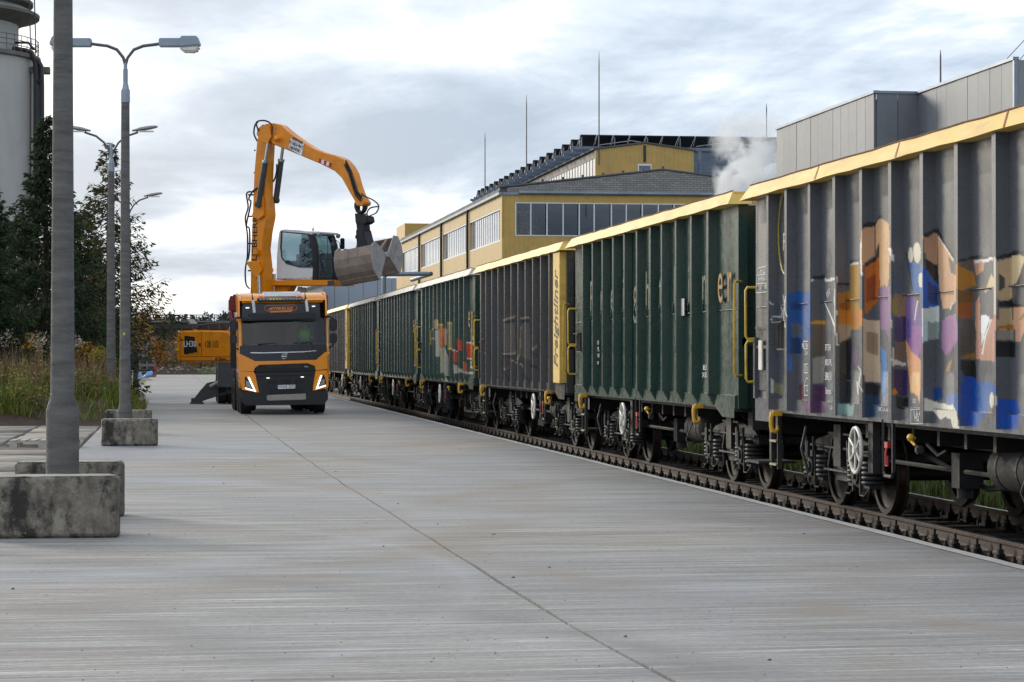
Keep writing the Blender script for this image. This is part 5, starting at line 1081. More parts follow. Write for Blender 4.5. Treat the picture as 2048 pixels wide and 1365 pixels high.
for pts, yl in (([(355, 205), (470, 190), (600, 178), (700, 180), (780, 175), (820, 190)], NY + .2), ([(290, 200), (300, 255)], NY + .3), ([(500, 190), (510, 260)], NY + .2), ([(640, 180), (650, 262)], NY + .2), ([(740, 178), (750, 265)], NY + .2)):
    P = [E2(x, y, yl) for x, y in pts]; b.tube([(a, yl, c) for a, c in P], .03, 6)
b.build('guard_rail', M_LGR, UP)
MB().prism([E2(x, y, NY + .5) for x, y in [(360, 215), (440, 195), (600, 180), (780, 182), (780, 265), (360, 262)]], NY + .5, NY + 1.6, 'y').build('engine_hood', M_LGR, UP, bev=.03)
MB().prism([E2(x, y, NY + .3) for x, y in [(210, 120), (222, 118), (272, 180), (270, 205), (250, 205)]], NY + .3, NY + .65, 'y').build('rear_mirror', M_TSIL, UP); MB().prism([E2(x, y, NY + .3) for x, y in [(240, 190), (360, 180), (355, 205), (290, 215), (240, 212)]], NY + .3, NY + .6, 'y').build('exhaust_cap', M_LGR, UP)
# cab lift platform and cab
CY0, CY1 = .28, 1.42
bm_ = MB().prism([E3(x, y, CY0) for x, y in [(-10, 925), (905, 922), (905, 998), (250, 1000), (0, 998)]], CY0 - .1, CY1, 'y').build('cab_platform', M_LOR, EXC, bev=.015)
MB().prism([E3(x, y, CY0 - .1) for x, y in [(818, 930), (905, 926), (905, 990), (818, 993)]], CY0 - .125, CY0 - .101, 'y').build('step_grating', M_LGR, bm_)
MB().prism([E3(x, y, CY0) for x, y in [(20, 1000), (260, 1000), (215, 1085), (200, 1400), (-60, 1400), (-60, 1000)]], CY0 + .1, CY0 + .5, 'y').build('cab_lift_arm', M_LOR, EXC, bev=.02)
for q in ([(250, 1010), (280, 1010), (262, 1090), (235, 1090)], [(310, 1020), (325, 1020), (345, 1085), (300, 1085)]): MB().prism([E3(x, y, CY0) for x, y in q], CY0 + .55, CY0 + .7, 'y').build('lift_link', M_TWH, bm_)
shellp = [(90, 918), (96, 620), (112, 420), (132, 245), (155, 214), (215, 205), (420, 218), (600, 262)]
f0 = E3(600, 262, CY0); f1 = E3(618, 918, CY0); CF = f1[0]
def cabq(pts): return [E3(x, y, CY0) for x, y in pts]
CAB = MB().prism(cabq([(90, 918), (94, 640), (170, 640), (230, 690), (420, 740), (605, 745), (600, 918)]), CY0, CY0 + .05, 'y').build('cab_side_panel', M_LWH, EXC, bev=.012)
MB().prism(cabq([(94, 640), (112, 420), (132, 245), (155, 214), (165, 240), (158, 300), (152, 450), (160, 590), (175, 645)]), CY0, CY0 + .05, 'y').build('cab_corner', M_LWH, CAB)
roofz = cabq([(132, 245), (155, 214), (215, 205), (420, 218), (610, 258), (610, 290), (530, 272), (400, 262), (160, 240)])
MB().prism(roofz, CY0 - .02, CY1 + .02, 'y').build('cab_roof', M_LWH, CAB, bev=.02)
cq = cabq([(90, 918), (600, 918)]); MB().box(cq[0][0], cq[1][0] + .0, CY1 - .05, CY1, cq[0][1], cq[0][1] + .95).build('cab_side_panel', M_LWH, CAB)
MB().box(cq[0][0], CF + .1, CY0, CY1, cq[0][1] - .0, cq[0][1] + .05).build('cab_floor', M_LGR, CAB)
bx = cabq([(94, 640)])[0]; MB().prism(cabq([(90, 918), (94, 640), (104, 640), (102, 918)]), CY0 + .05, CY1, 'y').build('cab_back', M_LWH, CAB)
MB().prism(cabq([(530, 268), (610, 275), (655, 420), (672, 600), (668, 918), (600, 918), (612, 740), (600, 560), (575, 400)]), CY0 - .012, CY0 + .06, 'y').build('cab_pillar', M_TBL, CAB)
MB().prism(cabq([(530, 268), (610, 275), (655, 420), (672, 600), (668, 918), (600, 918), (612, 740), (600, 560), (575, 400)]), CY1 - .06, CY1, 'y').build('cab_pillar', M_TBL, CAB)
GL = glass_mat('cab_glass', (.50, .60, .60), refl=.7)
win = cabq([(160, 240), (400, 262), (530, 272), (580, 400), (602, 560), (612, 740), (420, 738), (235, 690), (165, 600), (152, 450)])
MB().prism(win, CY0 + .02, CY0 + .026, 'y').build('cab_window', glass_mat('cab_side_glass', (.46, .56, .58), refl=.5), CAB); MB().prism(win, CY1 - .03, CY1 - .024, 'y').build('cab_window', GL, CAB)
P = cabq([(160, 240), (400, 262), (530, 272), (580, 400), (602, 560), (612, 740), (420, 738), (235, 690), (165, 600), (152, 450)])
MB().tube([(a, CY0 - .003, c) for a, c in P], .022, 5, True).build('window_seal', M_TBL, CAB)
# front screen between the pillars, following their curve
fr = cabq([(612, 275), (657, 420), (675, 600), (671, 900)]); vs = [(a + .01, y, c) for a, c in fr for y in (CY0 + .05, CY1 - .05)]
MB().add(vs, [(2 * k, 2 * k + 1, 2 * k + 3, 2 * k + 2) for k in range(3)]).build('cab_windscreen', GL, CAB)
for y in (CY0 + .03, CY1 - .03): MB().tube([(a + .015, y, c) for a, c in fr], .035, 6).build('screen_frame', M_TBL, CAB)
a_, c = fr[-1]; MB().box(a_ - .03, a_ + .03, CY0, CY1, c - .05, c + .0).build('screen_frame', M_TBL, CAB)
for f_ in (.42, .68): a_, c = fr[1][0] * (1 - f_) + fr[3][0] * f_, fr[1][1] * (1 - f_) + fr[3][1] * f_; MB().tube([(a_ + .06, CY0 + .05, c), (a_ + .06, CY1 - .05, c)], .016, 5).build('guard_bar', M_TBL, CAB)
MB().tube([(fr[1][0] + .05, CY0 + .55, fr[0][1] - .05), (fr[2][0] + .05, CY0 + .5, fr[2][1])], .012, 5).build('wiper', M_TBL, CAB)
a_, c = fr[0]; MB().box(a_ - .25, a_ + .22, CY0 - .02, CY1 + .02, c + .02, c + .09).build('roof_visor', M_LWH, CAB, bev=.02)
for y in (CY0 + .05, CY1 - .05): MB().cyl((a_ + .2, y, c - .01), (a_ + .27, y, c - .03), .085, 12).build('work_light', M_LENS, CAB)
a_, c = cabq([(462, 215)])[0]; MB().tube([(a_, (CY0 + CY1) / 2, c), (a_, (CY0 + CY1) / 2, c + .09), (a_ - .0, (CY0 + CY1) / 2, c + .12), (a_ + .01, (CY0 + CY1) / 2, c + .62)], [.035, .02, .008, .005], 6).build('antenna', M_TBL, CAB)
MB().tube([(fr[0][0], CY1, fr[0][1] - .1), (fr[0][0] + .15, CY1 + .12, fr[0][1] - .25), (fr[0][0] + .15, CY1 + .2, fr[1][1] - .2), (fr[2][0], CY1 + .05, fr[2][1] - .3)], .014, 5).build('mirror_arm', M_TBL, CAB)
MB().box(fr[0][0] + .1, fr[0][0] + .3, CY1 + .2, CY1 + .27, fr[1][1] - .12, fr[1][1] + .28).build('mirror', M_TBL, CAB, bev=.03)
sx_, sz_ = cabq([(440, 720)])[0]; b = MB(); b.box(-.28, .28, -.25, .25, -.15, .12); b.box(-.36, -.2, -.25, .25, .1, .78); b.box(-.36, -.24, -.14, .14, .74, .98); b.build('seat', M_TBL, CAB, loc=(sx_, (CY0 + CY1) / 2, sz_))
b = MB(); b.tube([(sx_ + .5, CY0 + .5, sz_ + .1), (sx_ + .45, CY0 + .5, sz_ + .35)], .02, 5); b.tube([(sx_ + .42, CY0 + .57 + .16 * math.cos(t), sz_ + .38 + .16 * math.sin(t)) for t in [i * PI / 6 for i in range(12)]], .014, 5, True); b.build('steering_column', M_TBL, CAB)
opm = EXC.matrix_basis if False else (Matrix.Translation(EXO) @ Matrix.Rotation(ANG, 4, 'Z'))
seated_person('operator in a light blue shirt seated in the raised white cab', opm @ Vector((sx_, (CY0 + CY1) / 2, sz_ + .05)), ANG + PI / 2, mat('blue_shirt', (.42, .54, .68), .8))
# undercarriage (driven along the road), wheels and outriggers
UC = MB(); Mz = Matrix.Rotation(-ANG, 4, 'Z')
UC.box(-.75, .75, -2.3, 2.3, .75, 1.15, Mz); UC.box(-.95, .95, -.7, .7, 1.1, 1.3, Mz); UC.cyl((0, 0, 1.25), (0, 0, 1.5), .75, 28)
for y in (-1.35, 1.35): UC.box(-1.0, 1.0, y - .12, y + .12, .5, .75, Mz)
UC.box(-1.25, -.7, -2.5, -2.2, .6, 1.45, Mz); UC.build('undercarriage', M_LGR, EXC)
U0 = bpy.data.objects.new('wheel_carrier', None)
bpy.data.objects.remove(U0)
for y in (-1.35, 1.35):
    for x in (-1.08, -.74, .74, 1.08):
        q = Mz @ Vector((x, y, .62)); wo = link('wheel', ME_TYRE, EXC, q); wo.scale = (.95, 1.16, 1.16); wo.rotation_euler = (0, 0, -ANG); link('rim', ME_RIM, wo, rot=(0, 0, PI) if x < 0 else (0, 0, 0))
def OG(px, py, yw): # plane facing the camera, yw metres in front of the slewing centre
    q = at_d(px, py, EXD - yw) - EXO; v = Mz @ q; return v
for yy, sgn in ((2.05, 1), (2.05, -1)):
    pts = [(270, 1225), (300, 1170), (400, 1040), (480, 950), (580, 930), (800, 830), (830, 835), (830, 1080), (600, 1130), (415, 1190), (425, 1215)]
    b = MB(); A_ = []; B_ = []
    for x, y in pts:
        px = 340 + x / 6.5
        if sgn < 0: px = 2 * 503 - px
        py = 620 + y / 6.5; A_.append(OG(px, py, yy)); B_.append(OG(px, py, yy - .25))
    n = len(pts); b.add(A_ + B_, [tuple(range(n)), tuple(range(2 * n - 1, n - 1, -1))] + [(i, i + n, (i + 1) % n + n, (i + 1) % n) for i in range(n)])
    og = b.build('outrigger', M_LGR, EXC, bev=.015)
    c = OG(340 + 350 / 6.5 if sgn > 0 else 666 - 350 / 6.5 + 0, 714, yy - .12); c.z = .02
    if sgn < 0: c = OG(2 * 503 - (340 + 350 / 6.5), 714, yy - .12)
    f = MB(); f.box(-.24, .24, -.24, .24, 0.0, .05, Mz); f.box(-.2, .2, -.06, .06, .05, .2, Mz); f.build('foot_plate', M_LGR, og, loc=(c.x, c.y, .005))
    if sgn > 0:
        a_, e_ = OG(340 + 520 / 6.5, 620 + 1000 / 6.5, yy + .06), OG(340 + 800 / 6.5, 620 + 850 / 6.5, yy + .06); MB().cyl(a_, e_, .06, 10).build('ram_cylinder', M_TSIL, og)
# ================================================================== BUILDINGS BEHIND THE TRAIN
def ribbed(name, col, freq=5.0, depth=.35, axis='x', rough=.5, dirt=(.2, .16, .1)):
    """profiled sheet metal: paint colour with standing ribs"""
    m, t, b = new_mat(name)
    c = tmix(t, tramp(t, tnoise(t, .7, 8, .65, (1, 1, .25)), [(.45, (0, 0, 0)), (.75, (.3,) * 3)]), tramp(t, tnoise(t, 2.0, 6, .6), [(.3, tuple(x * .9 for x in col)), (.7, tuple(min(1, x * 1.08) for x in col))]), dirt)
    t.links.new(c, b.inputs['Base Color']); b.inputs['Roughness'].default_value = rough
    g_ = nd(t, 'ShaderNodeTexCoord'); wv = nd(t, 'ShaderNodeTexWave', wave_type='BANDS', bands_direction='X' if axis == 'x' else 'Y', wave_profile='SIN')
    wv.inputs['Scale'].default_value = freq; wv.inputs['Distortion'].default_value = 0
    t.links.new(g_.outputs['Object'], wv.inputs['Vector']); tbump(t, b, wv.outputs['Fac'], depth, .06); return m
YCOL = (.54, .35, .095)
M_YF = ribbed('hall_yellow_front', YCOL, 1.1, .5, 'x'); M_YS = ribbed('hall_yellow_side', (.52, .34, .10), .9, .4, 'y'); M_YP = mat('hall_yellow_plain', YCOL, .5, var=.06, scale=1)
M_FRAME = mat('window_frame', (.74, .76, .80), .4, var=.05); M_GUT = mat('zinc_gutter', (.22, .26, .32), .4, .5, .15, 1)
M_STEEL = mat('galvanised_steel', (.16, .20, .26), .45, .5, .15, 1.5); M_MASTM = mat('mast_steel', (.10, .10, .11), .5, .4)
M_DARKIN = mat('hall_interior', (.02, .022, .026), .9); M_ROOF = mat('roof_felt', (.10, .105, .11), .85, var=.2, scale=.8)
m_, t_, b_ = new_mat('slate_tiles'); M_SLATE = m_
bk = nd(t_, 'ShaderNodeTexBrick'); bk.inputs['Scale'].default_value = 1.0; bk.inputs['Brick Width'].default_value = .42; bk.inputs['Row Height'].default_value = .135; bk.inputs['Mortar Size'].default_value = .016
bk.inputs['Color1'].default_value = (.30, .295, .295, 1); bk.inputs['Color2'].default_value = (.22, .215, .215, 1); bk.inputs['Mortar'].default_value = (.11, .11, .11, 1)
tcx = nd(t_, 'ShaderNodeTexCoord'); sxx = nd(t_, 'ShaderNodeSeparateXYZ'); cxx = nd(t_, 'ShaderNodeCombineXYZ'); t_.links.new(tcx.outputs['Object'], sxx.inputs[0]); t_.links.new(sxx.outputs[0], cxx.inputs[0]); t_.links.new(sxx.outputs[2], cxx.inputs[1]); t_.links.new(cxx.outputs[0], bk.inputs['Vector'])
t_.links.new(bk.outputs['Color'], b_.inputs['Base Color']); b_.inputs['Roughness'].default_value = .7
HX, HXR = 20.0, 40.0
pf = at_X(1004, 388, HX); HY0 = pf.y; HZ = pf.z; HY1 = at_X(804, 484, HX).y
sill = at_X(1003, 481.6, HX).z; head = at_X(1003, 416, HX).z
HALL = thing('factory_hall', 'long yellow factory hall with window band rising behind the train', 'building', (0, 0, 0))
fsill = at_d(1100, 473, HY0 * CT + 24 * ST).z; fhead = at_d(1100, 406, HY0 * CT + 24 * ST).z
fx0 = HX + .82
b = MB(); b.box(HX, HXR, HY0, HY0 + .25, -.3, fsill); b.box(HX, HXR, HY0, HY0 + .25, fhead, HZ - .02); b.box(HX, fx0, HY0, HY0 + .25, fsill, fhead); b.build('front_wall', M_YF, HALL)
b = MB(); b.box(HX, HX + .25, HY0 + .251, HY1, -.3, sill - .0); b.box(HX, HX + .25, HY0 + .251, HY1, head, HZ - .02)
BAY = 4; bl_ = (HY1 - HY0) / BAY
for k in range(BAY): y = HY0 + bl_ * k; b.box(HX, HX + .25, max(y, HY0 + .251), y + .9, sill, head)
b.build('side_wall', M_YS, HALL)
b = MB(); b.box(HXR, HXR + .2, HY0 + .25, HY1, -.3, HZ); b.box(HX, HXR, HY1, HY1 + .2, -.3, HZ); b.build('rear_wall', M_YP, HALL)
MB().box(HX - .02, HX + .06, HY0 - .06, HY0 - .002, fsill, HZ - .02).build('corner_trim', M_YP, HALL)
# front windows, pane by pane
PG = glass_mat('hall_glass', (.45, .50, .54)); k = 0; x = fx0
while x < HXR - .5:
    wd = .93 if k % 3 != 2 else 1.0
    wdw = MB(); wdw.box(x - .01, x + .06, HY0 - .01, HY0 + .12, fsill + .06, fhead - .06); wdw.build('mullion', M_FRAME, HALL)
    MB().box(x + .05, x + wd, HY0 + .08, HY0 + .09, fsill + .06, fhead - .06).build('window_pane', PG, HALL); x += wd + (.07 if k % 2 else .0); k += 1
b = MB(); b.box(fx0, HXR, HY0 - .03, HY0 + .14, fsill, fsill + .06); b.box(fx0, HXR, HY0 - .02, HY0 + .14, fhead - .06, fhead); b.build('window_rail', M_FRAME, HALL)
# roof trusses seen through the glass
for q in range(3):
    b = MB(); yy = HY0 + 3 + q * 4; b.tube([(HX + .5, yy, fsill + .95), (HXR - .5, yy, fsill + .95)], .05, 4); b.tube([(HX + .5, yy, HZ - .1), (HXR - .5, yy, HZ - .1)], .06, 4)
    for n in range(8): xx = HX + 1.6 + n * 2.3; b.tube([(xx - .9, yy, HZ - .1), (xx, yy, fsill + .95), (xx + .9, yy, HZ - .1)], .045, 4); b.tube([(xx, yy, fsill + .95), (xx, yy, HZ - .1)], .04, 4)
    b.build('roof_truss', mat('truss_grey', (.5, .52, .54), .5), HALL)
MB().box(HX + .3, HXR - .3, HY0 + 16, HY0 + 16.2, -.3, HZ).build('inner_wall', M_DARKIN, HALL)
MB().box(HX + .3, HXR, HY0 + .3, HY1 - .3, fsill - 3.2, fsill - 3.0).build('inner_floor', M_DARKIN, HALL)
# side windows: narrow upright lights in each bay
for k in range(BAY):
    y0, y1 = HY0 + bl_ * k + .9, HY0 + bl_ * (k + 1); wo = MB().box(HX + .10, HX + .12, y0, y1, sill, head).build('window_bay', glass_mat('hall_side_glass', (.4, .44, .46), rough=.08), HALL)
    b = MB(); n = 14
    for q in range(n + 1): yy = y0 + (y1 - y0) * q / n; b.box(HX + .075, HX + .099, yy - .045, yy + .045, sill, head)
    b.box(HX + .01, HX + .099, y0, y1, sill, sill + .08); b.box(HX + .01, HX + .099, y0, y1, head - .08, head); b.build('window_bars', M_FRAME, wo)
    if k: yy = HY0 + bl_ * k + .3; MB().cyl((HX - .12, yy, .0), (HX - .12, yy, HZ), .09, 8).build('downpipe', M_TBL, HALL)
b = MB(); b.box(HX - .22, HX + .02, HY0 - .1, HY1 + .2, HZ - .06, HZ + .1); b.build('side_gutter', M_GUT, HALL)
b = MB(); b.prism([(HX - .2, HZ + .11), (HX - .1, HZ + .36), (30, HZ + 1.55), (HXR + .2, HZ + .36), (HXR + .2, HZ + .11)], HY0 + .0, HY1, 'y'); b.build('roof', M_ROOF, HALL)
b = MB(); b.prism([(HX + .3, HZ + .105), (HX + .3, HZ + .36), (30, HZ + 1.52), (HXR, HZ + .36), (HXR, HZ + .105)], HY0 - .06, HY0 - .002, 'y'); b.build('slate_gable', M_SLATE, HALL)
b = MB(); b.cyl((HX + 1, HY0 - .12, HZ + .08), (HXR, HY0 - .12, HZ + .08), .11, 10); b.build('front_gutter', M_GUT, HALL)
b = MB(); b.box(HX + .0, HX + 1.1, HY0 - .1, HY0 - .01, HZ - .06, HZ + .1); b.build('gutter_end', M_GUT, HALL)
b = MB()
for s0, s1 in (((HX - .2, HZ + .40), (30, HZ + 1.6)), ((30, HZ + 1.6), (HXR, HZ + .40))): b.tube([(s0[0], HY0 - .05, s0[1]), (s1[0], HY0 - .05, s1[1])], .07, 5)
for q in range(9): f = q / 8; b.cyl((HX + 10 * f, HY0, HZ + .42 + 1.18 * f), (HX + 10 * f, HY0, HZ + .62 + 1.18 * f), .08, 6)
b.build('verge_trim', M_ROOF, HALL)
b = MB(); b.box(HX + .1, HX + 7, HY1 - 1.5, HY1 + 6, -.3, at_X(797, 453, HX).z); b.build('end_block', M_YP, HALL)
# raised roof monitor
MY0 = HY0 + 5.6; mx0, mx1 = 26.8, 33.2; mz = at_d(1200, 300, MY0 * CT + 27 * ST).z
MON = MB().prism([(mx0, HZ + .3), (mx0, mz), (30, mz + .42), (mx1, mz), (mx1, HZ + .3)], MY0, MY0 + .2, 'y').build('roof_monitor', M_YF, HALL)
b = MB(); b.box(mx0 + .05, mx0 + .15, MY0 + .2, MY0 + 56, HZ + .3, mz - 1.9); b.box(mx0 + .05, mx0 + .15, MY0 + .2, MY0 + 56, mz - .5, mz); b.build('monitor_side', M_TBL, MON)
mg = MB().box(mx0 + .08, mx0 + .10, MY0 + .25, MY0 + 56, mz - 1.9, mz - .5).build('monitor_window', MATS['hall_side_glass'], MON)
b = MB()
for q in range(50): b.box(mx0 + .06, mx0 + .079, MY0 + .3 + q * 1.1, MY0 + .36 + q * 1.1, mz - 1.9, mz - .5)
b.build('monitor_bars', M_TBL, mg)
b = MB().prism([(mx0 - .15, mz), (30, mz + .45), (mx1 + .15, mz), (mx1 + .15, mz + .1), (30, mz + .55), (mx0 - .15, mz + .1)], MY0 - .1, MY0 + 56, 'y'); b.build('monitor_roof', M_ROOF, MON)
wz0 = at_d(1290, 346, MY0 * CT + 30 * ST).z; b = MB().box(29.55, 30.45, MY0 - .03, MY0 - .005, wz0, wz0 + .55); wn = b.build('monitor_hatch', M_FRAME, MON); MB().box(29.62, 30.38, MY0 - .04, MY0 - .031, wz0, wz0 + .45).build('hatch_pane', PG, wn)
MB().box(29.92, 30.08, MY0 - .03, MY0 - .005, mz - .75, mz + .32).build('vent_slot', M_TBL, MON)
# solar array on steel trestles above the monitor
M_PV = mat('solar_back', (.035, .036, .042), .5, .1, .15, 1); M_PVF = mat('solar_frame', (.3, .32, .35), .4, .6)
SOL = thing('solar_array', 'rows of dark solar panels on grey steel trestles above the hall roof', 'solar array', (0, 0, 0))
pm = MB(); tl = R(24); c, s2 = math.cos(tl), math.sin(tl)
pm.prism([(0, 0), (0, .05), (1.55 * c, .05 - 1.55 * s2), (1.55 * c, -1.55 * s2)], -.53, .53, 'x'); ME_PV = pm.mesh('solar_panel', M_PV)
fmb = MB(); fmb.box(-.55, -.53, 0, .02, -.02, .06); ME_PVF = fmb.mesh('panel_frame', M_PVF)
pxs = [1160, 1142, 1124, 1108, 1093, 1079, 1066, 1053, 1041, 1030, 1019, 1008, 998, 988, 979, 970, 962, 955]; ptop = 16.05; xl = 26.2
ptop = at_X(1160, 271, xl).z
for r_, px in enumerate(pxs):
    y = at_X(px, 300, xl).y
    for k in range(14 if r_ == 0 else 4): link('solar_panel', ME_PV, SOL, (xl + .55 + k * 1.085, y, ptop))
    b = MB(); n = 14 if r_ == 0 else 4; xe = xl + 15.3 if r_ < 9 else xl + 4.6
    b.box(xl - .6, xe, y + .1, y + .3, ptop - .9, ptop - .7); b.box(xl - .3, xe, y + 1.2, y + 1.35, ptop - .95, ptop - .78)
    for k in range(0, n, 2): xx = xl + .1 + k * 1.085; b.box(xx, xx + .07, y + .15, y + .22, ptop - .7, ptop - .05); b.box(xx, xx + .05, y + 1.2, y + 1.25, ptop - .8, ptop - .55)
    for xx in ((xl + .9, xl + 5.5) if r_ else (xl + .9,)): b.box(xx, xx + .18, y + .12, y + .28, mz + .05, ptop - .9)
    b.box(xl + 7.9, xl + 8.05, y + .12, y + .28, HZ + 1, ptop - .9) if r_ < 9 else None
    b.build('steel_trestle', M_STEEL, SOL)
    b = MB(); b.tube([(xl + .0, y + .1, ptop - .7), (xl + .0, y - .0, ptop)], .03, 4)
    if r_ == 0:
        for c0 in (2, 8): x0 = xl + .1 + c0 * 1.085; b.tube([(x0 - 1.1, y + .05, ptop - .62), (x0 + 1.1, y + .05, ptop - .3), (x0 + 3.3, y + .05, ptop - .62)], .035, 4)
        for k in range(15): xx = xl + k * 1.085; b.tube([(xx - .12, y - .03, ptop - .62), (xx + .05, y - .03, ptop + .05)], .018, 4)
    b.build('brace', M_PVF, SOL)
# lightning rods on the roofs
for px, yt, yb_, X, lb in ((1198, 103, 330, 27.0, 'tallest lightning rod, in front of the yellow roof monitor'), (1053, 190, 345, 25.5, 'middle lightning rod above the row of solar panels'), (970, 265, 378, 25.0, 'shortest lightning rod at the left end of the solar panels'), (1533, 207, 300, 38.0, 'thin lightning rod standing beyond the steam'), (1881, 100, 200, 33.0, 'thin lightning rod above the grey metal building')):
    a_, c = at_X(px, yt, X), at_X(px, yb_, X); o = MB().tube([c, c.lerp(a_, .88), a_], [.045, .036, .01], 6); tag(o.build('lightning_rod', M_MASTM), lb, 'lightning rod', 'lightning rods')
# grey metal halls, sheet by sheet
GX1, GX2 = 25.0, 26.6; pa, pb_ = at_X(1553, 258, GX1), at_X(1748, 190, GX1); GZ = (pa.z + pb_.z) / 2
M_GS = [ribbed('grey_sheet_%d' % k, c, 6, .12, 'y', .45, (.16, .15, .14)) for k, c in enumerate([(.175, .19, .215), (.155, .168, .192), (.19, .205, .23)])]
GH = thing('metal_hall', 'grey corrugated metal hall rising above the nearest wagon', 'building', (0, 0, 0)); rg = random.Random(8)
def sheets(x, ya, yb2, z1, parent, w_=1.05):
    n = max(1, round((yb2 - ya) / w_)); st_ = (yb2 - ya) / n
    for k in range(n): MB().box(x + rg.uniform(-.01, .01), x + .08, ya + k * st_ + .012, ya + (k + 1) * st_ - .012, -.3, z1).build('wall_sheet', M_GS[rg.randrange(3)], parent)
sheets(GX1, pb_.y, pa.y, GZ, GH)
pe = at_X(2027, 133, GX2); sheets(GX2, pe.y, pb_.y, GZ, GH)
for k in range(2): MB().box(GX1 + .09 + k * .78, GX1 + .85 + k * .78, pb_.y - .08, pb_.y - .0, -.3, GZ - .01).build('wall_sheet', M_GS[k], GH)
MB().box(GX2 + .1, GX2 + 14, pe.y - .1, pe.y - .02, -.3, GZ).build('end_wall', ribbed('grey_sheet_end', (.25, .27, .31), 2, .3, 'x', .4), GH)
b = MB(); b.box(GX1 + .09, 40, pb_.y + .1, pa.y - .05, GZ - .4, GZ - .2); b.box(GX2 + .09, 40, pe.y, pb_.y, GZ - .4, GZ - .2); b.box(40, 40.2, pe.y, pa.y, -.3, GZ - .2); b.box(GX1 + .1, 40, pa.y - .05, pa.y - .0, -.3, GZ); b.build('roof', M_ROOF, GH)
b = MB(); b.box(GX1 - .06, GX1 + .14, pb_.y - .12, pa.y + .05, GZ, GZ + .1); b.box(GX1 + .141, GX2 + .1, pb_.y - .12, pb_.y + .05, GZ, GZ + .09); b.box(GX2 - .06, GX2 + .14, pe.y - .12, pb_.y - .13, GZ, GZ + .1); b.box(GX2 - .03, GX2 + .09, pe.y - .14, pe.y - .0, -.3, GZ - .01); b.build('coping', M_GUT, GH)
for (x0, y0), (x1, y1) in (((1993, 140), (2070, 58)), ((2030, 132), (2080, 70))):
    o = MB().tube([at_d(x0, y0, 78), at_d(x1, y1, 70)], .014, 5); tag(o.build('guy_wire', M_MASTM), ('left' if x0 < 2000 else 'right') + ' of two thin wires rising from the grey metal hall roof', 'wire', 'guy wires')
# pale blue hall far behind the bucket
bd = 232; q0, q1 = at_d(640, 556, bd), at_d(815, 556, bd); FB = thing('blue_hall', 'pale blue-grey metal hall far behind the clamshell bucket', 'building', (0, 0, 0))
M_BLH = mat('blue_grey_sheet', (.30, .36, .47), .45, var=.06, scale=.3); n = 6
for k in range(n): MB().box(q0.x + (q1.x - q0.x) * k / n + .02, q0.x + (q1.x - q0.x) * (k + 1) / n - .02, q0.y, q0.y + .3, -.3, q0.z).build('wall_sheet', M_BLH, FB)
MB().box(q0.x, q1.x, q0.y + .31, q0.y + 25, -.3, q0.z - .1).build('hall_body', M_BLH, FB)
q0, q1 = at_d(590, 585, 225), at_d(646, 570, 225); WH_ = thing('white_shed', 'small white gabled shed far behind the excavator cab', 'building', (0, 0, 0))
MB().prism([(q0.x - 3, -.3), (q1.x, -.3), (q1.x, q1.z), (q0.x, q0.z - .1), (q0.x - 3, q0.z - 1)], q0.y, q0.y + 8, 'y').build('shed_wall', mat('shed_white', (.6, .6, .58), .7), WH_)
b = MB(); b.prism([(q0.x - 3.2, q0.z - 1), (q0.x, q0.z - .08), (q1.x + .2, q1.z + .02), (q1.x + .2, q1.z + .25), (q0.x, q0.z + .1), (q0.x - 3.2, q0.z - .8)], q0.y - .3, q0.y + 8, 'y'); b.build('shed_roof', M_GUT, WH_)
# pipe portal between train and hall
a_, c = at_d(768, 549, 150), at_d(862, 548, 150); o = MB().tube([(a_.x, a_.y, -.3), (a_.x, a_.y, a_.z - .3), (a_.x + .05, a_.y, a_.z - .1), (a_.x + .25, a_.y, a_.z), (c.x - .2, c.y, c.z), (c.x, c.y, c.z), (c.x, c.y + 12, c.z)], .14, 10)
tag(o.build('pipe_portal', M_STEEL, smooth=True), 'grey-blue pipe bent over an upright, right of the clamshell bucket', 'pipe')
# scrap showing over the rim of a far wagon
sc = MB(); rsn = random.Random(4)
for _ in range(26):
    q = at_X(rsn.uniform(785, 850), 575, 8.3); t = q.y; zz = 3.62 + rsn.uniform(0, .12); sc.tube([(8.0 + rsn.uniform(-.3, .5), t, zz), (8.1 + rsn.uniform(-.3, .5), t + rsn.uniform(-1.5, 1.5), zz + rsn.uniform(-.1, .3))], .03, 4)
o = sc.build('scrap_load', M_RUST); tag(o, 'rusty scrap metal poking over the rim of a green wagon', 'scrap')

# ================================================================== STEAM
st_c = at_d(1500, 340, 108); SM = MB(); n = 14; prof = []
for k in range(11): f = k / 10; prof.append((2.6 if 0 < k < 10 else .01, -3.2 + 6.6 * f))
SM.lathe(prof, n=n); SM.add([(0, 0, -3.2)], []); 
m_ = bpy.data.materials.new('steam'); m_.use_nodes = True; t_ = m_.node_tree; t_.nodes.clear(); o_ = nd(t_, 'ShaderNodeOutputMaterial'); pv = nd(t_, 'ShaderNodeVolumePrincipled'); pv.inputs['Color'].default_value = (.995, .997, 1, 1); pv.inputs['Anisotropy'].default_value = .0
tc_ = nd(t_, 'ShaderNodeTexCoord'); sp3 = nd(t_, 'ShaderNodeSeparateXYZ'); t_.links.new(tc_.outputs['Object'], sp3.inputs[0])
nz = tnoise(t_, .75, 6, .62, None, 'Object', .6)
def vm(op, a, b=None):
    q = nd(t_, 'ShaderNodeMath', operation=op)
    for i, v in enumerate((a, b)):
        if v is None: continue
        if isinstance(v, (int, float)): q.inputs[i].default_value = v
        else: t_.links.new(v, q.inputs[i])
    return q.outputs[0]
rr = vm('SQRT', vm('ADD', vm('MULTIPLY', sp3.outputs[0], sp3.outputs[0]), vm('MULTIPLY', sp3.outputs[1], sp3.outputs[1])))
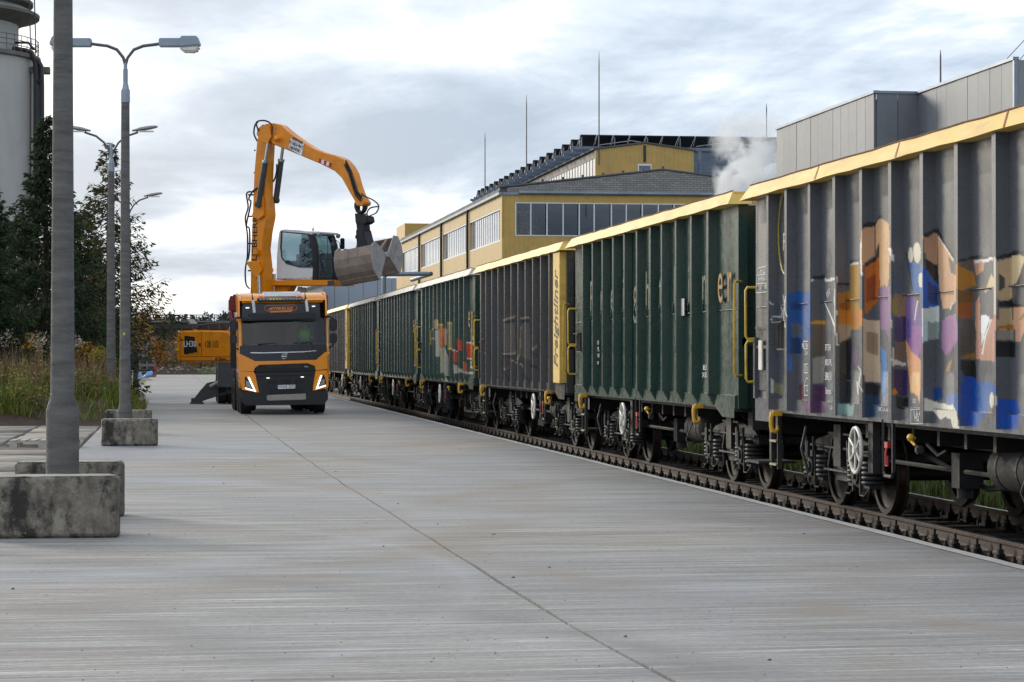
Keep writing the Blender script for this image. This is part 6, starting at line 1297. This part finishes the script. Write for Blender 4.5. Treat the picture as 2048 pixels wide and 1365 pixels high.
fall = vm('POWER', vm('MAXIMUM', vm('SUBTRACT', 1, vm('DIVIDE', rr, vm('ADD', 1.75, vm('MULTIPLY', sp3.outputs[2], .12)))), 0), .8); hf = nd(t_, 'ShaderNodeMapRange'); t_.links.new(sp3.outputs[2], hf.inputs[0]); hf.inputs[1].default_value = -3.2; hf.inputs[2].default_value = 3.2; hf.inputs[3].default_value = 1.25; hf.inputs[4].default_value = .05
dn = vm('MULTIPLY', vm('MULTIPLY', fall, hf.outputs[0]), vm('MAXIMUM', vm('SUBTRACT', nz, .465), 0)); t_.links.new(vm('MULTIPLY', dn, 80), pv.inputs['Density']); t_.links.new(pv.outputs[0], o_.inputs['Volume'])
o = SM.build('steam_plume', m_, loc=(st_c.x, st_c.y, st_c.z - .6)); o['kind'] = 'stuff'; o['label'] = 'white steam drifting up behind the wagons'; o['category'] = 'steam'

# ================================================================== LEFT SIDE: LAMP POSTS, BLOCKS, PALLET
M_CONC = mat('pole_concrete', (.135, .132, .128), .85, 0, .25, 2.2, .5, 45, dirt=(.055, .052, .048), dirt_amt=.8, dirt_scale=2.0, mapping=(1, 1, 5))
M_LMET = mat('lamp_housing', (.28, .33, .40), .45, .3, .12, 4); M_ARM = mat('lamp_arm', (.12, .12, .13), .5, .4, .2, 4)
M_BOWL = mat('lamp_bowl', (.72, .70, .64), .2, 0, .08, 6)
def pole_prof(rb_, rt, h, base=1.0, flare=1.38):
    return [(rb_ * flare, 0), (rb_ * flare, base), (rb_ * flare * .99, base + .01), (rb_, base + .14), (rt, h), (rt * .2, h)]
def lamp_post(loc, label, h, rb_, rt, kind, arm, rise, rz=0, base=1.0, only=None, flare=1.38):
    T = thing('lamp_post', label, 'lamp post', loc, rz, 'double-armed lamp posts along the road')
    MB().lathe(pole_prof(rb_, rt, h, base, flare), n=12).build('pole', M_CONC, T, smooth=True)
    b = MB()
    b.cyl((0, 0, h - .18), (0, 0, h + .06), rt * 1.12, 12); b.cyl((0, 0, h + .06), (0, 0, h + .2), rt * 1.0, 12, rt * .6); b.cyl((0, 0, h + .2), (0, 0, h + .45), rt * .6, 10); b.tube([(0, 0, h + .4), (0, 0, h + rise - .35)], .035, 8)
    b.build('pole_cap', M_LMET, T, smooth=True)
    for s_ in (-1, 1):
        if only and s_ != only: continue
        if kind == 'box': P = [(0, 0, h + rise - .4), (s_ * .04, 0, h + rise - .25), (s_ * .16, 0, h + rise - .1), (s_ * .34, 0, h + rise - .03), (s_ * arm * .55, 0, h + rise), (s_ * (arm - .3), 0, h + rise + .03)]
        else: P = [(0, 0, h + rise - .75), (s_ * .06, 0, h + rise - .55), (s_ * .2, 0, h + rise - .32), (s_ * .42, 0, h + rise - .14), (s_ * arm * .75, 0, h + rise - .03), (s_ * (arm - .3), 0, h + rise + .02)]
        ar = MB().tube(P, .03, 8).build('arm', M_ARM, T, smooth=True)
        zz = h + rise + .03; x0 = s_ * (arm - .42)
        if kind == 'box':
            b = MB(); b.box(min(x0, x0 + s_ * .42), max(x0, x0 + s_ * .42), -.09, .09, zz - .08, zz + .08)
            x1 = x0 + s_ * .38; b.prism([(x1, zz - .09), (x1 + s_ * .02, zz + .09), (x1 + s_ * .07, zz + .115), (x1 + s_ * .34, zz + .115), (x1 + s_ * .39, zz - .02), (x1 + s_ * .39, zz - .06)], -.14, .14, 'y')
            lh = b.build('lamp_head', M_LMET, T, bev=.015); MB().prism([(x1 + s_ * .0, zz - .085), (x1 + s_ * .03, zz - .14), (x1 + s_ * .09, zz - .18), (x1 + s_ * .30, zz - .19), (x1 + s_ * .365, zz - .14), (x1 + s_ * .385, zz - .065)], -.125, .135, 'y').build('lamp_bowl', M_BOWL, lh, bev=.03)
        else:
            b = MB(); L = .72; tl_ = .16
            pr = [(0, .035), (.12, .06), (.25, .085), (.5, .085), (.66, .06), (.72, .02)]
            vs = []
            for t, r in pr:
                for k in range(10): a2 = k * 2 * PI / 10; vs.append((x0 + s_ * t, 1.3 * r * math.cos(a2), zz - .02 + t * tl_ + r * math.sin(a2) * (.8 if math.sin(a2) > 0 else .55)))
            b.add(vs, [(j * 10 + k, j * 10 + (k + 1) % 10, (j + 1) * 10 + (k + 1) % 10, (j + 1) * 10 + k) for j in range(5) for k in range(10)]); b.add(vs[-10:], [tuple(range(10))])
            lh = b.build('lamp_head', mat('cobra_head', (.30, .30, .29), .5, .2, .2, 5), T, smooth=True); b = MB(); b.box(min(x0 + s_ * .2, x0 + s_ * .6), max(x0 + s_ * .2, x0 + s_ * .6), -.07, .07, zz - .03 + .2 * tl_ - .055, zz - .03 + .2 * tl_ - .02); b.build('lens', M_BOWL, lh)
    return T
q = at_d(125, 950, 22.7); lamp_post((q.x, q.y, 0), 'nearest thick concrete lamp pole, its top cut off by the frame', 6.6, .118, .082, 'box', 1.06, .95, -TH, 1.13, None, 1.36)
q = at_d(250, 840, 44.2); lamp_post((q.x, q.y, 0), 'concrete lamp post with two box lamps set between short blocks', 6.62, .105, .078, 'box', 1.06, .92, -TH, .62, None, 1.35)
q2_ = at_d(248, 668, 44.08); lp2 = [o for o in COL.objects if o.name == 'lamp_post.001'][0]; tg = MB().box(-.02, .02, -.012, .0, -.025, .025); tg.build('pole_tag', mat('tag_yellow', (.6, .5, .08), .5), lp2, loc=(.0, -.112, q2_.z))
q = at_d(222, 760, 65.5); lamp_post((q.x, q.y, 0), 'concrete lamp post with curved arms rising out of the weeds', 7.0, .135, .085, 'cobra', 1.0, .95, -TH, .5, None, 1.0)
q = at_d(257, 760, 90); lamp_post((q.x, q.y, 0), 'farther curved-arm lamp post partly hidden by the second pole', 6.9, .12, .08, 'cobra', 1.0, .9, -TH, .5, None, 1.0)
q = at_d(297, 740, 300); lamp_post((q.x, q.y, 0), 'far lamp post with one arm in front of the viaduct', 6.7, .15, .12, 'cobra', 1.5, .95, -TH, .5, 1, 1.0)
m_, t_, b_ = new_mat('block_concrete'); M_BLK = m_
cb = tramp(t_, tnoise(t_, 5, 10, .7), [(.32, (.10, .09, .072)), (.5, (.22, .195, .16)), (.68, (.36, .33, .27))])
cb = tmix(t_, tramp(t_, tnoise(t_, 3.0, 12, .72, (1, 1, .7)), [(.48, (0, 0, 0)), (.58, (.9,) * 3)]), cb, (.022, .021, .02))
cb = tmix(t_, tramp(t_, tnoise(t_, 11, 8, .7), [(.60, (0, 0, 0)), (.66, (.7,) * 3)]), cb, (.34, .32, .28))
t_.links.new(cb, b_.inputs['Base Color']); b_.inputs['Roughness'].default_value = .92; tbump(t_, b_, tnoise(t_, 24, 8, .7), .9, .02)
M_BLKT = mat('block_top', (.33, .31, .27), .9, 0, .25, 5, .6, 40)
def block(px_r, py_b, length, hgt, dep, label, yaw, seed):
    q = at_z(px_r, py_b, 0); T = thing('concrete_block', label, 'concrete block', (q.x, q.y, 0), yaw, 'concrete blocks round the lamp pole bases')
    bm = bmesh.new(); nx, nz, ny = 22, 11, 8
    b = MB(); b.box(-length, 0, 0, dep, 0, hgt); me = b.mesh('block', M_BLK); bm.from_mesh(me)
    bmesh.ops.bevel(bm, geom=bm.edges[:], offset=.018, segments=2, affect='EDGES'); bmesh.ops.subdivide_edges(bm, edges=[e_ for e_ in bm.edges if e_.calc_length() > .1], cuts=14, use_grid_fill=True)
    for v in bm.verts:
        n_ = mno.fractal(v.co * 6 + Vector((seed * 9, 0, 0)), 1, 2, 4); edge = sum((abs(v.co.x) < .03 or abs(v.co.x + length) < .03, v.co.y < .03 or v.co.y > dep - .03, v.co.z > hgt - .03))
        k = .010 + (.028 if edge >= 2 else 0); v.co += Vector((n_, -n_, n_)) * k * .6 - (Vector((v.co.x + length / 2, v.co.y - dep / 2, v.co.z - hgt / 2)).normalized() * max(0, n_) * k * 1.3 if edge >= 2 else Vector())
        v.co.z = max(v.co.z, 0)
    for f in bm.faces: f.smooth = True
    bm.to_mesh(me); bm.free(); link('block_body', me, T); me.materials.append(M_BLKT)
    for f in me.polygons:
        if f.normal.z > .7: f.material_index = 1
    return T
block(237, 1076, 1.28, .565, .42, 'large stained concrete block at the left edge, in front of the nearest pole', -R(1.5), 1)
block(248, 1034, 1.1, .57, .40, 'chipped concrete block behind the nearest lamp pole', R(0), 2)
block(316, 892, 1.03, .50, .36, 'dark stained concrete block in front of the second lamp pole', R(1), 3)
block(304, 868, .98, .51, .34, 'concrete block mostly hidden behind the second lamp pole', R(0), 4)
M_WOOD = mat('weathered_wood', (.42, .40, .36), .85, 0, .3, 5, .5, 40, mapping=(1, 8, 8)); q = at_z(18, 897, 0)
PAL = thing('pallet', 'weathered wooden pallet lying on the old slabs', 'pallet', (q.x, q.y, .0), R(-4))
for k in range(7): MB().box(.0 + k * .18, .105 + k * .18, 0, .8, .122, .144).build('deck_board', M_WOOD, PAL)
for y in (.0, .35, .7):
    for x in (0, .52, 1.04): MB().box(x, x + .145, y, y + .1, .0, .1).build('foot_block', M_WOOD, PAL)
    MB().box(0, 1.19, y, y + .1, .1, .121).build('bearer', M_WOOD, PAL)

# ================================================================== SILO TOWER
SD = 112; c0 = at_d(-138, 700, SD); kz = lambda y: CAMZ + (VPY - y) * SD / F_PX
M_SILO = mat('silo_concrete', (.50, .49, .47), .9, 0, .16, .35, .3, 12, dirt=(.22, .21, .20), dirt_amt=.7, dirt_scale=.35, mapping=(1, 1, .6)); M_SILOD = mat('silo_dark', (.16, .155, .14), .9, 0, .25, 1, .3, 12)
SIL = thing('silo_tower', 'grey concrete silo tower with flared cap at the left edge', 'tower', (c0.x, c0.y, 0)); ppm = F_PX / SD; rr_ = lambda px: (px + 138) / ppm
MB().lathe([(rr_(68), -.3), (rr_(70), kz(150)), (rr_(70), kz(124))], n=64).build('shaft', M_SILO, SIL, smooth=True)
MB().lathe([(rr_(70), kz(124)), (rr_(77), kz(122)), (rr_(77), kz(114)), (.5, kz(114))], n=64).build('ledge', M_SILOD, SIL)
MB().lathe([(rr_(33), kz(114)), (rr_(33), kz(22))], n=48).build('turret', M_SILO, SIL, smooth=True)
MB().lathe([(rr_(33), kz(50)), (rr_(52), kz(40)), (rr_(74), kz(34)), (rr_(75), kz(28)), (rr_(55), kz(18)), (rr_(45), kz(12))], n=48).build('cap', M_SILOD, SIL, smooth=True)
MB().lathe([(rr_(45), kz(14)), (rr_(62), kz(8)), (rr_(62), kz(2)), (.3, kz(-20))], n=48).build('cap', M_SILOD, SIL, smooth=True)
b = MB()
for k in range(60):
    a2 = k * 2 * PI / 60; r = rr_(73); b.tube([(r * math.cos(a2), r * math.sin(a2), kz(114)), (r * math.cos(a2), r * math.sin(a2), kz(82))], .025, 4)
for z in (kz(82), kz(92), kz(102)): b.tube([(rr_(73) * math.cos(k * 2 * PI / 60), rr_(73) * math.sin(k * 2 * PI / 60), z) for k in range(60)], .022, 4, True)
b.build('railing', M_ARM, SIL)
for k, a2 in enumerate((-.75, -.6)): MB().box(rr_(33) - .02, rr_(33) + .05, -.3, .3, kz(105), kz(55 + k * 8), Matrix.Rotation(a2 + PI * .0 - .5, 4, 'Z')).build('doorway', M_TBL, SIL)
toR = Vector((CT, -ST, 0)); toC = Vector((-ST, -CT, 0))
def SP(px, py, off=0): return toR * ((px + 138) / ppm) + toC * off + Vector((0, 0, kz(py)))
for P, r in (([(35, 104), (60, 108), (72, 112), (80, 130), (82, 150), (82, 420)], .13), ([(70, 118), (86, 128), (92, 140), (93, 170), (94, 430)], .12), ([(40, 92), (66, 92), (78, 106)], .06)):
    MB().tube([SP(x, y, 1.2) for x, y in P], r, 8).build('pipe', M_TBL, SIL, smooth=True)
MB().tube([SP(82, 170, 1.2), SP(94, 170, 1.2)], .14, 6).build('pipe', M_TBL, SIL); 
b = MB(); b.box(0, .55, -.3, .3, kz(430), kz(145)); o = b.build('side_duct', M_SILO, SIL); o.location = SP(68, 700, .6).xy.to_3d()
MB().box(-.0, .9, -.4, .4, kz(150), kz(138)).build('platform', M_SILOD, SIL).location = SP(66, 700, .6).xy.to_3d()
for x0, x1 in ((65, 69), (74, 80)): MB().tube([SP(x0, -60, 1), SP(x1, 112, 1)], .03, 5).build('cable', M_TBL, SIL)

# ================================================================== TREES AND WEEDS
def leaf_mesh(name, C, size, cols, seed, asp=.35, droop=0, dirs=None):
    """many small leaf-sized faces"""
    r = np.random.default_rng(seed); n = len(C); C = np.asarray(C)
    d = r.normal(size=(n, 3)) if dirs is None else np.asarray(dirs) + r.normal(size=(n, 3)) * .45
    d[:, 2] -= droop; d /= np.linalg.norm(d, axis=1)[:, None]; u = np.cross(d, r.normal(size=(n, 3))); u /= np.linalg.norm(u, axis=1)[:, None] + 1e-9
    L = size * r.uniform(.6, 1.4, (n, 1)); W = L * asp
    v = np.stack([C, C + d * L * .5 + u * W * .5, C + d * L, C + d * L * .5 - u * W * .5], 1)
    me = bpy.data.meshes.new(name); me.vertices.add(n * 4); me.vertices.foreach_set('co', v.reshape(-1)); me.loops.add(n * 4); me.loops.foreach_set('vertex_index', np.arange(n * 4, dtype=np.int32)); me.polygons.add(n); me.polygons.foreach_set('loop_start', np.arange(0, n * 4, 4, dtype=np.int32)); me.polygons.foreach_set('loop_total', np.full(n, 4, dtype=np.int32)); me.update(calc_edges=True)
    cc = np.array(cols)[r.integers(0, len(cols), n)] * r.uniform(.6, 1.35, (n, 1)); ca = np.ones((n, 4, 4)); ca[:, :, :3] = cc[:, None]
    at = me.color_attributes.new('col', 'FLOAT_COLOR', 'POINT'); at.data.foreach_set('color', ca.reshape(-1)); me.materials.append(M_LEAF); me.validate(); return me
M_LEAF = attr_mat('leaf_faces', 'col', .65, .1, 3, None, spec=.25)
t_ = M_LEAF.node_tree; b_ = t_.nodes['Principled BSDF']; oo = t_.nodes['Material Output']; trl = nd(t_, 'ShaderNodeBsdfTranslucent'); at_ = nd(t_, 'ShaderNodeAttribute', attribute_name='col'); t_.links.new(at_.outputs['Color'], trl.inputs[0]); mxs = nd(t_, 'ShaderNodeMixShader'); mxs.inputs[0].default_value = .3
t_.links.new(b_.outputs[0], mxs.inputs[1]); t_.links.new(trl.outputs[0], mxs.inputs[2]); t_.links.new(mxs.outputs[0], oo.inputs[0])
M_BARK = mat('spruce_bark', (.07, .05, .038), .95, 0, .3, 6, .8, 30)
def spruce(label, px, d, ytop, rad, dens, seed, cols, gap=0.0, h0=.6, power=1.0, twig=.26, ld=1.0):
    q = at_d(px, 714, d); H = CAMZ + (VPY - ytop) * d / F_PX; r = np.random.default_rng(seed)
    T = thing('spruce_tree', label, 'tree', (q.x, q.y, 0), 0, 'spruces beside the silo')
    b = MB(); b.tube([(0, 0, -.1), (.02, 0, H * .3), (-.02, .02, H * .7), (0, 0, H)], [.02 * H * .9, .014 * H, .008 * H, .01], 8)
    C, D = [], []; nb = int(dens * H); br = MB()
    for k in range(nb):
        f = (k + r.uniform(0, 1)) / nb; z = h0 + (H - h0) * f; L = rad * ((1 - f) ** power) * r.uniform(.65, 1.15) + .12
        if r.random() < gap: continue
        a2 = r.uniform(0, 2 * PI); dx, dy = math.cos(a2), math.sin(a2); lift = .25 * (f - .35); droop = .24 * L
        pts = []
        for t in np.linspace(0, 1, 6): pts.append((dx * L * t, dy * L * t, z + lift * L * t - droop * math.sin(t * PI * .8) * (1 - .35 * t) + (.10 * L * t * t)))
        br.tube(pts[::2] + [pts[-1]], [.022, .016, .01, .004], 4)
        m = int((12 + 50 * L) * ld)
        for _ in range(m):
            t = r.uniform(.12, 1) ** .8; i = min(4, int(t * 5)); g_ = t * 5 - i; p0_, p1_ = np.array(pts[i]), np.array(pts[i + 1]); c = p0_ + (p1_ - p0_) * g_
            side_ = r.normal() * .17 * L * (1 - t * .75); c = c + np.array([-dy * side_, dx * side_, -abs(r.normal()) * .07 * L - .02])
            s_ = 1 if side_ > 0 else -1
            C.append(c); D.append((dx * .8 - dy * s_ * .5, dy * .8 + dx * s_ * .5, -.45))
    b.build('trunk', M_BARK, T, smooth=True); br.build('branches', M_BARK, T)
    link('crown', leaf_mesh('crown', C, twig, cols, seed, .30, .1, D), T); return T
SPR = [(.026, .05, .02), (.038, .066, .026), (.05, .08, .03), (.018, .034, .018)]; SPR2 = [(.07, .07, .024), (.095, .08, .028), (.05, .065, .024), (.12, .09, .03)]
spruce('tall dark spruce in front of the silo, left of the nearest pole', 92, 74, 232, 2.7, 42, 1, SPR, 0, .5, .95, .17)
spruce('sparse thin-crowned spruce behind the second and third lamp poles', 218, 80, 285, 2.55, 20, 2, SPR2 + SPR[:2], .1, 2.4, .95, .17, .58)
spruce('spruce cut off by the left edge of the picture', -28, 70, 330, 1.9, 40, 3, SPR, 0, .5, .9, .17)
spruce('dense lower spruce between the two nearest lamp poles', 160, 84, 420, 2.1, 46, 4, SPR, 0, .5, .6, .18)
spruce('squat dark spruce at the foot of the silo', 30, 82, 440, 2.5, 46, 5, SPR, 0, .4, .6, .18)
spruce('low dark spruce behind the weeds, right of the nearest pole', 195, 92, 540, 1.5, 46, 6, SPR, 0, .4, .6, .18)
# soil bank with weeds
def bank(x, y):
    f = min(1, max(0, (y - 58.2 - .8 * fbm(x, 0, .5)) / 3.4)); g2 = min(1, max(0, (-.55 - x - .012 * (y - 58) + .25 * fbm(y, 1, .35)) / 1.3)); f = f * f * (3 - 2 * f); g2 = g2 * g2 * (3 - 2 * g2)
    return -.06 + (.62 + .16 * fbm(x, y, .5) + .09 * fbm(x, y, 2.4)) * f * g2
bumpy(-22, -.3, 56.5, 112, 110, 150, bank, 'soil_bank', M_SOIL)
def pl(xa, xb, ya, yb2): 
    def f(r):
        x = r.uniform(xa, xb); y = ya + (yb2 - ya) * r.random() ** 1.7
        if y < 61.9 and x > -3.4 and r.random() < .85: y += 2.2 + r.random()
        return (x, y, bank(x, y) - .02)
    return f
WGR = [(.12, .18, .03), (.17, .21, .035), (.22, .23, .045), (.09, .14, .025), (.26, .22, .06)]; WBR = [(.20, .12, .06), (.26, .17, .09), (.15, .09, .05), (.30, .22, .13)]
blades('weeds', 20000, pl(-9, -1.0, 59.3, 78), WGR, .15, .5, .012, 'tall green and yellow weeds on the soil bank', .95, 5, 'weeds', .9)
blades('dry_stalks', 6500, pl(-9, -1.6, 62.5, 84), WBR, .6, 1.35, .010, 'dry brown stalks rising among the weeds', .3, 6, 'weeds', .5)
blades('edge_weeds', 2200, pl(-2.4, -.75, 60.2, 76), WGR + WBR[:1], .2, .7, .013, 'low weeds at the road edge of the soil bank', .8, 8, 'weeds')
r = np.random.default_rng(9)
def cloud_pts(n, xa, xb, ya, yb2, za, zb): 
    x = r.uniform(xa, xb, n); y = r.uniform(ya, yb2, n); return np.stack([x, y, r.uniform(za, zb, n)], 1)
cl_ = [(r.uniform(-9, -1.15), 59.9 + 15 * r.random() ** 1.5, r.uniform(.25, 1.0)) for _ in range(330)]; P = []
for x, y, hh in cl_:
    if y < 61.6 and x > -3.2: y += 2.0
    zb = bank(x, y)
    for _ in range(105): t = r.random(); P.append((x + r.normal() * .2 * (1.1 - .5 * t), y + r.normal() * .2, zb + hh * t))
P = np.array(P)
o = link('weed_leaves', leaf_mesh('weed_leaves', P, .085, WGR + WGR + WBR, 12, .45, .2)); structure(o, 'stuff'); o['label'] = 'leafy tangle of mixed autumn weeds'; o['category'] = 'weeds'
hd = []
for _ in range(120):
    x = r.uniform(-8.5, -2.2); y = r.uniform(63, 82); z = bank(x, y) + r.uniform(1.15, 1.6)
    for _ in range(26): hd.append((x + r.normal() * .07, y + r.normal() * .07, z + r.normal() * .10))
o = link('seed_heads', leaf_mesh('seed_heads', hd, .055, [(.42, .36, .30), (.34, .27, .21), (.5, .46, .42)], 13, .5)); structure(o, 'stuff'); o['label'] = 'pale fluffy seed heads above the weeds'; o['category'] = 'weeds'
def bush(label, px, py, d, w_, h, n, cols, seed, leaf=.10, nm='shrub'):
    q = at_d(px, py, d); rr2 = np.random.default_rng(seed); T = thing(nm, label, 'shrub', (q.x, q.y, max(0, q.z - h / 2)), 0, 'autumn shrubs')
    C = rr2.normal(size=(n, 3)); C /= np.linalg.norm(C, axis=1)[:, None]; C *= rr2.uniform(.35, 1, (n, 1)) ** .6; cl = np.array([mno.noise(Vector(tuple(c * 2.1 + seed))) for c in C]); C *= (1 + .45 * cl)[:, None]; C = C[cl > -.28]
    C = C * np.array([w_ / 2, w_ / 2, h / 2]) + np.array([0, 0, h / 2]); link('foliage', leaf_mesh('foliage', C, leaf, cols, seed, .6), T); b = MB()
    for k in range(6): a2 = rr2.uniform(0, 6.28); b.tube([(0, 0, -.6), (.15 * math.cos(a2) * w_, .15 * math.sin(a2) * w_, h * .45), (.3 * math.cos(a2) * w_, .3 * math.sin(a2) * w_, h * .8)], [.03, .02, .006], 5)
    b.build('stems', M_BARK, T); return T
YEL = [(.42, .25, .02), (.5, .32, .03), (.34, .2, .03), (.2, .18, .03)]; ORA = [(.30, .13, .03), (.36, .18, .05), (.22, .10, .03)]
bush('bright yellow shrub standing among the weeds left of the nearest pole', 62, 702, 70, .65, .95, 700, YEL, 21); bush('yellow-orange shrub just right of the nearest pole', 172, 708, 72, .8, .7, 700, YEL + ORA, 22); bush('yellow-green shrub beside the third lamp pole', 205, 716, 70, .9, .7, 700, [(.30, .27, .03), (.2, .22, .03), (.38, .3, .04)], 23)

# ================================================================== FAR BACKGROUND
VD = 320; vz = lambda y: CAMZ + (VPY - y) * VD / F_PX
VI = thing('viaduct', 'grey concrete viaduct with railing crossing far behind the excavator', 'bridge', at_d(360, 714, VD).xy.to_3d(), -TH); vp = lambda px: (px - 360) * VD / F_PX
M_VI = mat('viaduct_concrete', (.15, .15, .155), .9, 0, .2, .4); M_VID = mat('viaduct_steel', (.045, .04, .04), .7, .2)
MB().box(vp(120), vp(660), -4, 4, vz(658), vz(646)).build('girder', M_VID, VI); MB().box(vp(120), vp(660), -4.3, 4.3, vz(646), vz(643)).build('deck', M_VI, VI)
b = MB()
for px in range(125, 655, 12): MB().box(vp(px) - .05, vp(px) + .05, -4.25, -4.15, vz(643), vz(631)).build('railing_post', M_VID, VI)
for y in (631.5, 637): MB().box(vp(120), vp(660), -4.22, -4.17, vz(y) - .05, vz(y) + .05).build('railing_bar', M_VID, VI)
for px in (291, 303, 470, 560): MB().box(vp(px) - .5, vp(px) + .5, -3, 3, -.3, vz(658)).build('pier', M_VI, VI)
MB().box(vp(120), vp(283), -3.2, 3.2, -.3, vz(659)).build('abutment', M_VI, VI)
# forest line: reads as one dark mass
r = np.random.default_rng(40); C = []; Dd = []; cols = []
for _ in range(150):
    px = r.uniform(180, 700); d = r.uniform(430, 520); q = at_d(px, 714, d); H = CAMZ + (VPY - (634 + r.normal() * 5 - 5 * math.sin(px * .03))) * d / F_PX; con = r.random() < .7
    for _ in range(260):
        f = r.random(); z = H * f; w_ = (1.9 * (1 - f) + .2) if con else 2.2 * math.sin(PI * min(1, .25 + .75 * f)) + .2; C.append((q.x + r.normal() * w_ * .5, q.y + r.normal() * w_ * .5, z))
o = link('forest', leaf_mesh('forest', C, .6, [(.03, .045, .03), (.04, .05, .035), (.06, .055, .04), (.10, .065, .035), (.035, .04, .035)], 41, .5)); structure(o, 'stuff'); o['label'] = 'distant dark mixed forest behind the viaduct'; o['category'] = 'forest'
C = []
for _ in range(60):
    q = at_d(r.uniform(240, 520), 714, r.uniform(345, 400)); H = r.uniform(3, 5.2)
    for _ in range(110): C.append((q.x + r.normal() * 1.1, q.y + r.normal() * 1.1, abs(r.uniform(0, H))))
o = link('undergrowth', leaf_mesh('undergrowth', C, .5, [(.10, .07, .045), (.13, .09, .055), (.16, .09, .03), (.07, .06, .045), (.22, .13, .03)], 42, .55)); structure(o, 'stuff'); o['label'] = 'brown autumn undergrowth seen below the viaduct'; o['category'] = 'bushes'
for px, py, d, w_, h, lb in ((314, 705, 300, 2.6, 3.6, 'small golden tree below the viaduct, left of the excavator'), (268, 665, 290, 4.5, 5.0, 'orange autumn tree seen between lamp pole and viaduct pier'), (303, 640, 420, 5, 4.5, 'orange treetop showing above the viaduct railing')): bush(lb, px, py, d, w_, h, 900, ORA + YEL[:1], int(px), .35, 'autumn_tree')
# stacks, tarpaulin, posts and heaps at the far end of the road
M_DK = mat('creosote_wood', (.03, .028, .027), .85, 0, .4, 3); q = at_d(290, 745, 190); STK = thing('sleeper_stack', 'dark stack of old sleepers at the far end of the road', 'stack', (q.x, q.y, 0), -TH); rk = random.Random(5)
for l in range(8):
    for k in range(3 if l % 2 else 1): MB().box(-.85 + (k * .6 if l % 2 else 0) + rk.uniform(-.05, .05), (-.85 + k * .6 + .28) if l % 2 else .75 + rk.uniform(-.1, .1), -.5, .5, l * .22, l * .22 + .19).build('sleeper', M_DK if rk.random() < .7 else M_VI, STK)
q = at_d(271, 745, 130); tag(MB().box(q.x - .13, q.x + .13, q.y - .13, q.y + .13, -.2, CAMZ + (VPY - 699) * 130 / F_PX).build('marker_post', M_DK, bev=.02), 'black square post beside the far end of the weeds', 'post')
q = at_d(289, 742, 165); b = MB(); n = 10
vs = [(q.x + (i / n - .5) * 1.15, q.y + (j / 4 - .5) * .9, .15 + .5 * math.sin(PI * min(1, .15 + .8 * (1 - abs(i / n - .35)))) * math.sin(PI * (j + .8) / 5.4) + .1 * fbm(i * 3.1, j * 2.7, .6)) for j in range(5) for i in range(n + 1)]
b.add(vs, [(j * (n + 1) + i, j * (n + 1) + i + 1, (j + 1) * (n + 1) + i + 1, (j + 1) * (n + 1) + i) for j in range(4) for i in range(n)]); tag(b.build('tarpaulin', mat('tarp_blue', (.06, .28, .62), .45, 0, .2, 4)), 'crumpled bright blue tarpaulin on the ground near the stack', 'tarpaulin')
q = at_d(297, 747, 160); tag(MB().box(q.x - .25, q.x + .25, q.y - .3, q.y + .3, .05, .14).build('plank', mat('pale_plank', (.5, .46, .4), .8)), 'pale plank lying in front of the blue tarpaulin', 'plank')
q = at_d(307, 740, 200); RS = thing('road_barrier', 'red and white barrier standing right of the sleeper stack', 'barrier', (q.x, q.y, 0)); MB().prism([(-.22, 0), (.25, 0), (.25, 1.0), (.1, 1.25), (-.1, 1.15)], -.1, .1, 'y').build('red_board', mat('barrier_red', (.32, .03, .04), .6), RS); MB().prism([(-.15, 1.1), (.0, 1.05), (.05, 1.5), (-.08, 1.75)], -.05, .05, 'y').build('white_top', M_WHITE, RS)
q = at_d(339, 730, 240); TB = thing('beam_stand', 'low dark beam on a post near the rubble heaps', 'beam', (q.x, q.y, 0)); MB().box(-.8, .8, -.2, .2, .95, 1.1).build('beam', M_DK, TB); MB().box(-.4, -.28, -.1, .1, 0, .95).build('post', M_DK, TB)
rh = random.Random(12)
for px, d, w_, h, lb in ((330, 222, 3.6, .85, 'left dark rubble heap at the end of the road'), (370, 226, 3.8, 1.0, 'dark rubble heap with pale scraps below the excavator body'), (415, 232, 4.6, .8, 'grassy earth heap next to the excavator wheels')):
    q = at_d(px, 745, d); n = 22; vs = []
    for j in range(n + 1):
        for i in range(n + 1): u, v = i / n * 2 - 1, j / n * 2 - 1; rr3 = math.hypot(u, v); vs.append((u * w_ / 2, v * w_ / 2, max(-.1, h * (1 - rr3 ** 1.5) * (.75 + .5 * fbm(u * w_ + px, v * w_, .9)))))
    HPT = thing('rubble_heap', lb, 'heap', (q.x, q.y, -.03)); b = MB(); b.add(vs, [(j * (n + 1) + i, j * (n + 1) + i + 1, (j + 1) * (n + 1) + i + 1, (j + 1) * (n + 1) + i) for j in range(n) for i in range(n)]); b.build('earth', M_SOIL if px < 400 else M_FIELD, HPT, smooth=True)
    b = MB()
    for _ in range(26): u, v = rh.uniform(-.8, .8), rh.uniform(-.8, .1); s_ = rh.uniform(.05, .16); b.cbox((u * w_ / 2, v * w_ / 2, h * (1 - math.hypot(u, v) ** 1.5) * .85), (s_ * 1.6, s_, s_), Matrix.Rotation(rh.uniform(-.5, .5), 4, 'Z'))
    b.build('rubble', mat('rubble_pale', (.30, .29, .27), .9, 0, .5, 3), HPT)['kind'] = 'stuff'
